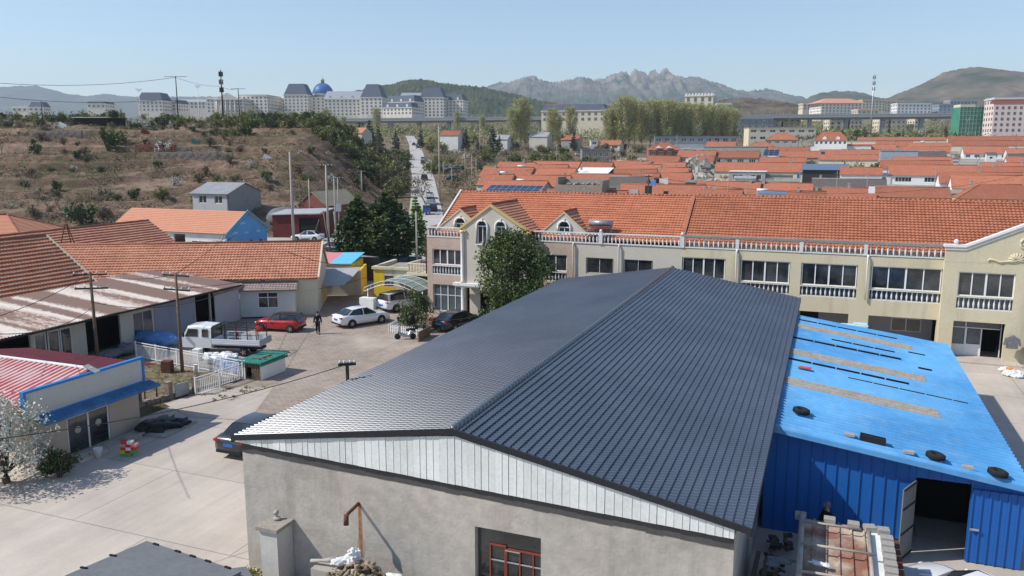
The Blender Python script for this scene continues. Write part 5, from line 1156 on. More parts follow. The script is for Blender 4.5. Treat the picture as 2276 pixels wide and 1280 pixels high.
# ------------------------------------------------------------------ workshop with rusty corrugated roof
ws=sthing('workshop','long workshop with a rust streaked white and brown corrugated roof, open fronted towards the yard','workshop',-45.4,30.,0)
def rustroof():
    m,nt,b=newmat('rust_streaked_sheet'); L=nt.links
    tc=nd(nt,'ShaderNodeTexCoord'); P=tc.outputs['Object']
    mp=nd(nt,'ShaderNodeMapping'); mp.inputs['Scale'].default_value=(.02,.36,.0); L.new(P,mp.inputs[0])
    n1=nd(nt,'ShaderNodeTexNoise',Scale=1.5,Detail=2.,Roughness=.4); L.new(mp.outputs[0],n1.inputs['Vector'])
    mp2=nd(nt,'ShaderNodeMapping'); mp2.inputs['Scale'].default_value=(2.4,5.,.5); L.new(P,mp2.inputs[0])
    n2=nd(nt,'ShaderNodeTexNoise',Scale=1.,Detail=6.,Roughness=.7); L.new(mp2.outputs[0],n2.inputs['Vector'])
    ad=nd(nt,'ShaderNodeMath',operation='MULTIPLY_ADD'); L.new(n2.outputs[0],ad.inputs[0]); ad.inputs[1].default_value=.30; L.new(n1.outputs[0],ad.inputs[2])
    # brown share grows towards the far end
    sp=nd(nt,'ShaderNodeSeparateXYZ'); L.new(P,sp.inputs[0]); g=nd(nt,'ShaderNodeMapRange'); g.inputs[1].default_value=0;g.inputs[2].default_value=22;g.inputs[3].default_value=-.005;g.inputs[4].default_value=-.10; L.new(sp.outputs[1],g.inputs[0])
    a2=nd(nt,'ShaderNodeMath',operation='ADD'); L.new(ad.outputs[0],a2.inputs[0]); L.new(g.outputs[0],a2.inputs[1])
    cr=nd(nt,'ShaderNodeValToRGB'); L.new(a2.outputs[0],cr.inputs[0]); e=cr.color_ramp.elements
    e[0].position=.565;e[0].color=(.17,.10,.078,1);e[1].position=.69;e[1].color=(.60,.54,.48,1)
    x=cr.color_ramp.elements.new(.60); x.color=(.25,.155,.12,1); x=cr.color_ramp.elements.new(.62); x.color=(.40,.31,.26,1)
    L.new(cr.outputs[0],b.inputs['Base Color']); b.inputs['Roughness'].default_value=.7; return m
mb=MB(); zc=lambda x: 3.15-(3.95-3.15)*(x-1.0)/8.6
corr(mb,1.0,-7.8,-4,22.6,zc,p=.22,a=.03,s=6,seg=8,wob=.02); mb.f=[f[::-1] for f in mb.f]; mb.build('roof',rustroof(),ws)
mb=MB(); mb.box(.93,.98,-4,22.6,2.98,3.1); mb.build('fascia',K['iron'],ws)
mb=MB(); mb.T=Matrix.Rotation(R(90),4,'Z')
mb.wall(24.,2.95,.15,[(1.5,4.3,-.2,2.9),(4.5,7.2,0.2,2.7),(8.3,11.1,-.2,2.9),(12.2,14.0,.5,2.6),(18.3,19.9,-.2,2.8),(20.,23.4,-.1,2.75)],x0=0,z0=-.2,y0=0)
mb.T=None; mb.box(-7.6,0,23.85,24.,-.2,2.9); mb.box(-7.6,-7.5,0,23.8,-.2,2.9); mb.box(-7.4,-.2,.0,.1,-.2,2.9)
mb.build('wall',K['beige'],ws)
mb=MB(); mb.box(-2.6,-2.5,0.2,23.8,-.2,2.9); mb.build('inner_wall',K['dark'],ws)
for i,(ya,yb) in enumerate(((4.5,5.35),(5.45,6.3),(6.35,7.2))):
    mb=MB(); mb.T=Matrix.Rotation(R(90),4,'Z'); bars(mb,ya,yb,.2,2.7,-.02,t=.09); f_=mb.build('window',K['offwhite'],ws)
    mb=MB(); mb.T=Matrix.Rotation(R(90),4,'Z'); mb.box(ya+.05,yb-.05,.03,.05,.25,2.65); mb.build('pane',K['glass'],f_)
mb=MB(); mb.T=Matrix.Rotation(R(90),4,'Z'); bars(mb,12.2,14.0,.5,2.6,.0,t=.06,vx=(13.1,)); f_=mb.build('window',K['steel'],ws)
mb=MB(); mb.T=Matrix.Rotation(R(90),4,'Z'); mb.box(12.2,14.0,.03,.05,.5,2.6); mb.build('pane',K['glass_blue'],f_)
mb=MB(); mb.T=Matrix.Rotation(R(90),4,'Z'); mb.box(14.15,18.2,-.05,-.0,-.1,2.85); tag(mb.build('shutter',M('blue_grey_shutter',(.27,.30,.36),rough=.5,var=.08,vert=True,stain=.2),ws),'wide blue-grey sliding shutter')
mb=MB(); mb.T=Matrix.Rotation(R(90),4,'Z'); mb.box(20.3,23.2,-.12,-.06,-.1,2.55); tag(mb.build('shutter',M('pale_shutter',(.48,.48,.50),rough=.5,var=.05),ws),'pale grey sliding shutter')
mb=MB(); mb.T=Matrix.Rotation(R(90),4,'Z'); mb.box(20.2,23.4,-.14,-.02,2.56,2.78); mb.build('rail_box',K['cap'],ws)
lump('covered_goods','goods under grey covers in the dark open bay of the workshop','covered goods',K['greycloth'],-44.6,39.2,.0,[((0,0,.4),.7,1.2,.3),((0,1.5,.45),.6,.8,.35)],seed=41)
# water tank and blue barrel between workshop and tiled house
mb=MB(); mb.lathe([(.42,0),(.5,.1),(.5,1.1),(.42,1.2),(.1,1.25)],k=18); x_,y_=W(-44.6,55.6); tag(mb.build('water_tank',M('blue_tank',(.04,.13,.33),rough=.4),loc=(x_,y_,2.0)),'blue plastic tank between the rusty workshop roof and the tiled porch','tank')
sbox('brick_pier','pale rendered pier at the far end of the workshop','pier',K['beige'],-44.9,54.7,-.1,.9,.7,2.7)
sbox('tank_stand','low rendered stand under the blue plastic tank','stand',K['blockwall'],-44.6,55.6,-.1,1.2,1.0,2.08)
# ------------------------------------------------------------------ tiled buildings of the left yard
def gab(name,label,cat,l,d,rot,w,dp,wh,rise,**k):
    x,y=W(l,d); return house(name,label,cat,x,y,0,-AZ+rot,w,dp,wh,rise,**k)
gab('tiled_building','large building whose weathered orange tile slope drops to the rusty roof at left','building',-57.6,31.5,R(90),28,9.6,4.0,3.3,roof='tile_old',wall='beige',amp=.022,samp=3,step=.11,course=.42,ov=.35,wob=.04,base_=-.5,verge=True)
gab('tiled_building','long orange tiled building behind the two left roofs, its right eave above a blue wall','building',-76.,60.,R(90),28,7.2,3.5,2.1,roof='tile_old',wall='navy',amp=.02,samp=3,step=.11,course=.45,base_=-.5,wob=.03)
M_=house('tiled_house','long low house with dark red and orange tiles and a cream gable beside the courtyard','house',-28.9,70.9,0,R(7.5),23.4,8.6,3.35,2.45,roof='tile_old',wall='cream_clean',amp=.03,samp=4,step=.075,course=.36,ov=.3,wob=.04,base_=-.5,pitch=.27,verge=True)
pr_h=thing('tiled_porch','white porch with grey-brown tiled lean-to roof and a cross-barred window behind the red car','porch',(-22.9,66.35,0),R(7.5))
mb=MB(); mb.wall(4.6,2.75,.2,[(1.55,3.2,.85,2.2)],x0=0,z0=-.3,y0=0); mb.box(4.4,4.6,.2,1.6,-.3,2.5); mb.box(0,.2,.2,1.6,-.3,2.5); mb.build('wall',K['offwhite'],pr_h)
mb=MB(); bars(mb,1.55,3.2,.85,2.2,.05,t=.06,vx=(2.37,),hz=(1.75,)); f_=mb.build('window',K['pvc'],pr_h); mb=MB(); mb.box(1.6,3.15,.1,.12,.9,2.15); mb.build('pane',K['glass'],f_)
mb=MB(); v=Vector((0,2.1,.85)); slope(mb,(-.2,-.35,2.42),(1,0,0),v.normalized(),5.0,v.length,course=.3,step=.05,pitch=.24,amp=.03,samp=4); mb.build('roof',tilemat('grey_brown_tiles',(.25,.19,.165),(.42,.34,.30),(.33,.26,.23),moss=.1),pr_h)
mb=MB(); mb.box(-.02,4.62,-.03,.0,-.3,.12); mb.build('plinth',K['dark'],pr_h)
ch=thing('chimney_pot','dark square chimney at the right end of the old tiled ridge by the concrete pole','chimney',(-18.7,72.6,5.5),R(7.5)); mb=MB(); mb.box(-.3,.3,-.3,.3,-.3,.55); mb.box(-.35,.35,-.35,.35,.55,.65); mb.build('stack',K['cap'],ch)
gab('tiled_building','faded pink-orange hipped roof at the left edge behind the antenna mast','building',-100,70.5,0,26,9,3.6,2.2,roof='tile_pale',wall='steelgrey',hip=4.,step=.04,base_=-1.) if False else None
house('tiled_building','pale pink-orange hip-roofed building at the far left edge','building',-70.5,105.5,.6,-.08,19,9,3.,2.0,roof='tile_pale',wall='steelgrey',hip=5.,step=.045)
# school-like hall with painted blue gable
sc_=thing('painted_hall','hall with faded orange roof and a sky blue gable painted with children','building',(-45.,112.,.7),-AZ)
mb=MB(); Lh=20.; 
mb.wall(Lh,3.7,.25,[(-3.,-1.,.8,2.2),(1.,3.,.8,2.2),(4.,8.7,-.2,1.5)],x0=-Lh/2,z0=-1.0,y0=-4.); mb.box(-Lh/2,-Lh/2+.25,-3.75,4,-1,2.7); mb.box(-Lh/2+.25,Lh/2-.25,3.75,4,-1,2.7); mb.build('wall',K['offwhite'],sc_)
mb=MB(); mb.extr([(Lh/2-.25,-4.02,-1.),(Lh/2-.25,4.02,-1.),(Lh/2-.25,4.02,2.7),(Lh/2-.25,0,5.15),(Lh/2-.25,-4.02,2.7)],(.27,0,0))
K['skyblue']=M('sky_blue_paint',(.12,.33,.60),var=.1,scale=.6); gbw=mb.build('gable_wall',K['skyblue'],sc_)
for s_ in (-1,1):
    mb=MB(); V=Vector((0,4.35,2.65)); v=Vector((0,-s_*4.35,2.65)); slope(mb,(-Lh/2-.2,s_*4.35,2.5),(1,0,0),v.normalized(),Lh+.5,v.length,course=.4,step=.04,amp=.02,samp=2,pitch=.3); mb.build('roof',K['tile_pale'],sc_)
mb=MB(); rake(MB(),0,0,0,0,0,0) if False else None
for s_ in (-1,1):
    mb.hexa([(Lh/2+.2,0,5.2),(Lh/2+.32,0,5.2),(Lh/2+.32,s_*4.45,2.42),(Lh/2+.2,s_*4.45,2.42)],[(Lh/2+.2,0,5.4),(Lh/2+.32,0,5.4),(Lh/2+.32,s_*4.45,2.62),(Lh/2+.2,s_*4.45,2.62)])
mb.build('barge_board',M('teal_board',(.05,.36,.45)),sc_)
mb=MB(); bars(mb,4.,8.7,-.2,1.5,-4.03,t=.12,vx=(5.2,6.4,7.5),hz=(.7,)); mb.build('window',K['white'],sc_)
# painted children and clouds on the gable: simple round-headed figures of our own
mskin=M('mural_skin',(.62,.45,.36),var=.02);mhair=M('mural_hair',(.06,.03,.03),var=.02);mcl=[M('mural_white',(.62,.66,.7)),M('mural_brown',(.35,.16,.1)),M('mural_teal',(.10,.36,.36))]
def disc(mb,cy,cz,ry,rz,x,k=14): mb.extr([(x,cy+ry*math.cos(2*math.pi*i/k),cz+rz*math.sin(2*math.pi*i/k)) for i in range(k)],(.01,0,0))
X=Lh/2+.022
for i,(cy,cz,c) in enumerate(((-1.5,.35,0),(.6,.9,1),(2.6,.75,2),(-3.3,.2,0))):
    mb=MB(); disc(mb,cy,cz,.42,.42,X); disc(mb,cy-.3,cz-.3,.16,.3,X) if i==0 else None; mb.build('mural_hair',mhair,gbw)
    mb=MB(); disc(mb,cy,cz-.1,.3,.32,X+.012); mb.build('mural_face',mskin,gbw)
    mb=MB(); mb.extr([(X,cy-.4,cz-1.2),(X,cy+.4,cz-1.2),(X,cy+.18,cz-.38),(X,cy-.18,cz-.38)],(.01,0,0)); mb.build('mural_clothes',mcl[c],gbw)
mb=MB()
for cy,cz,s in ((-2.4,2.4,.35),(-.2,2.3,.3),(2.2,2.3,.35),(-.9,3.6,.4)):
    for a,b in ((-.5,0),(0,.12),(.5,0)): disc(mb,cy+a*s*1.4,cz+b,s*.6,s*.32,X+.002*(a+1)+.001,k=12)
mb.build('mural_cloud',M('mural_cloud_white',(.36,.52,.68)),gbw)
# grey-roofed hill house
hx,hy_,hz=-48.6,139.,4.3
wh_=thing('hill_house','white and grey house with pale corrugated roof at the foot of the terraced hill','house',(hx-.3,hy_,hz),-AZ)
mb=MB(); mb.wall(7.4,5.6,.25,[(1.3-3.7,2.9-3.7,.9,2.2),(4.6-3.7,6.2-3.7,.9,2.2)],x0=-3.7,z0=-3.,y0=-4.2); mb.box(-3.7,-3.45,-3.95,4.2,-3,2.6); mb.box(-3.45,3.45,3.95,4.2,-3,2.6); mb.build('wall',M('half_rendered_wall',(.42,.42,.43),var=.15,scale=.5,stain=.6,stcol=(.24,.25,.27),stscale=.5),wh_)
mb=MB(); mb.extr([(3.45,-4.2,-3),(3.45,4.2,-3),(3.45,4.2,2.6),(3.45,0,4.1),(3.45,-4.2,2.6)],(.25,0,0)); mb.build('gable_wall',M('mottled_grey_render',(.30,.29,.28),var=.2,scale=.6,stain=.7,stcol=(.13,.13,.14),stscale=.6),wh_)
for s_ in (-1,1):
    mb=MB(); rows=[]
    n=110
    for y,z in ((s_*4.6,2.5),(0,4.22)): rows.append([(-4.1+8.1*i/n,y,z+.04*math.sin(i*2*math.pi/5)) for i in range(n+1)])
    mb.grid(rows if s_<0 else rows[::-1]); mb.build('roof',K['greysheet'],wh_)
for xa,xb in ((1.3-3.7,2.9-3.7),(4.6-3.7,6.2-3.7)): window(wh_,xa,xb,.9,2.2,-4.1,n=2)
house('shed','small white shed with grey roof left of the painted hall','shed',-54.5,121,1.6,-AZ,3.6,3,1.9,.5,roof='greysheet',wall='offwhite',wins=((-.6,.6,.7,1.3),),cap=False)
# red gate, garage and brick hut behind
rg2=thing('red_garage','low dull red metal garage behind the upper white car','garage',(-31.2,121.,1.3),-AZ*.5)
mb=MB(); mb.wall(7.5,4.1,.2,[(.3,4.2,-.6,2.9)],x0=-3.9,z0=-.8,y0=-2.5); mb.box(-3.9,-3.7,-2.3,2.5,-.8,3.3); mb.box(3.4,3.6,-2.3,2.5,-.8,3.3); mb.build('wall',K['redsheet'],rg2)
mb=MB(); mb.box(.3,4.2-.7,-2.4,-2.36,-.6,2.9); mb.build('door',K['dark'],rg2)
mb=MB(); mb.hexa([(-4.2,-2.9,3.2),(3.8,-2.9,3.5),(3.8,2.6,3.9),(-4.2,2.6,3.6)],[(-4.2,-2.9,3.32),(3.8,-2.9,3.62),(3.8,2.6,4.02),(-4.2,2.6,3.72)]); mb.build('roof',K['greysheet'],rg2)
house('brick_hut','small red brick hut with tan roof and gable among the poles','hut',-27.6,129,2.2,R(68),6,4.4,2.6,1.7,roof='cap',wall='redsheet',cap=False) if False else None
K['tan']=M('tan_felt_roof',(.33,.28,.20),var=.15); K['brickred']=M('dull_brick',(.22,.075,.055),var=.3,scale=2,fine=8)
house('brick_hut','small red brick hut with dark gable edges and tan roof behind the leaning pole','hut',-30.2,133.5,2.0,R(66),9,5.2,3.4,2.0,roof='tan',wall='brickred',cap=False,amp=0,step=.01,course=2.)
lump('dome_cover','rounded grey tarpaulin covered stack behind the red garage','covered stack',M('grey_tarpaulin',(.13,.135,.15),bump=.3,bscale=3),0,0,0,[((0,0,0),3.,2.2,1.7)],seed=3,jit=.03).location=(-37.2,131,3.2)
# ------------------------------------------------------------------ sheds between the tiled house and the gate
ps=thing('painted_roof_shed','small shed with a roof painted half pink and half sky blue','shed',(-18.6,81.6,0),-.08)
mb=MB(); mb.box(-2.2,2.1,.0,4.8,-.2,2.55); mb.build('wall',K['cream_clean'],ps)
mb=MB(); mb.hexa([(-2.5,-.4,2.45),(.0,-.4,2.5),(.0,5.0,3.0),(-2.5,5.0,2.95)],[(-2.5,-.4,2.52),(.0,-.4,2.57),(.0,5.0,3.07),(-2.5,5.0,3.02)]); r_=mb.build('roof',M('pink_paint',(.58,.22,.24),var=.05),ps)
mb=MB(); mb.hexa([(.003,-.4,2.5),(2.3,-.4,2.54),(2.3,5.0,3.04),(.003,5.0,3.0)],[(.003,-.4,2.57),(2.3,-.4,2.61),(2.3,5.0,3.11),(.003,5.0,3.07)]); mb.build('roof',M('sky_paint',(.13,.46,.68),var=.05),ps)
mb=MB(); mb.box(2.11,2.2,.0,4.7,-.2,2.5); mb.build('side_wall',K['yellow'],ps)
gg=thing('garage','low garage with a pale roller door under a sagging grey lean-to sheet','garage',(-18.9,77.2,0),.05)
mb=MB(); mb.wall(4.2,2.6,.2,[(.5,3.6,-.1,1.75)],x0=0,z0=-.2,y0=0); mb.box(0,.2,.2,4.3,-.2,2.3); mb.build('wall',K['beige'],gg)
mb=MB(); mb.box(.5,3.6,.06,.1,-.1,1.75); mb.build('roller_door',K['offwhite'],gg)
mb=MB(); mb.box(4.0,4.22,.2,4.3,-.2,2.5); mb.build('side_wall',K['yellow'],gg)
mb=MB(); rows=[]
for j in range(5):
    t=j/4; rows.append([(.0+.15*t-.2*(1-t)+(3.6+.5*t)*i/10,-5.6+5.6*t,1.95+.85*t-.08*math.sin(math.pi*i/10)-.12*math.sin(math.pi*t)) for i in range(11)])
mb.grid(rows); mb.build('lean_to_roof',K['greysheet'],gg)
mb=MB(); mb.box(-.15,.05,-5.6,-5.4,-.1,2.05); mb.box(.9,1.0,-5.5,-5.4,-.1,2.0); mb.build('post',K['cream_clean'],gg)
bg_=thing('yard_gate','tall dark metal gate closing the far end of the courtyard','gate',(-17.0,86.2,0),.0)
mb=MB(); mb.box(0,2.7,0,.08,0,2.6); mb.box(1.33,1.37,-.03,0,0,2.6); mb.build('leaf',K['iron'],bg_)
wl=thing('brick_wall','long pale brick boundary wall with coping behind the painted shed roof','wall',(-26.5,96.6,.2),math.atan2(-8,11.5))
mb=MB(); mb.box(0,14.,0,.3,-.6,1.9); mb.build('wall',M('pink_brick_wall',(.38,.28,.22),var=.2,scale=2,fine=10),wl); mb=MB(); mb.box(-.05,14.05,-.08,.38,1.9,2.05); mb.build('coping',K['cap'],wl)
yb=thing('yellow_outbuilding','flat-roofed yellow outbuilding with weathered parapet behind the arched carport','outbuilding',(-13.1,75.4,0),-AZ+.12)
mb=MB(); mb.wall(6.6,3.1,.2,[(1.1,2.0,1.3,2.3)],x0=0,z0=-.2,y0=0); mb.box(0,.2,.2,5.2,-.2,2.9); mb.build('wall',K['cream'],yb)
mb=MB(); mb.box(-.01,1.05,-.012,-.003,-.2,2.88); mb.box(-.012,-.003,-.003,5.2,-.2,2.88); mb.box(1.05,2.1,-.012,-.003,-.2,1.25); mb.build('painted_panel',K['yellow'],yb)
mb=MB(); mb.box(1.1,2.0,.05,.09,1.3,2.3); mb.build('window',K['glass_blue'],yb)
mb=MB(); mb.box(-.15,6.7,-.15,.25,2.9,3.15); mb.box(-.15,.2,.25,5.3,2.9,3.15); mb.build('parapet',K['cream'],yb); mb=MB(); mb.box(.2,6.6,.25,5.2,2.7,2.85); mb.build('roof',K['cap'],yb)
bc_=sthing('balcony','small cream balcony with stone balusters on the left side of the beige house','balcony',-35.1,63.5,3.0)
mb=MB(); mb.box(0,3.4,0,2.6,-.15,.05); mb.build('slab',K['cream'],bc_); mb=MB(); balu(mb,0,3.3,.05,.95,0,step=.28,r=.08); mb.T=Matrix.Rotation(R(90),4,'Z'); balu(mb,.2,2.6,.05,.95,-.16,step=.28,r=.08); mb.build('balustrade',K['cream_clean'],bc_)
mb=MB(); mb.box(.5,.7,1.5,1.7,-3.2,-.16); mb.build('post',K['cream'],bc_)
# arched carport
cpt=thing('carport','arched carport of translucent grey-green sheet on white ribs','carport',(-8.9,72.2,0),-AZ)
K['poly']=M('grey_green_polycarbonate',(.20,.26,.235),rough=.35,var=.12,scale=.6,spec=.5)
arc=lambda t: (-2.9+5.4*t, 1.95+.85*math.sin(math.pi*(t*.93+.03)))
mb=MB(); mb.smooth=True; mb.grid([[(arc(i/16)[0],y,arc(i/16)[1]) for i in range(17)] for y in (-3.8,0,4.2)]); cr_=mb.build('sheet',K['poly'],cpt)
mb=MB()
for j in range(6): mb.path([(arc(i/16)[0],-3.8+8*j/5,arc(i/16)[1]+.03) for i in range(17)],.022,k=5)
for i in range(0,17,2): x,z=arc(i/16); mb.tube((x,-3.85,z+.03),(x,4.2,z+.03),.018,k=5)
for i in range(0,17,2): x,z=arc(i/16); mb.tube((x,-3.82,z+.03),(x,-3.82,z-.28),.02,k=4)
mb.path([(arc(i/16)[0],-3.82,arc(i/16)[1]-.27) for i in range(17)],.025,k=4)
mb.build('rib',K['white'],cr_)
for x,y in ((-2.6,-3.7),(2.8,-3.7),(-2.6,4.1)): mb=MB(); mb.tube((x,y,-.1),(x,y,2.05),.05); mb.build('post',K['white'],cpt)
sbox('white_cabinet','low white cabinet behind the white saloon next to the carport','cabinet',K['white'],0,0,0,1.4,.7,1.25).location=(-12.6,69.4,0)
# planter fence around the round bush
pf=sthing('picket_fence','low white picket fence around the clipped round bush','fence',-31.2,53.4,0)
mb=MB()
def pick(mb,a,b,h=.62):
    a=Vector(a);b=Vector(b);n=int((b-a).length/.17); d=(b-a).normalized(); ang=math.atan2(d.y,d.x)
    for i in range(n+1):
        p=a+d*(i*.17); mb.T=Matrix.Translation((p.x,p.y,0))@Matrix.Rotation(ang,4,'Z'); mb.box(-.045,.045,-.012,.012,.02,h); mb.extr([(-.045,-.012,h),(.045,-.012,h),(0,-.012,h+.08)],(0,.024,0))
    mb.T=Matrix.Translation((a.x,a.y,0))@Matrix.Rotation(ang,4,'Z'); L=(b-a).length; mb.box(0,L,.014,.035,.18,.25); mb.box(0,L,.014,.035,.44,.5); mb.T=None
pick(mb,(0,0,0),(3.2,-.3,0)); pick(mb,(0,0,0),(-.35,2.6,0)); pick(mb,(-.35,2.6,0),(3.2,3.3,0)); mb.build('pickets',K['white'],pf)
sbox('red_planter','red rectangular planter behind the round bush','planter',M('red_planter_paint',(.42,.035,.03)),-28.6,57.6,0,2.2,.6,.55,rot=.1)
sbox('low_board_fence','low weathered board fence between scooter and black roof','fence',K['wood'],-27.7,52.6,0,.08,2.3,.75,rot=.1)
for q,(l,d) in enumerate(((-28.3,53.2),)): sbox('soil_bed','low soil bed beneath the round bush','soil bed',K['soil'],-29.6,55.0,.0,2.6,2.6,.12)
# waste bins heap on the street corner
bn=None; rnd=random.Random(6)
blb=['dark green wheeled bin at the left end of the bin row','dark green wheeled bin second from the left of the bin row','dark green wheeled bin third from the left of the bin row','dark green wheeled bin fourth from the left of the bin row','dark green wheeled bin at the right end of the bin row']
for i in range(5):
    if bn is None:
        bn=thing('wheeled_bin','','waste bin'); mb=MB(); mb.hexa([(-.45,-.35,.1),(.45,-.35,.1),(.45,.35,.1),(-.45,.35,.1)],[(-.6,-.48,1.1),(.6,-.48,1.1),(.6,.48,1.1),(-.6,.48,1.1)]); mb.build('body',M('bin_green',(.015,.05,.045),rough=.5),bn)
        mb=MB(); mb.path([(-.62,0,1.1),(.62,0,1.1)],[.5,.5],k=12); mb.build('lid',M('bin_lid',(.02,.06,.055),rough=.4),bn); o=bn
    else: o=copy_tree(bn)
    place(o,(-16.2+1.25*i,94.6-.5*i,base(94)),rnd.uniform(-.2,.2),label=blb[i],group='waste bins on the street corner')
# ------------------------------------------------------------------ vehicles
def loft(mb,secs,cap=True):
    rings=[mb.vt(s) for s in secs]; k=len(secs[0])
    for a,b in zip(rings,rings[1:]):
        for j in range(k):
            j2=(j+1)%k; mb.face((a+j,a+j2,b+j2,b+j))
    if cap: mb.face(tuple(rings[0]+j for j in range(k-1,-1,-1))); mb.face(tuple(rings[-1]+j for j in range(k)))
STY={ # x, bottom, top(belt/hood), half width      | cabin: x, z, half width at that height
 'saloon':dict(L=4.65,H=1.45,wb=2.70,wr=.33,body=[(-2.32,.42,.78,.62),(-2.25,.30,.98,.82),(-1.75,.22,1.03,.90),(-1.0,.2,.97,.91),(0,.2,.93,.91),(.9,.2,.93,.91),(1.5,.22,.90,.90),(2.0,.24,.80,.86),(2.25,.3,.68,.76),(2.33,.4,.58,.60)],cab=[(-2.0,1.0,.72),(-1.15,1.38,.60),(-.5,1.45,.59),(.25,1.43,.60),(1.15,.93,.74)]),
 'suv':dict(L=4.75,H=1.72,wb=2.75,wr=.37,body=[(-2.36,.5,.95,.72),(-2.3,.35,1.1,.88),(-1.8,.27,1.12,.93),(-1.0,.25,1.1,.94),(0,.25,1.08,.94),(1.0,.25,1.08,.94),(1.6,.27,1.05,.92),(2.1,.32,.98,.88),(2.32,.4,.8,.74),(2.38,.5,.7,.6)],cab=[(-2.28,1.12,.80),(-2.0,1.62,.66),(-.8,1.72,.66),(.2,1.68,.67),(1.05,1.08,.78)]),
 'hatch':dict(L=3.75,H=1.42,wb=2.47,wr=.31,body=[(-1.84,.4,.8,.66),(-1.8,.3,.95,.78),(-1.4,.22,.98,.84),(-.7,.2,.95,.85),(0,.2,.93,.85),(.7,.2,.92,.85),(1.1,.22,.9,.84),(1.6,.26,.84,.80),(1.8,.32,.72,.7),(1.86,.4,.6,.55)],cab=[(-1.75,.97,.70),(-1.5,1.36,.58),(-.7,1.42,.58),(.25,1.39,.59),(.75,.92,.70)]),
}
def wheel(par,x,y,r,w=.2,side=1):
    mb=MB(); mb.T=Matrix.Translation((x,y,r))@Matrix.Rotation(R(90),4,'X')
    mb.lathe([(r*.6,-w/2),(r*.93,-w/2),(r,-w/2+.03),(r,w/2-.03),(r*.93,w/2),(r*.6,w/2)],k=20); t=mb.build('wheel',K['tyre'],par)
    mb=MB(); mb.T=Matrix.Translation((x,y+side*(w/2-.02),r))@Matrix.Rotation(R(90),4,'X')
    mb.lathe([(r*.6,-.015),(r*.62,.015),(r*.56,.02),(r*.5,-.005)],k=18)
    for i in range(5):
        a=2*math.pi*i/5; mb.T=Matrix.Translation((x,y+side*(w/2),r))@Matrix.Rotation(R(90),4,'X')@Matrix.Rotation(a,4,'Z'); mb.box(0,r*.58,-.03,.03,-.01,.012)
    mb.build('rim',K['rim'],t)
def car(name,label,cat,style,paint,loc,rot,group=None,roofpaint=None,plate=True,detail=True,lightbars=False):
    s=STY[style]; t=thing(name,label,cat,loc,rot,group); P=K[paint]
    def sec(x,zb,zt,hw):
        h=zt-zb; pts=[(.0,zb),(hw*.8,zb),(hw*.97,zb+h*.18),(hw,zb+h*.45),(hw*.985,zb+h*.75),(hw*.93,zt-.02),(hw*.8,zt+.005),(0,zt+.03)]
        return [(x,y,z) for y,z in pts]+[(x,-y,z) for y,z in pts[-2:0:-1]]
    mb=MB(); mb.smooth=True; loft(mb,[sec(*b) for b in s['body']]); mb.build('body',P,t)
    c=s['cab']; zb=[b[2]+.0 for b in s['body']]
    belt=min(c[0][1],c[-1][1])-.04
    def csec(x,z,hw,first=False):
        wbelt=s['body'][4][3]*.9
        k=(z-belt)/(s['H']-belt); hb=wbelt-(wbelt-hw)*0 
        return [(x,hb if z>belt+.1 else hw,belt),(x,hw+.03,z-.07 if z>belt+.1 else belt+.01),(x,hw-.06,z),(x,-(hw-.06),z),(x,-(hw+.03),z-.07 if z>belt+.1 else belt+.01),(x,-(hb if z>belt+.1 else hw),belt)]
    mb=MB(); mb.smooth=False; loft(mb,[csec(*q) for q in c]); gl=mb.build('windows',K['glass'],t)
    mb=MB(); mb.smooth=True
    rows=[[(x,y,z+.012-.02*abs(y/hw)**3) for y in (-hw,-hw*.6,0,hw*.6,hw)] for x,z,hw in [(c[1][0]-.02,c[1][1],c[1][2]),(c[2][0],c[2][1]+.005,c[2][2]),(c[3][0]-.02,c[3][1],c[3][2])]]
    mb.grid(rows); mb.smooth=False
    pw=.055
    def bar(a,b,w=pw):
        a=Vector(a);b=Vector(b); mb.hexa([(a.x-w,a.y-.012,a.z),(a.x+w,a.y-.012,a.z),(a.x+w,a.y+.012,a.z),(a.x-w,a.y+.012,a.z)],[(b.x-w,b.y-.012,b.z),(b.x+w,b.y-.012,b.z),(b.x+w,b.y+.012,b.z),(b.x-w,b.y+.012,b.z)])
    wbelt=s['body'][4][3]*.9
    for sg in (-1,1):
        bar((c[4][0]-.08,sg*(wbelt-.02),belt+.02),(c[3][0]-.02,sg*(c[3][2]+.02),c[3][1]-.03),.04)
        xm=(c[2][0]+c[3][0])/2-.1; bar((xm,sg*(wbelt+.005),belt),(xm,sg*(c[2][2]+.035),c[2][1]-.05),.04)
        bar((c[0][0]+.22,sg*(wbelt-.03),belt+.05),(c[1][0]+.02,sg*(c[1][2]+.03),c[1][1]-.03),.11 if style!='saloon' else .08)
    mb.build('roof',K[roofpaint] if roofpaint else P,t)
    r=s['wr']; hw=s['body'][4][3]
    for xx in (-s['wb']/2,s['wb']/2):
        for sg in (-1,1):
            if detail:
                a=MB(); a.T=Matrix.Translation((xx,sg*(hw-.012),r))@Matrix.Rotation(R(90),4,'X'); a.lathe([(r*1.16,-.012),(r*1.16,.012)],k=20); a.build('wheel_arch',K['tyre'],t)
            wheel(t,xx,sg*(hw-.08),r,side=sg)
    xf=s['body'][-2][0]; xr=s['body'][1][0]; zf=s['body'][-2][2]; zr_=s['body'][1][2]
    for sg in (-1,1):
        a=MB(); a.ball((xf-.04,sg*(s['body'][-2][3]-.12),zf-.05),.12,.16,.07); a.build('headlight',K['lampclr'],t)
        a=MB(); a.box(xr-.06,xr+.06,sg*(s['body'][1][3]-.12)-.15,sg*(s['body'][1][3]-.12)+.15,zr_-.17,zr_-.06); a.build('taillight',K['lampred'],t)
        if detail: a=MB(); a.ball((c[4][0]-.25,sg*(hw+.07),belt+.08),.06,.09,.07); a.build('mirror',P,t)
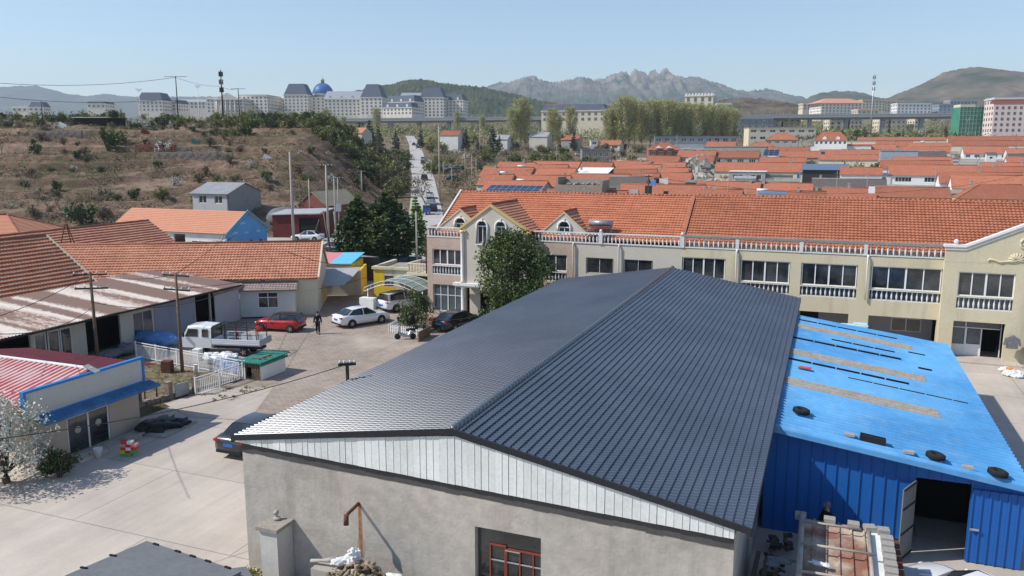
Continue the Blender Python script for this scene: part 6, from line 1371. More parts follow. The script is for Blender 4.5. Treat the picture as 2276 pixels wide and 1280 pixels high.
    if detail:
        a=MB(); a.box(xr-.09,xr-.05,-.26,.26,.62,.76) ; a.build('plate',K['plate'],t)
        a=MB(); a.box(xf+.06,xf+.1,-.26,.26,.42,.55) ; a.build('plate',K['plate'],t)
        a=MB(); a.box(xr-.085,xr+.1,-hw*.78,hw*.78,.3,.42); a.build('bumper',K['tyre'],t); a=MB(); a.box(xf-.05,xf+.085,-hw*.7,hw*.7,.3,.42); a.build('bumper',K['tyre'],t)
        a=MB()
        for sg in (-1,1):
            for xx in (-.75,.25): a.box(xx-.1,xx+.08,sg*(hw+.005)-.012,sg*(hw+.005)+.012,.83,.86)
        for sg in (-1,1): pass
        a.build('door_handle',K['rim'] if paint!='p_white' else P,t)
    return t
SX=lambda l,d,z=0.: (*W(l,d),z)
car('hatchback','small red hatchback with black roof parked by the workshop','car','hatch','p_red',SX(-39.6,51.1),R(-12)+math.pi,roofpaint='p_black')
car('saloon_car','white saloon car with black rear window parked in the middle of the courtyard','car','saloon','p_white',SX(-34.9,55.4),math.atan2(.80,.60)-.22)
car('suv','white sport utility car parked nose-in under the arched carport','car','suv','p_white',SX(-34.75,62.1),R(44))
car('saloon_car','black car by the round bush, half hidden behind the dark roof edge','car','saloon','p_black',SX(-26.9,57.0),R(50))
car('saloon_car','dark grey saloon half hidden behind the corner of the grey warehouse','car','saloon','p_grey',SX(-24.85,30.2),R(68.6))
car('saloon_car','white saloon seen side-on in front of the red garage on the upper street','car','saloon','p_white',(-29.6,116.3,base(116)),R(172))
car('saloon_car','dark blue-black car behind the brick boundary wall','car','saloon','p_black',(-23.0,105.5,base(105)),R(-30))
car('saloon_car','white car nosing into the bottom edge beside the open blue shed door','car','saloon','p_white',SX(4.75,25.7),R(-64)+math.pi)
car('suv','dark sport utility car climbing the road, nearest of the cars on it','car','suv','p_black',(-24.3,225,base(225)+.06),R(97),detail=False)
car('saloon_car','blue-grey car on the road, nearer of the pair above the dark sport utility car','car','saloon','p_grey',(-31.7,291,base(291)+.06),R(97),detail=False)
car('suv','silver car on the road, farther of the pair above the dark sport utility car','car','suv','p_silver',(-33.4,306,base(306)+.06),R(97),detail=False)
car('suv','black car waiting at the very top of the visible road','car','suv','p_black',(-55.5,462,base(462)+.06),R(100),detail=False)
car('saloon_car','white parked car at the top right side of the road','car','saloon','p_white',(-50.5,478,base(478)),R(20),detail=False)
for i,(px,py,Y,st,pt_,lb,rt) in enumerate([(955,424,176,'saloon','p_white','white car parked at the right verge of the road, farthest of three',95),(957,437,164,'suv','p_silver','silver car parked at the right verge of the road, middle of three',95),(961,449,153,'saloon','p_grey','grey car parked at the right verge of the road, nearest of three',95),
   (990,384,258,'suv','p_silver','silver car at the left of the car park beyond the terrace ridge',40),(1003,386,252,'saloon','p_grey','grey car second from the left in the car park beyond the terrace ridge',30),(1018,384,258,'suv','p_black','black car at the right of the car park beyond the terrace ridge',140),(1010,400,222,'saloon','p_black','black car nearest in the car park beyond the terrace ridge',10)]):
    x,_,_z=pxw(px,py,Y); car('parked_car',lb,'car',st,pt_,(x,Y,gh(x,Y)+.05),R(rt),detail=False,group='cars parked beside the road')
for px,Y,lb,pt_,rt in [(1545,375,'dark car parked below the poplars, left of the white one','p_black',5),(1565,375,'white car parked below the poplars beside a dark one','p_white',5),(1290,350,'pale car parked by the small white buildings left of the poplars','p_silver',0)]:
    x=pxw(px,320,Y)[0]; car('parked_car',lb,'car','saloon',pt_,(x,Y,gh(x,Y)),R(rt),detail=False)
# bus, three-wheeler
def boxbus(name,label,cat,loc,rot,L,Wd,H,pm,winm='glass'):
    t=thing(name,label,cat,loc,rot); mb=MB(); mb.hexa([(-L/2,-Wd/2,.4),(L/2,-Wd/2,.4),(L/2,Wd/2,.4),(-L/2,Wd/2,.4)],[(-L/2+.06,-Wd/2+.06,H),(L/2-.15,-Wd/2+.06,H),(L/2-.15,Wd/2-.06,H),(-L/2+.06,Wd/2-.06,H)]); mb.build('body',K[pm],t)
    for sg in (-1,1):
        n=4
        for i in range(n): xa=-L/2+.3+i*(L-.7)/n; mb=MB(); mb.box(xa,xa+(L-.7)/n-.15,sg*Wd/2-.02,sg*Wd/2+.01,H*.58,H*.86); mb.build('window',K[winm],t)
        for xx in (-L*.32,L*.32): wheel(t,xx,sg*(Wd/2-.1),.4,side=sg)
    mb=MB(); mb.box(L/2-.05,L/2+.02,-Wd/2+.15,Wd/2-.15,H*.5,H*.85); mb.build('windscreen',K[winm],t)
    return t
x,_,_z=pxw(957,318,430); boxbus('minibus','yellow minibus standing beside the top of the road behind brown bushes','bus',(x,430,gh(x,430)+.1),R(5),8,2.4,2.9,'p_yellow')
t3=thing('three_wheeler','small blue and white three-wheeled delivery vehicle coming down the road','three-wheeler',(-15.6,147,base(147)+.06),R(-85))
mb=MB(); mb.box(-.1,1.2,-.65,.65,.35,1.05); mb.build('body',K['p_blue'],t3); mb=MB(); mb.box(-.05,1.1,-.6,.6,1.05,1.7); mb.build('windows',K['glass_blue'],t3); mb=MB(); mb.box(-.12,1.15,-.66,.66,1.7,1.78); mb.build('roof',K['p_white'],t3)
mb=MB(); mb.box(-1.6,-.12,-.7,.7,.5,.9); mb.build('cargo_box',K['p_white'],t3)
for x_,y_ in ((1.0,0),(-1.1,.6),(-1.1,-.6)): wheel(t3,x_,y_,.28,side=1)
# flatbed truck with crew cab
tk=thing('flatbed_truck','white crew cab flatbed truck with a dark steel rack standing behind the white railing','truck',SX(-38.6,43.6),R(172))
def cabsec(x,zt,hw): return [(x,hw,.55),(x,hw,1.25),(x,hw-.08,zt-.12),(x,hw-.25,zt),(x,-hw+.25,zt),(x,-hw+.08,zt-.12),(x,-hw,1.25),(x,-hw,.55)]
mb=MB(); loft(mb,[cabsec(.55,2.05,.82),cabsec(1.6,2.1,.83),cabsec(2.3,2.02,.83)]+[[(2.72,.82,.55),(2.72,.82,1.25),(2.66,.79,1.27),(2.62,.7,1.3),(2.62,-.7,1.3),(2.66,-.79,1.27),(2.72,-.82,1.25),(2.72,-.82,.55)]]); mb.build('cab',K['p_white'],tk)
for sg in (-1,1):
    for xa,xb in ((.75,1.2),(1.5,2.2)):
        mb=MB(); q=sg*.845; mb.extr([(xa,q*.985,1.32),(xb+(.25 if xb>2 else 0),q*.985,1.32),(xb,q*.925,1.85),(xa,q*.925,1.85)],(0,sg*.012,0)); mb.build('side_window',K['glass'],tk)
    mb=MB(); mb.box(2.45,2.5,sg*.95-.08,sg*.95+.08,1.3,1.6); mb.build('mirror',K['tyre'],tk)
    mb=MB(); mb.box(2.7,2.75,sg*.55-.16,sg*.55+.16,.75,.95); mb.build('headlight',K['lampclr'],tk)
    for xx,r in ((1.75,.33),(-1.75,.33)): wheel(tk,xx,sg*.72,r,side=sg)
mb=MB(); mb.extr([(2.30,-.68,1.98),(2.30,.68,1.98),(2.69,.7,1.32),(2.69,-.7,1.32)],(.03,0,.03)); mb.build('windscreen',K['glass'],tk)
mb=MB(); mb.box(-2.9,2.5,-.35,.35,.45,.62); mb.build('chassis',K['iron'],tk)
mb=MB(); mb.box(-3.0,.42,-.88,.88,.78,.84); mb.build('bed',K['steel'],tk)
mb=MB()
for y in (-.9,.86):
    mb.box(-3.0,.42,y,y+.04,.84,1.22)
    for z in (.9,1.02,1.14): mb.box(-3.0,.42,y-.012,y+.052,z,z+.035)
mb.box(.42,.46,-.9,.9,.84,1.22); mb.build('side_board',K['p_white'],tk)
mb=MB(); mb.box(-3.05,-3.01,-.9,.9,.78,1.22); mb.box(-3.08,-3.05,-.85,.85,.85,1.15); mb.build('tailgate',K['greysheet'],tk)
mb=MB()
for y in (-.8,.8):
    for x in (.38,-.5,-1.3,-2.1,-2.75): mb.box(x-.025,x+.025,y-.025,y+.025,.84,2.05)
    mb.box(-2.8,.4,y-.02,y+.02,2.03,2.08); mb.box(-2.8,.4,y-.02,y+.02,1.5,1.54)
for x in (.38,-1.3,-2.75): mb.box(x-.02,x+.02,-.8,.8,2.03,2.08)
mb.build('rack',K['iron'],tk)
mb=MB(); mb.box(.5,.53,-.75,.75,1.2,2.0); mb.build('rear_window',K['glass'],tk)
mb=MB(); bars(mb,-2.2,-.6,1.0,1.75,.6,t=.04,vx=(-1.2,),hz=(1.35,)); tag(mb.build('empty_window_frame',K['p_white'],loc=SX(-38.6,43.6),rot=R(172)),'white metal window frame standing on the bed of the flatbed truck','window frame')
mb=MB(); mb.box(-1.35,-1.2,.55,.6,.9,1.85); mb.ball((-2.45,-.3,1.75),.3,.2,.22); tag(mb.build('red_bundle',M('red_cloth',(.42,.03,.03)),loc=SX(-38.6,43.6),rot=R(172)),'red cloth tied to the rack of the flatbed truck','cloth')
# scooter
sc2=sthing('scooter','black and white motor scooter parked by the white picket fence','scooter',-28.9,51.9,0,rot=R(205)-0)
for x in (-.55,.6):
    mb=MB(); mb.T=Matrix.Translation((x,0,.23))@Matrix.Rotation(R(90),4,'X'); mb.lathe([(.13,-.05),(.22,-.05),(.235,0),(.22,.05),(.13,.05)],k=18); w_=mb.build('wheel',K['tyre'],sc2)
    mb=MB(); mb.T=Matrix.Translation((x,0,.23))@Matrix.Rotation(R(90),4,'X'); mb.lathe([(.12,-.03),(.12,.03)],k=12); mb.build('rim',K['rim'],w_)
mb=MB(); mb.path([(.45,0,.45),(.1,0,.3),(-.25,0,.32),(-.4,0,.6),(-.75,0,.62)],[.12,.13,.14,.17,.1],k=8); mb.hexa([(.35,-.16,.35),(.45,-.16,.35),(.45,.16,.35),(.35,.16,.35)],[(.42,-.2,.9),(.48,-.2,.9),(.48,.2,.9),(.42,.2,.9)]); mb.build('body',K['p_silver'],sc2)
mb=MB(); mb.path([(-.75,0,.74),(-.4,0,.76),(-.05,0,.72)],[.1,.13,.1],k=8); mb.build('seat',K['tyre'],sc2)
mb=MB(); mb.path([(.6,0,.25),(.45,0,.95)],.03,k=6); mb.path([(.42,-.32,1.0),(.46,0,.98),(.42,.32,1.0)],.02,k=6); mb.build('handlebar',K['iron'],sc2)
mb=MB(); mb.box(-.95,-.68,-.16,.16,.78,1.05); mb.build('top_box',K['tyre'],sc2)
# ------------------------------------------------------------------ people
def skinmesh(name,verts,edges,radii,mat,par,sub=1,loc=None):
    me=bpy.data.meshes.new(name); me.from_pydata(verts,edges,[]); me.materials.append(mat); o=bpy.data.objects.new(name,me); COL.objects.link(o)
    if par is not None: o.parent=par
    m=o.modifiers.new('skin','SKIN'); sv=me.skin_vertices[0].data
    for i,r in enumerate(radii): sv[i].radius=(r,r) if not hasattr(r,'__len__') else r
    sv[0].use_root=True; m.use_smooth_shade=True; s=o.modifiers.new('sub','SUBSURF'); s.levels=sub; s.render_levels=sub
    return o
def person(label,loc,rot,step=.22,cloth='blackcloth',armswing=.15,cap=False,legs='blackcloth'):
    t=thing('person',label,'person',loc,rot)   # faces +x
    V=[];E=[];Rr=[]
    def add(p,r,parent=None):
        V.append(p);Rr.append(r)
        if parent is not None: E.append((parent,len(V)-1))
        return len(V)-1
    pel=add((0,0,.95),(.15,.12)); ch_=add((.0,0,1.15),(.145,.11),pel); th=add((0,0,1.36),(.16,.11),ch_); ne=add((0,0,1.50),.055,th); h0=add((.01,0,1.57),(.07,.075),ne); h1=add((.02,0,1.67),(.085,.078),h0); h2=add((.01,0,1.745),(.05,.05),h1)
    legv=[];armv=[]
    for sg,ph in ((1,1),(-1,-1)):
        hip=add((0,sg*.09,.90),.085,pel); kn=add((ph*step*.45+.03,sg*.10,.50),.058,hip); an=add((ph*step*.8-.02,sg*.105,.09),.038,kn); to=add((ph*step*.8+.15,sg*.12,.04),.035,an); legv.append((hip,kn,an,to))
        sh_=add((0,sg*.17,1.40),.062,th); el=add((-ph*armswing*.4-.03,sg*.25,1.12),.042,sh_); wr=add((-ph*armswing*.4+.08,sg*.28,.88),.028,el); pa=add((-ph*armswing*.4+.11,sg*.28,.80),(.035,.018),wr); armv.append((sh_,el,wr,pa))
        for k in range(4): add((V[pa][0]+.02*(k-1.5)+.01,V[pa][1]-.005*sg,V[pa][2]-.09+.01*abs(k-1.2)),.009,pa)
        add((V[wr][0]+.05,V[wr][1]-.02*sg,V[wr][2]-.06),.010,wr)
    body=skinmesh('body',V,E,Rr,K['skin'],t)
    g=lambda i,s=1.22:(tuple(x*s for x in Rr[i]) if hasattr(Rr[i],'__len__') else Rr[i]*s)
    # jacket
    jv=[V[pel][:2]+(.90,),V[ch_],V[th],(0,0,1.47)];jr=[g(pel,1.12),g(ch_),g(th,1.12),.07];je=[(0,1),(1,2),(2,3)]
    for a in armv:
        b=len(jv); jv+= [V[a[0]],V[a[1]],tuple(Vector(V[a[1]]).lerp(Vector(V[a[2]]),.92))]; jr+=[.088,.072,.058]; je+=[(2,b),(b,b+1),(b+1,b+2)]
    skinmesh('jacket',jv,je,jr,K[cloth],t)
    pv_=[V[pel]];pr2=[g(pel,1.08)];pe=[]
    for a in legv:
        b=len(pv_); pv_+=[V[a[0]],V[a[1]],tuple(Vector(V[a[1]]).lerp(Vector(V[a[2]]),.95))]; pr2+=[.115,.09,.075]; pe+=[(0,b),(b,b+1),(b+1,b+2)]
    skinmesh('trousers',pv_,pe,pr2,K[legs],t)
    for a in legv:
        x,y,z=V[a[2]]; mb=MB(); mb.ball((x+.07,y,.05),.15,.055,.055); mb.build('shoe',K['tyre'],t)
    mb=MB(); mb.ball((-.005,0,1.70),.105,.095,.095,k=14,h=8); mb.ball((-.03,0,1.66),.09,.09,.11,k=12,h=8); mb.build('cap' if cap else 'hair',K['greycloth'] if cap else K['hair'],t)
    if cap: mb=MB(); mb.ball((.10,0,1.70),.09,.08,.015,k=12,h=6); mb.build('cap_peak',K['greycloth'],t)
    for sg in (-1,1): mb=MB(); mb.ball((.092,sg*.032,1.665),.012,k=8,h=6); mb.build('eye',K['dark'],t); mb=MB(); mb.ball((.02,sg*.085,1.655),.02,.01,.028,k=8,h=6); mb.build('ear',K['skin'],t)
    mb=MB(); mb.ball((.108,0,1.635),.018,.013,.022,k=8,h=6); mb.build('nose',K['skin'],t); mb=MB(); mb.ball((.093,0,1.592),.01,.025,.006,k=8,h=6); mb.build('mouth',M('lips',(.3,.1,.09)),t)
    return t
person('person in black jacket, trousers and dark hair walking across the paved courtyard',SX(-36.05,51.0,.012),R(-82))
person('person in dark clothes and a grey peaked cap standing behind the rusty tin roof',SX(.62,28.9,0.0),R(190),step=.05,cap=True,cloth='bluegrey' if False else 'blackcloth')
# ------------------------------------------------------------------ vegetation
def branches(mb,p,d,L,r,depth,rnd,spread=.55,k=5,up=.15,tips=None,n=(2,3),shr=.68):
    p=Vector(p);d=Vector(d).normalized(); m=p+d*L*.5+Vector((rnd.uniform(-1,1),rnd.uniform(-1,1),0))*L*.05; q=p+d*L
    mb.path([p,m,q],[r,r*.85,r*.65],k=k,cap=False)
    if depth==0:
        if tips is not None: tips.append(q)
        return
    if tips is not None and depth<=1: tips.append(q)
    for i in range(rnd.randint(*n)):
        nd_=(d+Vector((rnd.gauss(0,1),rnd.gauss(0,1),rnd.gauss(0,.7)))*spread+Vector((0,0,up))).normalized()
        branches(mb,p+d*L*rnd.uniform(.65,1.),nd_,L*shr*rnd.uniform(.8,1.15),r*.6,depth-1,rnd,spread,max(3,k-1),up,tips,n,shr)
def leafq(mb,c,s,rnd,flat=0.,asp=.7):
    u=Vector((rnd.gauss(0,1),rnd.gauss(0,1),rnd.gauss(0,1)*(1-flat))).normalized(); v=Vector((rnd.gauss(0,1),rnd.gauss(0,1),rnd.gauss(0,1)*(1-flat))); v=v-u*v.dot(u)
    if v.length<1e-4: return
    v=v.normalized()*s*asp;u=u*s; c=Vector(c); mb.poly([c-u-v*.4,c-v,c+u-v*.3,c+u*.9+v*.5,c+v,c-u*.9+v*.5][::1] if False else [c-u,c-v,c+u,c+v])
PRO={}
def mk(kind,seed,H,Wd,**k):
    """one prototype tree: an Empty with trunk and crown, kept as first copy"""
    rnd=random.Random(seed); tr=MB(); cr=MB()
    nl=k.get('n',2500); ls=k.get('ls',.12); bark=k.get('bark','bark'); lm=k.get('leaf','l_bush')
    if kind=='round':     # broad crown of clumps
        tips=[]; th=H*k.get('th',.25); branches(tr,(0,0,-.3),(0,0,1),th+.3,Wd*.035+.03,3,rnd,.6,6,.25,tips,(3,4),.7)
        cl=[]
        for i in range(k.get('cl',34)):
            a=rnd.uniform(0,6.28);z=rnd.uniform(th*.9,H*.94);t=(z-th*.9)/(H-th*.9); rr=Wd/2*(math.sin(math.pi*min(1,max(.06,t*.83+.17)))**.6)*rnd.uniform(.35,1.)
            cl.append((Vector((rr*math.cos(a),rr*math.sin(a),z)),Wd*rnd.uniform(.09,.17)))
        for i in range(nl):
            c,s=cl[rnd.randrange(len(cl))]; p=c+Vector((rnd.gauss(0,1),rnd.gauss(0,1),rnd.gauss(0,.8))).normalized()*s*rnd.uniform(.55,1.15); leafq(cr,p,ls*rnd.uniform(.6,1.3),rnd)
        for c,s in cl[:18]: tr.path([(0,0,th*.6),c*.5+Vector((0,0,th*.4)),c],[Wd*.012,Wd*.008,Wd*.004],k=4,cap=False)
    elif kind=='poplar':
        tr.path([(0,0,-.5),(0,0,H*.5),(.1,0,H*.92)],[H*.014,H*.009,H*.003],k=6,cap=False)
        nb=k.get('nb',60)
        for i in range(nb):
            z=H*rnd.uniform(.12,.93); a=rnd.uniform(0,6.28); t=z/H; L=Wd*.75*(math.sin(math.pi*min(1,.12+t*.86))**.7)*rnd.uniform(.6,1.)
            d=Vector((math.cos(a)*.45,math.sin(a)*.45,1.)).normalized(); q=Vector((0,0,z))+d*L*1.3
            if q.z>H*1.02: q.z=H*rnd.uniform(.95,1.02)
            tr.path([(0,0,z),Vector((0,0,z)).lerp(q,.5)+Vector((math.cos(a),math.sin(a),0))*L*.12,q],[H*.004,H*.0025,H*.001],k=3,cap=False)
            for j in range(int(nl/nb)):
                u=rnd.uniform(.2,1.05); p=Vector((0,0,z)).lerp(q,u)+Vector((math.cos(a),math.sin(a),0))*L*.12*(1-abs(u-.5)*2)+Vector((rnd.gauss(0,1),rnd.gauss(0,1),rnd.gauss(0,1)))*Wd*.06; leafq(cr,p,ls*rnd.uniform(.5,1.2),rnd)
    elif kind=='conifer':
        tr.path([(0,0,-.5),(0,0,H*.97)],[H*.022,H*.004],k=7,cap=False); nt_=k.get('tiers',12)
        for i in range(nt_):
            t=i/(nt_-1); z=H*(k.get('z0',.16)+(.96-k.get('z0',.16))*t); Lr=Wd/2*(1-t**k.get('pw',1.3)*.92)*rnd.uniform(.75,1.1)
            nb=rnd.randint(5,8)
            for j in range(nb):
                a=rnd.uniform(0,6.28); L=Lr*rnd.uniform(.65,1.1); tip=Vector((math.cos(a)*L,math.sin(a)*L,z-L*.18*rnd.uniform(.3,1.3)+.15*L)); mid=Vector((math.cos(a)*L*.5,math.sin(a)*L*.5,z+L*.06))
                tr.path([(0,0,z),mid,tip],[H*.006,H*.004,H*.001],k=3,cap=False)
                for q in range(int(nl/(nt_*6.5))):
                    u=rnd.uniform(.12,1.)**.8; c=(Vector((0,0,z)).lerp(mid,u*2) if u<.5 else mid.lerp(tip,u*2-1)); side=Vector((-math.sin(a),math.cos(a),0))*rnd.gauss(0,1)*L*.16*(1.15-u*.6); leafq(cr,c+side+Vector((0,0,rnd.gauss(-.05,.10)*L)),ls*rnd.uniform(.5,1.3),rnd,.55,asp=.5)
    elif kind=='bare':
        tips=[]; branches(tr,(0,0,-.3),(rnd.uniform(-.1,.1),rnd.uniform(-.1,.1),1),H*.32,H*.02,k.get('depth',5),rnd,.55,5,.12,tips,(2,3),.74)
        for i in range(nl):
            if tips: leafq(cr,tips[rnd.randrange(len(tips))]+Vector((rnd.gauss(0,1),rnd.gauss(0,1),rnd.gauss(0,1)))*H*.03,ls*rnd.uniform(.5,1.2),rnd)
    elif kind=='bush':
        for i in range(k.get('st',9)):
            a=rnd.uniform(0,6.28); tr.path([(0,0,-.2),(math.cos(a)*Wd*.12,math.sin(a)*Wd*.12,H*.4),(math.cos(a)*Wd*.36*rnd.random(),math.sin(a)*Wd*.36*rnd.random(),H*rnd.uniform(.6,1.))],[.035*H,.02*H,.006*H],k=4,cap=False)
        cl=[]
        for i in range(k.get('cl',14)):
            a=rnd.uniform(0,6.28); rr=Wd/2*rnd.random()**.6*.85; cl.append((Vector((rr*math.cos(a),rr*math.sin(a),H*rnd.uniform(.2,.88)*(1-.35*(rr/(Wd/2))**2))),Wd*rnd.uniform(.09,.2)))
        for i in range(nl):
            c,s=cl[rnd.randrange(len(cl))]; leafq(cr,c+Vector((rnd.gauss(0,1),rnd.gauss(0,1),rnd.gauss(0,1)))*s*.55,ls*rnd.uniform(.5,1.3),rnd)
    t=thing(k.get('name','tree'),'','tree'); tr.build('stems' if kind=='bush' else 'trunk',K[bark],t)
    if cr.f: cr.build('crown',K[lm],t)
    t['_u']=0; return t
def use(p,loc,rot=0.,scale=1.,label=None,cat=None,group=None,name=None):
    if not p['_u']: o=p; p['_u']=1
    else: o=copy_tree(p)
    if '_u' in o.keys() and o is not p: del o['_u']
    place(o,loc,rot,scale,label,group)
    if cat: o['category']=cat
    if name: o.name=name
    return o
mag=mk('round',5,7.9,6.0,n=21000,ls=.10,leaf='l_dark',cl=130,name='magnolia_tree',th=.14)
use(mag,(.15,61.3,0),.4,1.,'big dark glossy-leaved tree in front of the beige house gables','tree')
rb_=mk('round',8,3.1,2.9,n=4200,ls=.075,leaf='l_dark',cl=40,name='round_bush',th=.2)
use(rb_,SX(-29.75,54.9),1.,1.,'clipped round dark green bush inside the white picket fence','bush')
cd1=mk('conifer',3,9.0,8.4,n=17000,ls=.25,leaf='l_conif',tiers=17,name='cedar_tree',pw=2.6,z0=.2); cd2=mk('conifer',14,8.3,7.4,n=15000,ls=.25,leaf='l_conif',tiers=16,name='cedar_tree',pw=2.4,z0=.2)
use(cd2,(-18.4,96.0,.2),0,1.,'left of the two big dark cedars standing by the street corner','tree','cedars on the street corner')
use(cd1,(-14.9,95.0,.2),1.,1.,'right and larger of the two big dark cedars by the street corner','tree','cedars on the street corner')
lc=mk('conifer',23,8.4,5.0,n=5200,ls=.17,leaf='l_fresh',tiers=20,name='larch_tree'); use(lc,(-11.7,98,.2),0,1.,'light green feathery young conifer right of the dark cedars','tree')
bt=mk('bare',2,7.4,5,n=0,name='bare_tree',depth=5); use(bt,(-30.0,80.5,0),.5,(1.45,1.45,1.),'leafless spreading tree behind the old tiled ridge','tree')
bl_=mk('round',31,3.6,4.4,n=5200,ls=.065,leaf='l_blossom',bark='bark',cl=60,name='blossoming_tree',th=.2)
use(bl_,SX(-31.9,22.4),0.,1.,'white blossoming tree at the near corner of the shop','tree')
gb2=mk('bush',33,1.5,1.6,n=1500,ls=.06,leaf='l_bushg',name='shrub'); use(gb2,SX(-30.3,23.6),0,1.,'small green and reddish shrub under the blossoming tree','shrub')
# prototypes for the hill and the middle distance
B_ol=[mk('bush',41+i,2.6,3.4,n=700,ls=.19,leaf='l_bush',name='shrub') for i in range(2)]
B_gr=[mk('bush',51+i,2.6,3.0,n=700,ls=.18,leaf='l_bushg',name='shrub') for i in range(2)]
B_br=[mk('bush',61+i,2.4,3.2,n=520,ls=.13,leaf='l_brown',name='shrub',st=22) for i in range(2)]
B_bl=[mk('bush',71,2.4,3.0,n=420,ls=.13,leaf='l_blossom',name='blossoming_shrub',st=16)]
T_po=[mk('poplar',81+i,25,11.5,n=4200,ls=.34,leaf='l_poplar',bark='bark_pale',name='poplar_tree',nb=80) for i in range(3)]
T_co=[mk('conifer',91+i,11,6.5,n=1700,ls=.45,leaf='l_conifblue',tiers=10,name='conifer_tree') for i in range(2)]
T_ba=[mk('bare',101+i,9,6,n=350,ls=.2,leaf='l_brown',name='bare_tree',depth=4,bark='bark_pale') for i in range(2)]
T_rd=[mk('round',111+i,8,7.5,n=1300,ls=.33,leaf=l,name='broadleaf_tree',cl=30) for i,l in enumerate(('l_poplar','l_bushg','l_ylw'))]
rnd=random.Random(77)
GH='shrubs on the terraced hillside'
def onhill(px,Y): 
    x=pxw(px,300,Y)[0]; return (x,Y,gh(x,Y)-.1)
LO='olive green shrub growing on the terraced hillside';LG='dark green shrub growing on the terraced hillside';LB='brown twiggy leafless shrub on the terraced hillside';LW='white blossoming shrub on the terraced hillside'
# crest line and right shoulder: thick olive growth
for i in range(74):
    px=rnd.uniform(540,800); Y=rnd.uniform(196,248)
    x,y,z=onhill(px,Y)
    if x>roadx(Y)-11: continue
    p,l=(B_ol[rnd.randrange(2)],LO) if rnd.random()<.72 else (B_gr[rnd.randrange(2)],LG); use(p,(x,y,z),rnd.uniform(0,6),rnd.uniform(.9,1.5),l,'shrub',GH)
for i in range(70):
    px=rnd.uniform(-40,560); Y=rnd.uniform(212,250); x,y,z=onhill(px,Y); q=rnd.random()
    p,l=(B_ol[rnd.randrange(2)],LO) if q<.45 else ((B_gr[rnd.randrange(2)],LG) if q<.8 else (B_bl[0],LW)); use(p,(x,y,z),rnd.uniform(0,6),rnd.uniform(.8,1.5),l,'shrub',GH)
# brown and green belt down the left side of the road
for i in range(64):
    Y=rnd.uniform(172,330); x=roadx(Y)-4.5-rnd.uniform(0,12)
    q=rnd.random(); p,l=(B_br[rnd.randrange(2)],'brown twiggy bush on the bank left of the climbing road') if q<.5 else ((B_gr[rnd.randrange(2)],'green bush on the bank left of the climbing road') if q<.78 else (B_ol[rnd.randrange(2)],'olive bush on the bank left of the climbing road'))
    use(p,(x,Y,gh(x,Y)-.1),rnd.uniform(0,6),rnd.uniform(1.1,2.),l,'bush','bushes on the bank of the road',name='bush')
# open scatter over the terraces
for i in range(136):
    px=rnd.uniform(-60,840); Y=rnd.uniform(132,215); x,y,z=onhill(px,Y)
    if x>roadx(Y)-8 or (-56<x<-38 and Y<150): continue
    q=rnd.random(); p,l=(B_br[rnd.randrange(2)],LB) if q<.42 else ((B_gr[rnd.randrange(2)],LG) if q<.68 else ((B_ol[rnd.randrange(2)],LO) if q<.9 else (B_bl[0],LW)))
    use(p,(x,y,z),rnd.uniform(0,6),rnd.uniform(.35,.95),l,'shrub',GH)
# larger named ones
for px,py,Y,p,s,lb in [(240,340,178,B_gr[0],1.7,'largest dark green bush in the middle of the terraced hill'),(258,325,184,B_ol[1],1.5,'tall olive bush beside the largest dark bush on the hill'),(178,455,133,B_gr[1],1.5,'dark sprawling shrub above the far left tiled roofs'),(80,350,172,B_gr[1],1.,'round dark green shrub at the left of the hill below the bank'),(300,405,148,B_gr[0],.9,'lone dark green shrub left above the hill house'),(365,345,178,B_bl[0],1.3,'white blossoming shrub above the middle terrace wall'),(310,268,205,B_bl[0],1.5,'white blossoming shrub on the crest of the hill')]:
    x=pxw(px,py,Y)[0]; use(p,(x,Y,gh(x,Y)-.1),rnd.uniform(0,6),s,lb,'shrub')
for px,Y,s,lb in [(10,172,.55,'small bare tree at the far left of the hill'),(50,150,.6,'small bare tree in the lower left of the hill'),(100,138,.62,'bare tree at the hill foot, left of the sprawling shrub'),(140,135,.6,'bare tree at the hill foot above the pale hipped roof'),(215,136,.75,'bare tree at the hill foot right of the sprawling shrub'),(662,131,.75,'bare tree between the concrete poles above the brick hut'),(945,150,.9,'bare tree with upright twigs right of the road bottom'),(1005,160,.85,'bare tree behind the left gable of the terrace'),(1030,190,.8,'bare tree among the thin poles right of the road')]:
    x=pxw(px,400,Y)[0]; use(T_ba[rnd.randrange(2)],(x,Y,gh(x,Y)-.1),rnd.uniform(0,6),s,lb,'tree')
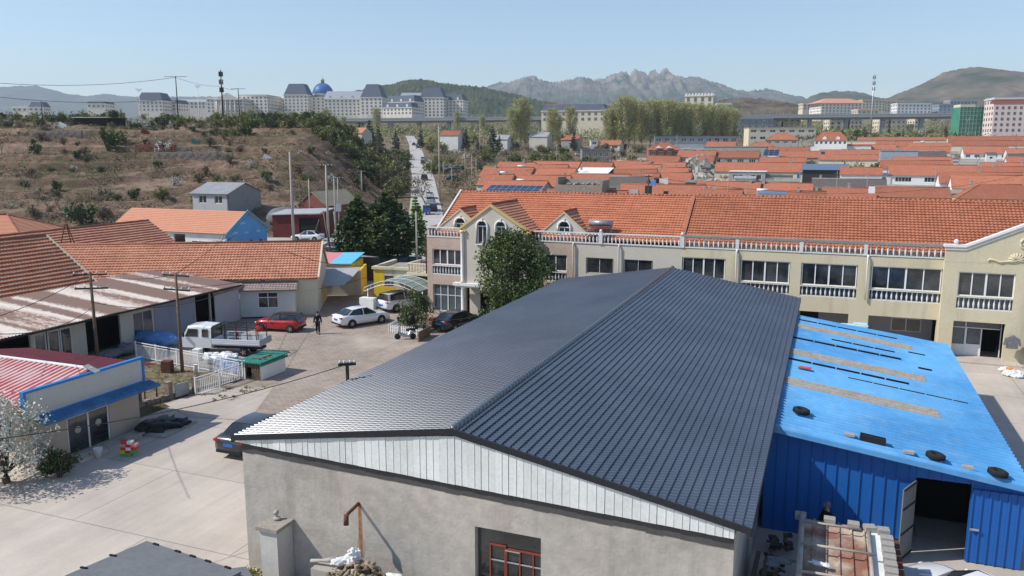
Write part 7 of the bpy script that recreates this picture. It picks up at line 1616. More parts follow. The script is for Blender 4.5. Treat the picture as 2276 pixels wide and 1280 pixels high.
# middle distance right of the road
GM='bushes between the road and the village'
for i in range(92):
    px=rnd.uniform(950,1420); Y=rnd.uniform(235,420); x=pxw(px,350,Y)[0]
    if px>1090 and Y<275: continue
    q=rnd.random(); 
    if q<.34: p,l,s=B_br[rnd.randrange(2)],'brown twiggy bush on the waste ground between road and village',rnd.uniform(.9,1.8)
    elif q<.62: p,l,s=B_gr[rnd.randrange(2)],'green bush on the waste ground between road and village',rnd.uniform(.9,1.8)
    elif q<.88: p,l,s=B_ol[rnd.randrange(2)],'olive bush on the waste ground between road and village',rnd.uniform(.9,2.)
    else: p,l,s=B_bl[0],'pale blossoming bush on the waste ground between road and village',rnd.uniform(.8,1.3)
    use(p,(x,Y,gh(x,Y)-.2),rnd.uniform(0,6),s,l,'bush',GM,name='bush')
for px,Y,k_,s,lb in [(1085,232,0,.5,'fresh green small tree by the left end of the village roofs'),(800,400,'c',1.25,'tall dark conifer on the skyline right of the long hill, left of three'),(822,405,'c',1.35,'tallest dark conifer of the group in front of the pale mansard building'),(842,396,'c',1.1,'dark conifer right of the tallest one before the pale mansard building'),(777,385,'c',.8,'small dark conifer at the left of the skyline group'),(712,300,'c',.45,'tiny dark conifer alone on the crest of the hill'),
   (880,400,'c',.9,'dark conifer above the top of the road, left one'),(935,410,'c',.9,'dark conifer just right of the top of the road'),(1035,400,'c',.95,'dark conifer beside the small orange-roofed house'),(1062,380,'c',.6,'small dark conifer right of the orange-roofed hut'),(1095,390,'c',1.1,'slender dark conifer in front of the white hut'),(1110,392,'c',.7,'dark conifer right of the slender one before the white hut'),(1250,400,'c',.8,'dark rounded evergreen below the white barn'),(1275,395,'c',.8,'second dark evergreen below the white barn'),
   (1050,470,2,.9,'yellow-green tree under the viaduct'),(1000,440,1,.8,'dull green tree under the viaduct left of the yellow one'),(960,430,0,.9,'pale green tree beside the top of the road')]:
    x=pxw(px,320,Y)[0]; p=T_co[rnd.randrange(2)] if k_=='c' else T_rd[k_]; use(p,(x,Y,gh(x,Y)-.3),rnd.uniform(0,6),s,lb,'tree')
pop=[(1158,405,1.0),(1168,412,.86),(1140,400,.8),(1228,420,.82),(1268,424,.84),(1240,418,.66)]+[(1366,410,.9),(1384,405,1.04),(1398,412,1.0),(1352,408,.8),(1425,420,.93),(1445,414,.97),(1462,420,.95),(1480,412,.97),(1498,420,.95),(1515,414,.92),(1532,420,.9),(1550,412,.9),(1568,420,.86),(1585,414,.87),(1602,420,.84),(1618,414,.82),(1632,420,.8),(1410,424,.96),(1470,432,.95),(1524,432,.9),(1575,432,.86),(1606,432,.82)]
for i,(px,Y,s) in enumerate(pop):
    x=pxw(px,320,Y)[0]; lb='tall pale poplar standing before the white barn-like hall' if i<6 else 'tall fresh green poplar in the dense row above the village'
    use(T_po[i%3],(x,Y,gh(x,Y)-.3),rnd.uniform(0,6),s,lb,'tree','poplars before the hall' if i<6 else 'poplar row above the village')
for i in range(74):
    px=rnd.uniform(1690,2150); Y=rnd.uniform(470,580); x=pxw(px,300,Y)[0]; q=rnd.random()
    p,l=(T_rd[1],'dark green tree in the belt below the viaduct') if q<.45 else ((T_rd[0],'pale green tree in the belt below the viaduct') if q<.7 else ((T_rd[2],'yellow-green tree in the belt below the viaduct') if q<.8 else (T_co[rnd.randrange(2)],'dark conifer in the belt below the viaduct')))
    use(p,(x,Y,gh(x,Y)-1.),rnd.uniform(0,6),rnd.uniform(.55,.95),l,'tree','trees below the viaduct')
for px,Y,s,lb in [(1760,360,1.15,'bare brown tree in front of the hip-roofed house, left one'),(1790,365,1.4,'largest bare brown tree in front of the glazed red-roofed villa'),(1815,368,1.2,'bare brown tree touching the glazed red-roofed villa'),(1615,205,.5,'bare bush behind the ridge of the terrace')]:
    x=pxw(px,320,Y)[0]; use(T_ba[rnd.randrange(2)],(x,Y,gh(x,Y)-.2),rnd.uniform(0,6),s,lb,'tree')
for i in range(60):
    px=rnd.uniform(500,1130); Y=rnd.uniform(620,680); x=pxw(px,300,Y)[0]; p=T_rd[rnd.choice((0,0,1,2))] if rnd.random()<.75 else T_po[rnd.randrange(3)]
    use(p,(x,Y,gh(x,Y)-1.5),rnd.uniform(0,6),rnd.uniform(.5,.85),'pale green tree in front of the long mansard buildings','tree','trees in front of the mansard buildings')
for i in range(30):
    px=rnd.uniform(1090,2250); Y=rnd.uniform(135,245 if px<1450 else 400); x=pxw(px,320,Y)[0]; q=rnd.random()
    p,l,s=(T_ba[rnd.randrange(2)],'small leafless tree in a village courtyard',rnd.uniform(.45,.7)) if q<.5 else ((B_ol[0],'olive bush in a village courtyard',rnd.uniform(.9,1.4)) if q<.75 else (B_gr[0],'dark green bush in a village courtyard',rnd.uniform(.9,1.4)))
    use(p,(x,Y,gh(x,Y)-.1),rnd.uniform(0,6),s,l,'tree' if q<.5 else 'bush','trees and bushes in the village courtyards')
for px,Y,s,lb in [(1895,235,1.9,'rounded green bush between the slate-blue roof and the gabled houses'),(1660,178,.8,'straggling brown bush on the rubble behind the terrace ridge'),(1640,172,.9,'straggling brown bush left on the rubble behind the terrace ridge')]:
    x=pxw(px,380,Y)[0]; use(B_ol[0] if s>1 else B_br[0],(x,Y,gh(x,Y)),0,s,lb,'bush')
# ------------------------------------------------------------------ the village beyond the terrace
def vY(py): return 24900./(py-249.5)
GV='tiled houses of the village'
def vh(x0,x1,py,label,rise=2.1,dp=7.6,roof='tile_far',wall='offwhite',wins=0,chim=(),hip=0.,Y=None,rot=None,cat='house',name='village_house',frame='pvc',minw=2.2,cap=True,step=.05,course=.42,ov=.3,gl='glass'):
    Yc=Y or vY(py); xm=(x0+x1)/2; X,_,Z=pxw(xm,py,Yc); g=gh(X,Yc)
    r=-AZ if rot is None else rot
    f=F_PX/math.cos(PITCH); w=(x1-x0)/f*Yc
    # a turned house shows both ridge length and a little of its end
    w=w/(math.cos(r)+abs(math.sin(r))*(X/Yc)) if r else w
    rise_=min(rise,max(.4,Z-g-minw)); wh=Z-g-rise_
    if wh<1.6: wh=1.6
    if not chim and roof.startswith('tile') and VR.random()<.7: chim=((VR.uniform(-w/2+1,w/2-1),VR.uniform(-.3,.4)),)+(((VR.uniform(-w/2+1,w/2-1),VR.uniform(-.3,.3)),) if VR.random()<.4 else ())
    if wall=='offwhite': wall=VR.choice(('offwhite','offwhite','beige','blockwall','cream_clean'))
    W_=[]
    if wins:
        n=wins; s=w/n
        for i in range(n): xa=-w/2+s*(i+.22); W_.append((xa,-w/2+s*(i+.78),wh-1.75,wh-.55))
    t,rr=house(name,label,cat,X,Yc,Z-rise_-wh,r,w,dp,wh,rise_,roof=roof,wall=wall,group=GV if (cat=='house' and roof in('tile_far','tile')) else None,wins=tuple(W_),chim=chim,hip=hip,step=step,course=course,base_=-2.,frame=frame,cap=cap,ov=ov,wob=.03 if roof in('tile_far','tile_grey') else 0,gl=gl)
    return t
VR=random.Random(55)
mb=MB(); rows=[]
for y in [75,80,88,95,100,106,113]+list(range(118,431,6)):
    xa=-.045*y+3 if y<262 else (.105*y if y<330 else .205*y); rows.append([(xa+(.8*y-xa)*i/10,y,base(y)+.02) for i in range(11)])
mb.grid(rows); tag(mb.build('village_lanes',concmat('village_lane_concrete',(.36,.33,.29),(.2,.18,.16),dirt=.5,patch=(.25,.20,.14))),kind='structure')
H_=[ # x0,x1,ridge y,label,options
(1216,1392,423,'orange tiled house directly behind the terrace ridge, left of the electric reel',{}),
(1380,1568,411,'orange tiled house behind the terrace ridge with a grey box on its slope',{}),
(1550,1690,404,'orange tiled house behind the terrace ridge, right of the rubble lane',dict(roof='tile_far')),
(1685,1806,407,'orange tiled house behind the terrace ridge with a white skylight shed in front',dict(chim=((-4,),))),
(1828,1945,418,'low orange roof behind the terrace ridge carrying a long dark pipe',dict(rise=1.6)),
(1944,2108,416,'bright orange roof behind the terrace ridge, right of the white water box',dict(rise=1.6)),
(1805,1968,398,'long mottled grey old-tiled roof among the orange ones',dict(roof='tile_grey',wall='blockwall',rise=1.8)),
(1074,1142,388,'small faded tiled house at the left end of the village above the solar panels',dict(roof='tile_far',chim=())),
(1142,1268,390,'red-orange roof right of the small faded house, with a white tank at its left end',dict(chim=((5,-.5),))),
(1267,1400,387,'red-orange roof directly below the white sheet roof',{}),
(1077,1186,372,'orange roof in the second row at the left edge of the village',dict(chim=((-3.5,.3),))),
(1184,1280,374,'faded pink-orange roof left of the white sheet roof',dict(chim=((7,.2),))),
(1110,1190,361,'orange roof in the back row at the left edge of the village',dict(chim=((2,),))),
(1186,1290,359,'back row orange roof with a pink cloth near its ridge',{}),
(1290,1362,361,'back row orange roof with a strip of small blue windows',{}),
(1357,1460,376,'orange roof right of the white sheet roof',dict(chim=((6.5,.2),))),
(1460,1530,373,'orange roof in the middle row ending at the rubble lane',{}),
(1395,1466,385,'pale orange roof in the middle above the brick-red old roof',{}),
(1462,1538,384,'pale pink-orange roof beside the rubble lane',{}),
(1362,1442,358,'orange roof left of the hip-roofed brick house, third row from the back',dict(chim=((3,),))),
(1441,1512,347,'orange roof directly in front of the hip-roofed brick house',dict(rise=1.6)),
(1455,1524,361,'orange roof with a mossy right end, behind the rubble lane',dict(chim=((-5.5,.1),))),
(1509,1592,335,'orange roof right of the hip-roofed brick house',dict(wins=3)),
(1556,1588,347,'small orange roof beside the lane poles',{}),
(1585,1688,336,'orange roof over a white wall with dark window bays in the back rows',dict(wins=4,wall='offwhite')),
(1591,1785,362,'long orange roof with chimney box above the dark walled annex',dict(chim=((-9,-.4),(8,0.)),rise=2.2)),
(1572,1636,315,'orange roof rising behind the long dark flat-roofed shed',dict(wins=3)),
(1730,1824,336,'orange roof between two sets of roof panels in the back rows',dict(wall='blockwall')),
(1822,1958,333,'long orange roof with a square collector above a grey windowed wall',dict(wall='blockwall',wins=4,chim=((-1,.2),))),
(1728,1800,327,'orange roof strip below the hip-roofed grey house',dict(rise=1.4)),
(1940,2028,314,'orange roof right of the pale wall and the red strip in the back rows',{}),
(2018,2112,318,'orange roof with white parapet tank in the back rows',dict(chim=((3,0.),))),
(2108,2280,313,'orange roof with a long strip of small panels in the back rows',{}),
(2096,2300,292,'long orange roof on white posts at the top right of the village',dict(wins=8,wall='offwhite',rise=2.4)),
(1984,2114,349,'orange roof with white left gable behind the two big gabled houses',dict(wall='white')),
(2140,2240,326,'orange-roofed house with glazed white veranda and a tall white gable',dict(wall='white',wins=5,gl='glass_blue',rise=2.6)),
(2100,2112,333,'',None),
(2236,2300,330,'orange roof at the right edge beside the glazed veranda house',{}),
(1974,2170,367,'big orange roof with two shades over an open white porch',dict(wall='white',wins=3,rise=2.5)),
(2180,2300,362,'orange roof with white left gable at the right edge, fourth from the terrace',dict(wall='white',rise=2.4)),
(2084,2300,383,'wide orange roof with white left gable at the right edge, third from the terrace',dict(wall='white',rise=2.4)),
(2112,2300,390,'wide orange roof with a white post at the right edge, second from the terrace',dict(wall='white',rise=2.6,chim=((6,.3),))),
(2033,2102,336,'mottled grey old-tiled roof right of the pale blue shed',dict(roof='tile_grey',wall='blockwall')),
(2240,2300,341,'small mottled grey roof at the right edge',dict(roof='tile_grey',wall='blockwall')) ,
(1357,1440,393,'old roof of brick-red and grey mottled tiles beside the electric pole',dict(roof='tile_grey',wall='stone')),
(1300,1350,306,'',None),
(1338,1382,312,'small orange-roofed white house left of the poplar row',dict(wall='offwhite',wins=2)),
(1252,1290,301,'tiny orange-roofed hut below the pale poplars',{}),
(985,1025,291,'small orange-roofed house among dark conifers by the road',dict(wall='offwhite')),
(1182,1222,294,'small grey sheet-roofed white hut left of the pale poplars',dict(roof='greysheet',cap=False)),
(1100,1134,300,'small flat white-roofed hut beside the slender conifer',dict(roof='greysheet',cap=False,wall='offwhite')),
(762,815,284,'small pink-roofed hut on the skyline left of the road',dict(roof='tile_pale',Y=330,wall='offwhite',cap=False)),
(1880,1990,321,'low orange roof behind the red strip, left of the taller back rows',{}),
(2000,2110,326,'low orange roof strip between the pale blue shed and the back rows',{}),
(2236,2310,349,'orange roof at the right edge directly right of the veranda house',{}),
(1820,1950,344,'orange roof strip half hidden behind the grey windowed wall',dict(rise=1.5)),
(1640,1728,327,'orange roof between the dark flat shed and the nine-panel array',{}),
(2105,2300,303,'long orange roof second from the back at the right edge',{}),
(1905,2100,305,'long low orange roof at the back, left of the white-posted one',dict(rise=1.6)),
(1955,2110,357,'orange roof strip between the two biggest gabled houses',dict(wall='white')),
(2168,2300,371,'orange roof strip right of the two-shaded roof',{}),
(1560,1650,421,'low orange roof at the near end of the rubble lane',dict(rise=1.5)),
(1700,1835,425,'low orange roof right behind the bent-roofed shed',dict(rise=1.5)),
(1085,1216,402,'orange roof right behind the solar array',dict(rise=1.8)),
(1405,1470,366,'orange roof below the hip-roofed brick house, fourth row from the back',{}),
(1186,1262,366,'orange roof strip in the second row from the back at left',{}),
(1690,1790,350,'orange roof strip behind the long roof with the chimney box',dict(rise=1.6)),
(1868,1960,372,'dark orange roof behind the mottled grey old-tiled roof',dict(rise=1.6)),
]
for x0,x1,py,lb,o in H_:
    if o is None: continue
    if x1-x0<70 and py<312 and 'Y' not in o: o=dict(o,Y=400)
    vh(x0,x1,py,lb,**o)
for i in range(95):
    px=VR.uniform(1085,2270); Y=VR.uniform(118,250 if px<1450 else 400); x=pxw(px,340,Y)[0]; L_=VR.uniform(3,9); hh_=VR.uniform(1.4,2.4); mt=VR.choice(('stone','blockwall','offwhite','blockwall','brickred'))
    mb=MB(); mb.box(-L_/2,L_/2,-.12,.12,-.5,hh_); mb.box(-L_/2,L_/2,-.18,.18,hh_,hh_+.08)
    tag(mb.build('courtyard_wall',K[mt],loc=(x,Y,gh(x,Y)),rot=-AZ+(R(90) if VR.random()<.5 else 0)),'low courtyard wall standing between the village houses','wall','courtyard walls of the village')
for i in range(46):
    px=VR.uniform(1090,2270); Y=VR.uniform(125,250 if px<1450 else 400); x=pxw(px,340,Y)[0]; w=VR.uniform(2.5,5.5); rm=VR.choice(('greysheet','cap','steelgrey','tile_far','bluegrey','tile_grey'))
    house('lean_to','low outbuilding with a shallow roof squeezed between the village houses','outbuilding',x,Y,gh(x,Y),-AZ,w,VR.uniform(2.4,3.6),VR.uniform(2.2,3.1),VR.uniform(.3,.7),roof=rm,wall=VR.choice(('blockwall','offwhite','beige')),group='outbuildings of the village',cap=False,wins=((-.5,.5,.9,1.7),),step=.03)
for i in range(26):
    px=VR.uniform(1090,2270); Y=VR.uniform(130,250 if px<1450 else 400); x=pxw(px,340,Y)[0]; zb=gh(x,Y); mb=MB(); h_=VR.uniform(5.5,8.5); mb.path([(0,0,0),(0,0,h_)],[.09,.05],k=5); mb.box(-.5,.5,-.03,.03,h_-.5,h_-.44)
    tag(mb.build('aerial_pole',K['conc'],loc=(x,Y,zb),rot=VR.uniform(0,1)),'thin pole with a short crossbar sticking up among the village roofs','pole','thin poles among the village roofs')
# hipped front roof at the right, and other hip-roofed houses
vh(2120,2330,411,'hip-ended orange roof nearest behind the terrace at the right edge',hip=4.5,rise=2.8,dp=11,Y=vY(411)+2)
vh(1452,1500,317,'small brick house with hipped orange roof and twin white pediments below the poplars',hip=4.,rise=2.6,wins=5,wall='brickred',dp=9,Y=330,rot=0.,frame='white') if False else None
t=vh(1441,1510,317,'brick house with hipped orange roof and twin white pediments below the poplars',hip=4.5,rise=2.6,wins=4,wall='brickred',dp=9,Y=305,rot=-.05)
r=[c for c in t.children if c.name.startswith('roof')][0]
for x in (-2.2,1.6): mb=MB(); z=0; mb.extr([(x-1.3,-4.9,4.9),(x+1.3,-4.9,4.9),(x,-4.9,5.75)],(0,2.2,0)); mb.build('pediment',K['white'],t)
vh(1662,1722,316,'small hipped orange roof below the two-storey cream building',hip=3.5,rise=2.,Y=330)
vh(1703,1776,296,'grey-walled house with hipped orange roof before the cream building',hip=5,rise=2.6,wall='blockwall',wins=4,Y=345)
vl=vh(1812,1884,293,'dark red-roofed villa with a white gridded glass front and two dormers',hip=3.,rise=3.4,wall='white',wins=7,Y=350,roof='tile',cat='villa',name='villa')
for x in (-2.5,2.8): 
    mb=MB(); mb.extr([(x-.8,-3.6,6.2),(x+.8,-3.6,6.2),(x+.8,-3.6,7.4),(x,-3.6,8.2),(x-.8,-3.6,7.4)],(0,2.,0)); mb.build('dormer',K['white'],vl)
def flatbox(name,label,cat,x0,x1,pyt,Y,h,dp,roofm='greysheet',wallm='offwhite',wins=0,rows=1,rot=None,frame='pvc',ov=.2,t_=.15,wh_=.9):
    X,_,Z=pxw((x0+x1)/2,pyt,Y); f=F_PX/math.cos(PITCH); w=(x1-x0)/f*Y; r=-AZ if rot is None else rot
    t=thing(name,label,cat,(X,Y,Z-h),r); W_=[]
    for k in range(rows):
        for i in range(wins): s=w/wins; z0=h*(k+.35)/rows; W_.append((-w/2+s*(i+.2),-w/2+s*(i+.8),z0,z0+h/rows*.42))
    mb=MB(); mb.wall(w,h+3,.25,W_,x0=-w/2,z0=-3,y0=-dp/2); mb.box(-w/2,-w/2+.25,-dp/2+.25,dp/2,-3,h); mb.box(w/2-.25,w/2,-dp/2+.25,dp/2,-3,h); mb.box(-w/2+.25,w/2-.25,dp/2-.25,dp/2,-3,h); mb.build('wall',K[wallm],t)
    mb=MB(); mb.box(-w/2-ov,w/2+ov,-dp/2-ov,dp/2+ov,h,h+t_); mb.build('roof',K[roofm],t)
    for a,b,c,d in W_:
        mb=MB(); bars(mb,a,b,c,d,-dp/2+.05,t=.08,vx=((a+b)/2,)); f_=mb.build('window',K[frame],t); mb=MB(); mb.box(a+.05,b-.05,-dp/2+.1,-dp/2+.13,c+.05,d-.05); mb.build('pane',K['glass'],f_)
    return t
flatbox('cream_building','two-storey cream building with big windows behind the hip-roofed houses','building',1660,1806,285,400,6.5,9,roofm='cream_clean',wallm='cream_clean',wins=7,rows=2,rot=-.02)
flatbox('long_shed','long low dark shed with thin pale flat roof','shed',1569,1702,326,300,3.,8,wallm='blockwall',roofm='greysheet')
flatbox('house_annex','flat white-roofed annex with dark walls and a wide glazed door','annex',1625,1702,381,205,3.,6,roofm='white',wallm='blockwall',wins=2)
flatbox('house_annex','dark walled annex right of the wide glazed door','annex',1700,1760,389,203,2.6,5,roofm='cap',wallm='blockwall',wins=2)
flatbox('pale_blue_shed','tall pale grey-blue sheet metal shed among the orange roofs','shed',1960,2034,335,265,5.,8,roofm='steelgrey',wallm='steelgrey')
flatbox('grey_house','small flat-roofed grey house with white window frames above the left village roofs','house',1292,1352,332,300,4.,7,roofm='steelgrey',wallm='stone',wins=5,rot=0)
flatbox('white_hut','small white hut with flat roof left of the poplar row, left one','hut',1312,1328,312,400,3,5,roofm='white',wallm='white',wins=1,rot=0)
flatbox('pale_wall','long pale yellow wall over a red strip in the back rows','wall',1858,1942,314,380,3.2,.6,roofm='cream_clean',wallm='cream_clean')
flatbox('red_roof_shed','long low shed with a bright red roof strip in front of the pale wall','shed',1800,1930,324,350,2.5,6,roofm='redsheet',wallm='offwhite')
flatbox('greenhouse_room','small white glazed lean-to room beside the slate-blue roof','room',1838,1880,380,218,2.6,4,roofm='white',wallm='white',wins=3)
flatbox('low_white_wall','low white retaining wall above the parked cars below the poplars','wall',1500,1602,321,392,2.2,.5,roofm='offwhite',wallm='offwhite',rot=0)
flatbox('dark_long_wall','long dark wall with white doorways under the poplar row','wall',1455,1640,302,398,4.2,1.,roofm='iron',wallm='viad',wins=10,rot=0,frame='white')
# slate blue roof, white sheet roof, curved shed
def slantroof(name,label,cat,x0,x1,pyt,pyb,mat,wall,Y,dp=6,wh=2.6,rot=None):
    X,_,Zt=pxw((x0+x1)/2,pyt,Y+dp/2); _,_,Zb=pxw((x0+x1)/2,pyb,Y-dp/2); f=F_PX/math.cos(PITCH); w=(x1-x0)/f*Y; r=-AZ if rot is None else rot
    t=thing(name,label,cat,(X,Y,Zb-wh),r); mb=MB(); mb.hexa([(-w/2,-dp/2,wh),(w/2,-dp/2,wh),(w/2,dp/2,wh+Zt-Zb),(-w/2,dp/2,wh+Zt-Zb)],[(-w/2,-dp/2,wh+.1),(w/2,-dp/2,wh+.1),(w/2,dp/2,wh+Zt-Zb+.1),(-w/2,dp/2,wh+Zt-Zb+.1)]); mb.build('roof',K[mat],t)
    mb=MB(); mb.box(-w/2+.3,w/2-.3,-dp/2+.5,dp/2-.2,-3,wh-.02); mb.build('wall',K[wall],t); return t
slantroof('metal_roof_house','house with smooth slate-blue metal roof in the middle of the village','house',1776,1875,365,378,'bluegrey','iron',212)
slantroof('sheet_roof_house','house roofed with one pale white sheet among orange tiles','house',1278,1356,373,387,'white','offwhite',198)
slantroof('light_shed','small white shed with dark bent roof just behind the terrace ridge','shed',1680,1742,427,432,'bluegrey','white',128,dp=3,wh=1.6)
def panels(name,label,x0,x1,pyt,pyb,Y,nx,ny,dp,h=1.2,rot=None,group=None,mt='pv'):
    X,_,Zt=pxw((x0+x1)/2,pyt,Y+dp/2); _,_,Zb=pxw((x0+x1)/2,pyb,Y-dp/2); f=F_PX/math.cos(PITCH); w=(x1-x0)/f*Y; r=-AZ if rot is None else rot
    t=thing(name,label,'solar panels',(X,Y,Zb-h),r,group); V=Vector((0,dp,Zt-Zb)); S=V.length; V/=S
    for i in range(nx):
        for j in range(ny):
            o=Vector((-w/2+w*i/nx+.04,-dp/2,h))+V*(S*j/ny+.04); u=Vector((w/nx-.08,0,0)); v=V*(S/ny-.08); n_=Vector((0,-V.z,V.y))*.04
            mb=MB(); mb.hexa([o,o+u,o+u+v,o+v],[o+n_,o+u+n_,o+u+v+n_,o+v+n_]); mb.build('panel',K[mt],t)
    mb=MB(); 
    for q in (-w/2+.2,w/2-.2): mb.box(q-.04,q+.04,-dp/2+.1,-dp/2+.18,-.8,h); mb.box(q-.04,q+.04,dp/2-.18,dp/2-.1,-.8,h+Zt-Zb)
    for j in range(ny+1): p=Vector((0,-dp/2,h-.05))+V*(S*j/ny); mb.box(-w/2-.03,w/2+.03,p.y-.04,p.y+.04,p.z-.03,p.z+.1)
    for i in range(nx+1): x=-w/2+w*i/nx; a=Vector((x,-dp/2,h-.03)); b=a+V*S; mb.hexa([(x-.03,a.y,a.z),(x+.03,a.y,a.z),(x+.03,b.y,b.z),(x-.03,b.y,b.z)],[(x-.03,a.y,a.z+.1),(x+.03,a.y,a.z+.1),(x+.03,b.y,b.z+.1),(x-.03,b.y,b.z+.1)])
    mb.build('frame',K['steel'],t); return t
panels('solar_array','long two-row solar array behind the left end of the terrace ridge',1078,1206,412,428,126,8,2,3.4)
panels('solar_array','solar array of nine blue panels in white frames in the back rows',1694,1727,333,346,285,3,3,4.5)
panels('solar_collector','single dark collector on legs left of the grey windowed wall',1823,1832,337,343,282,1,1,1.6)
mb=None
for px,py,Y,lb in [(1158,399,172,'white-topped solar tank on the left village roofs, nearest'),(1158,368,208,'white solar tank on the back left village roof'),(1119,382,190,'white solar tank on a frame at the left edge of the village'),(1378,357,232,'white solar tank left of the hip-roofed brick house'),(1695,421,131,'white tank on the bent-roofed shed behind the terrace ridge'),(2052,314,372,'grey tank with white top in the back right rows'),(1718,352,262,'white solar tank below the nine-panel array')]:
    x,_,z=pxw(px,py,Y); t=thing('solar_tank',lb,'solar tank',(x,Y,z-.5),-AZ,'solar tanks on the village roofs'); mb=MB(); mb.path([(-.9,0,.4),(.9,0,.4)],.26,k=10); mb.build('tank',K['p_white'],t); mb=MB(); mb.box(-.85,.85,-.7,-.6,-.6,.1); mb.box(-.8,-.72,-.6,.1,-.6,.3); mb.box(.72,.8,-.6,.1,-.6,.3); mb.build('rack',K['steel'],t)
# ruin, box, reel, laundry, pole behind the terrace
x,_,z=pxw(1293,405,142); t=thing('ruined_house','roofless stone ruin full of rubble among the left village houses','ruin',(x,142,z-4),-AZ)
mb=MB(); mb.wall(8.4,3.6,.4,[],x0=-4.2,z0=0,y0=-2); mb.box(-4.2,-3.8,-1.6,3,0,4.9); mb.box(3.8,4.2,-1.6,3,0,4.4); mb.build('wall',K['stone'],t)
mb=MB(); mb.box(-3.8,3.8,2.7,3,0,4.5); mb.build('back_wall',K['blockwall'],t); mb=MB(); r2=random.Random(4)
for i in range(40): a=r2.uniform(-3.6,3.6); b=r2.uniform(-1.4,2.5); s=r2.uniform(.15,.5); mb.ball((a,b,3.2+r2.uniform(0,.6)),s,s,s*.6,k=6,h=4,jit=.25,rnd=r2)
mb.build('rubble',K['rubble'],t)
r2=random.Random(14); mb=MB()
for i in range(420):
    px=r2.gauss(1562,14); Y=r2.uniform(150,290); 
    X,_,Z=pxw(px,360,Y); s=r2.uniform(.3,1.5); mb.T=Matrix.Translation((X,Y,gh(X,Y)+r2.uniform(.2,3.4)))@Matrix.Rotation(r2.uniform(0,3),4,Vector((r2.random(),r2.random(),1)).normalized()); mb.box(-s,s,-s*.6,s*.6,-s*.3,s*.3)
tag(mb.build('rubble_lane',M('demolition_rubble',(.27,.25,.22),var=.3,island=.45,scale=1.)),'grey demolition rubble and junk filling the lane between the village rows',kind='stuff',cat='rubble')
x,_,z=pxw(1410,428,117); sb=lambda n,l,c,m,px,py,Y,dx,dy,dz: tag((lambda q:(q.box(-dx/2,dx/2,-dy/2,dy/2,0,dz),q)[1])(MB()).build(n,K[m],loc=pxw(px,py,Y),rot=-AZ),l,c)
sb('water_box','grey water box on the orange slope just behind the terrace','water box','greysheet',1410,431,115,1.2,.8,.6)
sb('water_box','white water box on the orange roofs, right of the long dark pipe','water box','white',1937,429,126,.9,.6,1.)
sb('roof_hatch','small black hatch with white rim on the slope right of the cable reel','hatch','dark',1480,432,114,.6,.5,.45)
sb('laundry','pink sheet drying on a line beyond the terrace ridge','laundry','orange' if False else 'pinkpaint',1474,409,135,1.6,.05,1.)
sb('laundry','dark cloth drying left of the pink sheet beyond the terrace ridge','laundry','blackcloth',1459,407,135,.9,.05,.8)
sb('blue_bag','blue and white bag hanging by the electric pole beyond the ridge','bag','tarp',1452,413,134,.8,.5,1.)
sb('blue_barrel','blue barrel beside the slate-blue roofed house','barrel','p_blue',1775,396,205,.8,.8,1.3)
sb('electric_reel','black cable reel beside the electric pole behind the terrace ridge','cable reel','iron',1441,433,114.5,.9,.5,1.3)
# ------------------------------------------------------------------ poles and overhead lines
ENDS={}
def pole(name,label,px,pyb,pyt,Y,r=.15,mat='conc',arms=1,group=None,armw=1.6,z0=None,cat='pole',ang=0.,tilt=0.,box=False):
    x,_,zt=pxw(px,pyt,Y); zb=gh(x,Y) if z0 is None else z0; t=thing(name,label,cat,(x,Y,zb),ang,group); h=zt-zb
    mb=MB(); mb.path([(tilt,0,-.5),(0,0,h)],[r,r*.62],k=8); mb.build('shaft',K[mat],t)
    for i in range(arms):
        z=h-.15-i*.9; mb=MB(); mb.box(-armw/2,armw/2,-.05,.05,z-.05,z+.05); a=mb.build('crossarm',K['iron'],t)
        for q in (-.48,-.2,.2,.48):
            mb=MB(); mb.lathe([(.04,0),(.06,.04),(.04,.1),(.05,.14)],(armw*q,0,z+.05),k=6); mb.build('insulator',K['white'] if cat=='pole' else K['iron'],a)
    if box: mb=MB(); mb.box(-.35,.35,-.3,.3,h*.45,h*.45+1.); mb.build('transformer',K['steel'],t)
    return (x,Y,zt)
GP='wooden and concrete poles carrying the overhead lines'
def site_y(l,d): return W(l,d)[1]
pole('utility_pole','left wooden pole with two crossarms in front of the rusty workshop roof',200,815,605,51.1,mat='wood',arms=2,r=.13,group=GP,armw=2.0,ang=R(10))
pole('utility_pole','right wooden pole with two crossarms rising from the garden',390,830,607,49.5,mat='wood',arms=2,r=.12,group=GP,armw=2.0,ang=R(-20))
pole('utility_pole','tall pale concrete pole behind the old tiled ridge left of the cedars',644,530,338,108,r=.22,arms=0,group=GP)
pole('utility_pole','tall pale concrete pole between the leaning pole and the left cedar',724,520,366,112,r=.2,arms=1,group=GP)
pole('utility_pole','concrete pole in front of the brick hut',686,500,398,128,r=.15,arms=0,group=GP)
pole('utility_pole','left pole of the transformer pair behind the cedars',742,500,392,118,r=.14,arms=0,group=GP)
pole('utility_pole','right pole of the transformer pair behind the cedars',750,500,394,118,r=.12,arms=1,group=GP,box=True)
pole('utility_pole','thin concrete pole above the cedars against the hillside',803,470,380,168,r=.16,arms=1,group=GP)
pole('utility_pole','short leaning wooden pole before the brick boundary wall',718,560,468,97,r=.13,mat='wood',arms=0,group=GP,tilt=1.0,z0=0.3)
pole('utility_pole','short thin pole right of the leaning wooden pole',742,560,470,98,r=.1,arms=0,group=GP,tilt=.5)
mb=MB(); a=pxw(710,487,98); b=pxw(700,517,98); mb.tube(b,a,.07); tag(mb.build('pole_strut',K['wood']),'pale slanting strut propping the leaning wooden pole','strut')
pole('utility_pole','tall slim pole right of the road with cross rungs',975,470,278,170,r=.17,arms=1,group=GP)
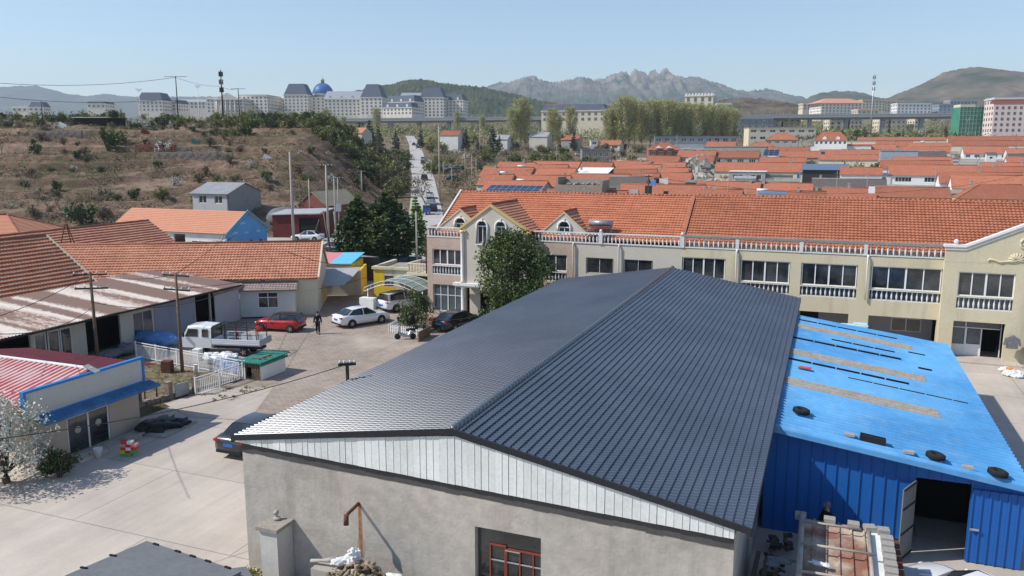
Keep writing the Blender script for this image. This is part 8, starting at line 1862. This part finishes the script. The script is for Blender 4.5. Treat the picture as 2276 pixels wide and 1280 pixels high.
pole('utility_pole','grey pole beside the larch near the beige house',925,575,470,92,r=.14,arms=0,group=GP)
mb=MB(); x,_,z=pxw(947,545,70.); mb.box(-.06,.06,-.06,.06,-2.5,.9); mb.box(-.3,.3,-.2,.2,.9,1.0); tag(mb.build('roof_post',K['rust'],loc=(x,70,z)),'rust red post rising by the cream balcony','post')
for px,pyt,Y,lb in [(985,360,205,'first thin pole right of the slim rung pole'),(1033,330,215,'thin pole behind the left gable, left of three'),(1048,345,200,'thin pole behind the left gable, middle of three'),(1058,352,190,'thin pole behind the left gable, right of three'),(1066,275,300,'tall thin pole above the small green tree'),(958,355,235,'thin pole on the road verge'),(1098,390,165,'thin pole at the left village roofs'),(1238,320,260,'thin pole in the waste ground left of the grey house'),(1505,300,330,'thin lamp pole right of the brick house'),(1440,322,300,'thin street lamp left of the brick house'),(1004,372,200,'thin pole by the car park')]:
    pole('thin_pole',lb,px,400,pyt,Y,r=.1,arms=0,group='thin poles right of the road')
pole('utility_pole','dark electric pole with reel behind the terrace ridge',1442,436,389,114,r=.12,mat='iron',arms=1,armw=.9,group=GP)
ph=pole('utility_pole','dark utility pole with crossarm on the crest of the long hill',390,272,169,222,r=.2,mat='iron',arms=1,armw=6.,group='poles on the hill crest')
pole('utility_pole','small dark pole on the left end of the hill crest',91,285,224,205,r=.14,mat='iron',arms=0,group='poles on the hill crest')
p3=pole('utility_pole','dark pole right of the antenna mast on the hill crest',529,260,196,228,r=.18,mat='iron',arms=1,armw=4.,group='poles on the hill crest')
# antenna mast and the tall telecom mast at right
def mast(label,px,pyt,Y,h0,cat='mast'):
    x,_,zt=pxw(px,pyt,Y); zb=gh(x,Y)-1; t=thing('antenna_mast',label,cat,(x,Y,zb)); h=zt-zb; r=h*.012+.1
    mb=MB(); mb.path([(0,0,0),(0,0,h)],[r,r*.45],k=8); mb.build('shaft',K['steel'] if 'white' in label else K['iron'],t)
    r2=random.Random(int(px))
    for i in range(3):
        z=h-h0*i*.9; mb=MB(); mb.lathe([(h0*.18,-.08),(h0*.18,.08)],(0,0,z-h0*.5),k=10)
        for a in range(5):
            q=a*1.257+i; X,Y_=math.cos(q)*h0*.2,math.sin(q)*h0*.2; mb.box(X-.14*h0*.35,X+.14*h0*.35,Y_-.08,Y_+.08,z-h0*.75,z-h0*.2)
        mb.build('antenna',K['greysheet'] if 'white' in label else K['iron'],t)
    return (x,Y,zt)
mt_=mast('slim dark antenna mast with many aerials on the crest of the hill',490,155,232,2.4)
mast('tall white telecom mast with two rings of antennas at the right',1944,165,560,4.2)
for px,pyt,Y,lb in [(308,198,700,'left tall floodlight mast far behind the hill'),(439,190,720,'right tall floodlight mast far behind the hill')]:
    x,_,zt=pxw(px,pyt,Y); t=thing('floodlight_mast',lb,'mast',(x,Y,gh(x,Y))); h=zt-gh(x,Y); mb=MB(); mb.path([(0,0,0),(0,0,h)],[.5,.2],k=6); mb.build('shaft',K['white'],t); mb=MB(); mb.box(-2.6,2.6,-.3,.3,h-.4,h+.2); mb.box(-2.,2.,-.3,.3,h-1.6,h-1.1); mb.build('lamp_head',K['white'],t)
r2=random.Random(3)
for i in range(16):
    px=1700+i*32+r2.uniform(-9,9); Y=r2.uniform(430,560); x,_,zt=pxw(px,[268,272,264,280][i%4]+r2.uniform(-4,4),Y); zb=gh(x,Y); t=thing('street_lamp','grey street lamp in the tree belt below the viaduct','street lamp',(x,Y,zb),0,'street lamps below the viaduct'); h=max(6,zt-zb)
    mb=MB(); mb.path([(0,0,0),(0,0,h*.93),(1.,0,h),(1.8,0,h)],[.12,.09,.07,.07],k=5); mb.build('shaft',K['steel'],t); mb=MB(); mb.box(1.6,2.5,-.2,.2,h-.08,h+.08); mb.build('lamp_head',K['greysheet'],t)
def wire(label,pts,r=.018,sag=.5,name='cable'):
    mb=MB()
    for a,b in zip(pts,pts[1:]):
        a=Vector(a);b=Vector(b); n=14
        mb.path([a.lerp(b,i/n)-Vector((0,0,sag*4*(i/n)*(1-i/n))) for i in range(n+1)],r,k=4,cap=False)
    return tag(mb.build(name,K['cable']),label,'cable')
bA=Vector(W(-17.95,27.3)+(5.35,)); pA=pxw(200,607,51.1); pB=pxw(390,609,49.5)
e1=pxw(-40,980,24.)
wire('overhead cable from the roof bracket down past the shop front to the left edge',[bA,e1],r=.016,sag=.35)
for i,(a,b,sg,lb) in enumerate([(pA,pxw(-60,720,36),.3,'cable running left from the left wooden pole'),(pA,(pB[0],pB[1],pB[2]),.35,'slack cable between the two wooden poles'),((pA[0],pA[1],pA[2]-2.2),pxw(-40,740,30.),.6,'low black cable sagging left from the left wooden pole'),((pA[0],pA[1],pA[2]-1.9),pxw(520,640,56),.8,'cable from the left wooden pole to the workshop eave'),((pB[0],pB[1],pB[2]-.9),pxw(725,545,100),1.2,'cable from the right wooden pole over the old tiled roof'),(pB,pxw(644,345,108),1.5,'cable rising from the right wooden pole to the concrete pole'),(pxw(644,350,108),pxw(724,370,112),.4,'cable between the two tall concrete poles'),(pxw(724,370,112),pxw(975,300,170),1.8,'cable from the concrete poles across the road'),(pxw(724,376,112),pxw(742,396,118),.2,'short cable at the transformer poles'),(pxw(925,475,92),pxw(742,475,98),.5,'cable between the larch pole and the leaning poles'),(pxw(925,570,92),pxw(690,645,68),.5,'cable over the courtyard gate'),(pxw(640,560,60),pxw(952,555,66),1.2,'sagging cable across the back of the courtyard')]):
    wire(lb,[a,b],sag=sg)
for dz,lb in ((0,'upper cable running left from the pole on the hill crest'),(-5.5,'lower cable running left from the pole on the hill crest')):
    wire(lb,[(ph[0],ph[1],ph[2]-.3+dz),pxw(-80,178 if dz==0 else 206,190)],r=.05,sag=1.6)
wire('cable from the crest pole to the antenna mast and on to the right pole',[(ph[0],ph[1],ph[2]-.3),(mt_[0],mt_[1],mt_[2]-4.5),(p3[0],p3[1],p3[2])],r=.035,sag=.6)
wire('thin cable crossing the big orange roofs at the right',[pxw(1443,392,114),pxw(2290,385,150)],r=.025,sag=3.)
# small mast on the far left roof
t=thing('roof_mast','rusty lattice tripod mast on the far left tiled roof','mast',(-40.2,72.5,4.4)); mb=MB()
for q in ((-1.,0),(1.,0),(0,.9)): mb.tube((q[0],q[1],0),(q[0]*.08,q[1]*.08,3.),.05,k=5)
for z in (.8,1.6,2.2): mb.box(-1.+z*.31,1.-z*.31,-.03,.03,z-.03,z+.03)
mb.tube((0,0,2.9),(0,0,3.9),.03,k=5); mb.build('frame',K['rust'],t)
# ------------------------------------------------------------------ viaduct
va=Vector(pxw(470,262,735)); vb=Vector(pxw(2330,249,590)); va.z=vb.z=40.6
vd=(vb-va); L=vd.length; ang=math.atan2(vd.y,vd.x); vt=thing('viaduct','long grey elevated railway viaduct crossing the whole distance','viaduct',(va.x,va.y,0),ang)
mb=MB(); mb.box(0,L,-5,5,38.0,39.6); mb.hexa([(0,-2.5,36.6),(L,-2.5,36.6),(L,2.5,36.6),(0,2.5,36.6)],[(0,-4,38),(L,-4,38),(L,4,38),(0,4,38)]); mb.build('deck',K['viad'],vt)
mb=MB(); mb.box(0,L,-5.1,-4.9,39.6,40.5); mb.build('parapet',K['viad'],vt)
n=int(L/26)
for i in range(n): 
    x=13+i*26; p=va+vd.normalized()*x; g=gh(p.x,p.y)-1; mb=MB(); mb.box(x-1.2,x+1.2,-2.2,2.2,g,36.6); mb.hexa([(x-1.2,-2.2,34.6),(x+1.2,-2.2,34.6),(x+1.2,2.2,34.6),(x-1.2,2.2,34.6)],[(x-1.2,-3.6,36.6),(x+1.2,-3.6,36.6),(x+1.2,3.6,36.6),(x-1.2,3.6,36.6)]); mb.build('pier',K['viad'],vt)
mb=MB()
for i in range(int(L/5)): x=2+i*5; mb.box(x-.1,x+.1,-4.95,-4.8,40.5,42.6 if (i//28)%2 else 41.6)
tag(mb.build('railing_posts',K['steel'],vt),kind='stuff')
# ------------------------------------------------------------------ mansard university blocks
def block(label,x0,x1,pe,Y,floors,rot=0.,dp=22,roofh=7.,bays=None,name='mansard_building',wall='unistone',rmat='mansard',fh=3.6,cat='building',corner=None,dormers=True,side=True,flat=False,wmat='glass_blue',zb=None):
    """long stone block; pe = eave line in the picture, roofed with a mansard"""
    X,_,Z=pxw((x0+x1)/2,pe,Y); f=F_PX/math.cos(PITCH); w=(x1-x0)/f*Y/max(.3,math.cos(rot)+math.sin(-rot)*X/Y if False else math.cos(rot)); t=thing(name,label,cat,(X,Y,Z),rot); H=fh*floors
    if zb is None: zb=-(Z-gh(X,Y))-4
    mb=MB(); mb.box(-w/2,w/2,-dp/2,dp/2,zb,0); mb.box(-w/2-.5,w/2+.5,-dp/2-.5,dp/2+.5,0,.7); mb.build('wall',K[wall],t)
    nb=bays or max(3,int(w/4.2)); 
    g=MB()
    for k in range(floors):
        for i in range(nb):
            xa=-w/2+w*(i+.3)/nb; g.box(xa,xa+w/nb*.4,-dp/2-.12,-dp/2-.02,-fh*(k+1)+.9,-fh*k-.8)
        if side:
            for i in range(int(dp/4)):
                for s in (-1,1): ya=-dp/2+4*i+1.2; g.box(s*(w/2+.02),s*(w/2+.12),ya,ya+1.5,-fh*(k+1)+.9,-fh*k-.8)
    tag(g.build('window',K[wmat],t),kind='stuff')
    if flat: mb=MB(); mb.box(-w/2+.1,w/2-.1,-dp/2+.1,dp/2-.1,.7,1.4); mb.build('roof',K[rmat],t)
    else:
        i1=roofh*.38; mb=MB(); mb.hexa([(-w/2,-dp/2,.7),(w/2,-dp/2,.7),(w/2,dp/2,.7),(-w/2,dp/2,.7)],[(-w/2+i1,-dp/2+i1,roofh),(w/2-i1,-dp/2+i1,roofh),(w/2-i1,dp/2-i1,roofh),(-w/2+i1,dp/2-i1,roofh)]); mb.build('roof',K[rmat],t)
        if dormers:
            nd2=max(2,int(w/11)); mb=MB()
            for i in range(nd2): xa=-w/2+w*(i+.5)/nd2; mb.box(xa-1.3,xa+1.3,-dp/2+.3,-dp/2+4,1.,3.4); mb.box(xa-.8,xa+.8,-dp/2+.2,-dp/2+4,3.4,4.2)
            tag(mb.build('dormer',K[wall],t),kind='stuff')
    return t
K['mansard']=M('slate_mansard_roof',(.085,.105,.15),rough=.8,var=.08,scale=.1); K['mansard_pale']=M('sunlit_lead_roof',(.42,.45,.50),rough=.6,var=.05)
block('pale stone wing with grey mansard roof, left of the dark corner, before the wooded hill',725,822,222,930,5,rot=.0,rmat='mansard_pale',roofh=9)
block('stone corner pavilion with high slate mansard at the middle of the long pale buildings',808,856,219,915,5,rot=-.1,roofh=15,dormers=False,dp=26)
block('receding stone wing with slate mansard right of the corner pavilion',850,935,229,960,4,rot=-.5,roofh=8,dp=20)
block('lower stone wing with slate mansard in front of the receding wing',858,925,241,900,2,rot=-.35,roofh=6,dp=18)
block('pale stone wing with light roof, left part of the right-hand mansard building',890,955,222,1010,5,rot=.0,rmat='mansard_pale',roofh=8)
block('tall stone corner block with slate mansard at the right end of the pale buildings',938,990,219,985,6,rot=-.12,roofh=12,dormers=False,dp=24)
block('stone end wing with small slate mansards, rightmost of the pale buildings',988,1035,225,1000,5,rot=-.25,roofh=8,dp=20)
block('stone entrance pavilion with high slate mansard beside the blue dome',638,690,213,945,5,rot=-.05,roofh=13,dp=24,dormers=False)
block('plain stone wing under the blue dome between pavilion and pale wing',688,727,218,955,5,flat=True,rmat='mansard',roofh=4)
block('plain stone wing between the two grey-roofed pavilions',600,640,222,960,4,rmat='mansard_pale',roofh=4,flat=True)
block('flat-roofed stone block with a dark blue metal roof left of the dome pavilion',545,610,216,930,5,rot=-.1,flat=True,rmat='mansard',roofh=6,dp=40)
block('pale colonnaded stone block behind the antenna mast',470,550,222,900,4,flat=True,rmat='unistone',dp=30)
block('low stone row seen over the hill bushes left of the antenna mast',405,472,228,960,2,rmat='mansard_pale',roofh=3,dormers=False)
block('stone pavilion with curved slate mansard seen over the hill at left',318,372,226,880,3,roofh=9,dp=26,dormers=False)
block('dark slate-roofed wing right of the left pavilion over the hill',370,408,233,905,2,rot=-.3,roofh=5,dormers=False)
block('small stone house with slate roof far at the left behind the hill',72,105,240,860,2,roofh=6,dormers=False,dp=14)
block('white low stone row far at the left of the skyline',40,74,241,870,1,flat=True,rmat='unistone')
block('pale low block with slate roof seen over the crest shelters',205,245,233,880,1,roofh=3,dormers=False)
# portico gable of the colonnaded block
x,_,z=pxw(505,222,882); t=thing('portico','pale classical portico with pediment and columns on the colonnaded block','portico',(x,882,z)); mb=MB(); mb.extr([(-14,0,0),(14,0,0),(0,0,7.5)],(0,6,0)); mb.build('pediment',K['unistone'],t)
for i in range(6):
    mb=MB(); mb.lathe([(1.,-16),(.9,0)],(-12+i*4.8,1.5,0),k=8); mb.build('column',K['unistone'],t)
# blue dome
x,_,z=pxw(707,213,940); t=thing('domed_hall','round hall with a large blue dome and pale lantern','building',(x,965,z)); Rd=12.0
mb=MB(); mb.lathe([(Rd+.3,-20),(Rd+.3,2.2),(Rd+.8,2.4),(Rd+.8,3.2)],k=40); mb.build('drum',K['unistone'],t)
mb=MB(); mb.lathe([(Rd*math.cos(a*math.pi/24),3.2+Rd*1.08*math.sin(a*math.pi/24)) for a in range(12)]+[(1.6,3.2+Rd*1.08)],k=40)
for i in range(20):
    a=2*math.pi*i/20; mb.path([((Rd+.08)*math.cos(b*math.pi/20)*math.cos(a),(Rd+.08)*math.cos(b*math.pi/20)*math.sin(a),3.2+(Rd*1.08+.08)*math.sin(b*math.pi/20)) for b in range(10)],.12,k=4)
mb.build('dome',K['dome'],t)
mb=MB(); mb.lathe([(2.,0),(2.,2.6),(2.4,2.8),(1.7,4.4),(.4,5.4),(.2,7.2)],(0,0,3.2+Rd*1.07),k=14); mb.build('lantern',M('ochre_stone',(.38,.33,.2)),t)
# castle tower, white barn hall and others to the right
tw=block('pale crenellated castle-like tower above the poplar row','0' and 1529,1586,216,700,3,rot=-.35,flat=True,rmat='unistone',wall='cream_clean',dp=22,name='castle_tower',fh=5,cat='tower',bays=4)
mb=MB(); 
for i in range(9): x=-10.5+i*2.6; mb.box(x-.7,x+.7,-11.3,-10.6,.7,2.6)
for i in range(8): y=-10+i*2.8; mb.box(10.2,10.9,y-.7,y+.7,.7,2.6)
tag(mb.build('battlement',K['white'],tw),kind='stuff')
block('low cream block right of the castle tower behind the poplars',1588,1622,234,690,2,flat=True,rmat='cream_clean',wall='cream_clean',dp=14)
bh=block('large pale hall with dark blue metal roof and red ridge behind the poplars',1218,1352,250,600,2,rot=-.28,roofh=5,dormers=False,wall='cream_clean',dp=36,name='barn_hall')
mb=MB(); mb.box(-22,-4,-8,-7.4,5.0,6.0); mb.build('red_ridge',K['orange'],bh)
ct=block('broad grey-windowed building with a sweeping red hipped roof below the low hill','' or 1812,1902,232,1000,5,rot=.05,roofh=1,dormers=False,wall='unistone',dp=34,flat=True,rmat='tile_far',name='red_roof_building',fh=3.4)
mb=MB(); mb.hexa([(-29,-19,.7),(29,-19,.7),(29,19,.7),(-29,19,.7)],[(-14,-6,6.5),(14,-6,6.5),(14,6,6.5),(-14,6,6.5)]); mb.build('hipped_roof',K['tile_pale'],ct)
for x0,x1,pe,Y,fl,w_,r_,lb in [(1912,1962,224,1150,4,'cream_clean','tile_pale','cream apartment row with pink roofs left of the right hill, first'),(1960,2008,226,1170,4,'cream_clean','tile_pale','cream apartment row with pink roofs left of the right hill, second'),(1988,2062,232,980,4,'white','steelgrey','white stepped office building with flat roof'),(2080,2150,234,980,3,'steelgrey','glass_blue','long blue glass-fronted building'),(2105,2165,226,1040,3,'steelgrey','steelgrey','grey-blue rooftop block behind the glass building'),(1900,1945,246,860,2,'cream_clean','tile_pale','low pink and cream row above the viaduct'),(1780,1815,232,1060,2,'cream_clean','tile_pale','small cream house with pink roof left of the red-roofed building')]:
    block(lb,x0,x1,pe,Y,fl,wall=w_,rmat=r_,flat=True,dp=16)
for x0,x1,pe,Y,lb in [(1712,1732,266,640,'cream'),(1736,1774,264,640,'cream'),(1838,1878,261,640,'c'),(1884,1910,260,640,'c'),(1948,1968,260,640,'c'),(1974,2006,259,640,'c'),(2026,2048,259,640,'c')]:
    block('small cream three-storey house seen under the viaduct',x0,x1,pe,Y,3,flat=True,wall='cream_clean',rmat='cream_clean',dp=12,fh=3.,name='cream_house',cat='house')['group']='cream houses under the viaduct'
block('long grey windowed building under the viaduct right of the poplars',1640,1712,266,610,3,flat=True,wall='viad',rmat='viad',dp=12)
pk_=block('seven-storey pale pink apartment block with red top band at the right edge',2206,2300,222,500,6,rot=-.2,flat=True,wall='pinkpaint',rmat='steelgrey',dp=16,name='apartment_block',fh=3.3,bays=8)
mb=MB(); 
w=pk_.children[0].dimensions.x if False else 30; mb.box(-15,15,-8.25,-8.02,-2.6,-.4); mb.build('red_band',M('dull_red_band',(.42,.12,.09)),pk_)
sc3=thing('scaffolded_building','building under construction wrapped in green scaffold netting','building',(pxw(2168,235,520)[0],520,pxw(2168,235,520)[2]),-.1)
mb=MB(); mb.box(-11.3,11.3,-6,6,-24,-1); mb.build('netting',K['scaffnet'],sc3)
mb=MB()
for i in range(12): x=-11.4+i*2.07; mb.box(x-.07,x+.07,-6.2,-6.05,-24,.6 if i%3 else 1.8)
for k in range(8): mb.box(-11.4,11.4,-6.22,-6.08,-2.6*k-1.1,-2.6*k-.95)
mb.build('scaffold_pole',K['steel'],sc3)
mb=MB(); mb.box(-11,-2,-5,5,-1,.6); mb.build('top_floor',K['cream_clean'],sc3)
# crest shelters and terrace walls on the hill
for px,py,Y,w,h,lb,m_ in [(150,295,190,9,1.1,'pale rock-strewn terrace wall at the upper left of the hill','plastic_white'),(125,300,186,12,1.3,'long pinkish stone terrace bank at the left of the hill','stone'),(345,322,178,9,1.7,'dark red-brown terrace wall in the middle of the hill','brickred'),(395,320,178,6,1.2,'low stone terrace wall right of the dark red one','stone'),(410,345,172,14,1.4,'long lower terrace wall of dark stone in the middle of the hill','stone'),(475,338,175,8,1.2,'right stone terrace wall of the hill plot','stone')]:
    x=pxw(px,py,Y)[0]; mb=MB(); mb.box(-w/2,w/2,-.3,.5,-1.,h); 
    for i in range(int(w/.6)): mb.box(-w/2+i*.6,-w/2+i*.6+.5,-.38,-.3,h*.3*(i%3),h*.3*(i%3)+.35)
    tag(mb.build('terrace_wall',K[m_] if m_!='plastic_white' else K['render_grey'],loc=(x,Y,gh(x,Y)-.1),rot=-.05),lb,'wall')
for px,Y,w,lb,m_ in [(205,212,9,'flat shelter with pale roof sheet on the hill crest','offwhite'),(255,214,4,'dark open shelter on the hill crest right of the pale one','iron')]:
    x=pxw(px,240,Y)[0]; t=thing('crest_shelter',lb,'shelter',(x,Y,gh(x,Y))); mb=MB(); mb.box(-w/2,w/2,-2,2,1.9,2.1); mb.build('roof',K[m_],t); mb=MB(); mb.box(-w/2+.3,w/2-.3,-1.5,1.8,-1,1.9); mb.build('wall',K['dark'],t)
for px,py,Y,lb,m_ in [(318,268,196,'red cloth on the crest of the hill','redsheet'),(430,291,186,'green net over a small plot on the hill','greenfelt'),(465,297,184,'second green net right of the first on the hill','greenfelt'),(590,325,170,'pale tilted board on the right of the hill','offwhite'),(135,262,200,'small white board at the upper left of the hill','white')]:
    x=pxw(px,py,Y)[0]; mb=MB(); mb.T=Matrix.Rotation(.5,4,'Y'); mb.box(-.9,.9,-.1,.1,0,1.1); tag(mb.build('hill_board' if 'board' in lb else 'plot_cover',K[m_],loc=(x,Y,gh(x,Y))),lb,'board' if 'board' in lb else 'cover')
# low scrub and dry grass over the hill and the waste ground
mb=MB(); rnd=random.Random(123)
def scrub(mb,n,fx,smin,smax,hh,lz=.5,kk=(4,8)):
    c=0
    while c<n:
        x,y=fx(); 
        if noise.noise(Vector((x*.09,y*.12,4.)))<-.05+rnd.uniform(-.2,.2) or abs(x-roadx(y))<5.: continue
        if -56<x<-40 and 130<y<146: continue
        z=gh(x,y); s=rnd.uniform(smin,smax); k=rnd.randint(*kk)
        for i in range(k): leafq(mb,(x+rnd.gauss(0,s*1.2),y+rnd.gauss(0,s),z+rnd.uniform(.05,hh)*s*2),s*rnd.uniform(.5,1.2)*lz,rnd)
        c+=1
def fx1():
    y=rnd.uniform(124,258); return (roadx(y)-7-rnd.random()*(y*.72-14),y)
scrub(mb,7000,fx1,.18,.6,.6,.34,(5,10)); tag(mb.build('hillside_scrub',K['l_brown']),kind='stuff')
mb=MB(); scrub(mb,4800,fx1,.16,.5,.5,.34,(5,10))
def fx2():
    y=rnd.uniform(150,470); return (roadx(y)+6+rnd.random()*y*.24,y)
scrub(mb,2600,fx2,.25,.7,.8); tag(mb.build('dry_undergrowth',K['l_bush']),kind='stuff')
mb=MB(); scrub(mb,1500,fx2,.3,.8,.9); tag(mb.build('brown_undergrowth',K['l_brown']),kind='stuff')
def fx3():
    y=rnd.uniform(480,900); return (rnd.uniform(-.62,.66)*y,y)
mb=MB(); scrub(mb,5200,fx3,1.4,3.,1.1,.2,(12,18)); tag(mb.build('distant_woods',K['l_bushg']),kind='stuff')
mb=MB(); scrub(mb,4200,fx3,1.4,3.,1.3,.2,(12,18)); tag(mb.build('distant_spring_woods',K['l_poplar']),kind='stuff')
HAZE=.000125
# ------------------------------------------------------------------ air
m=bpy.data.materials.new('haze_air'); m.use_nodes=True; nt=m.node_tree; nt.nodes.remove(nt.nodes['Principled BSDF'])
v=nt.nodes.new('ShaderNodeVolumePrincipled'); v.inputs['Color'].default_value=(.82,.92,1.,1); v.inputs['Density'].default_value=HAZE; v.inputs['Anisotropy'].default_value=.1
nt.links.new(v.outputs[0],nt.nodes['Material Output'].inputs['Volume'])
mb=MB(); mb.box(-6700,6700,-420,7100,-12,640)
tag(mb.build('haze',m),kind='stuff')
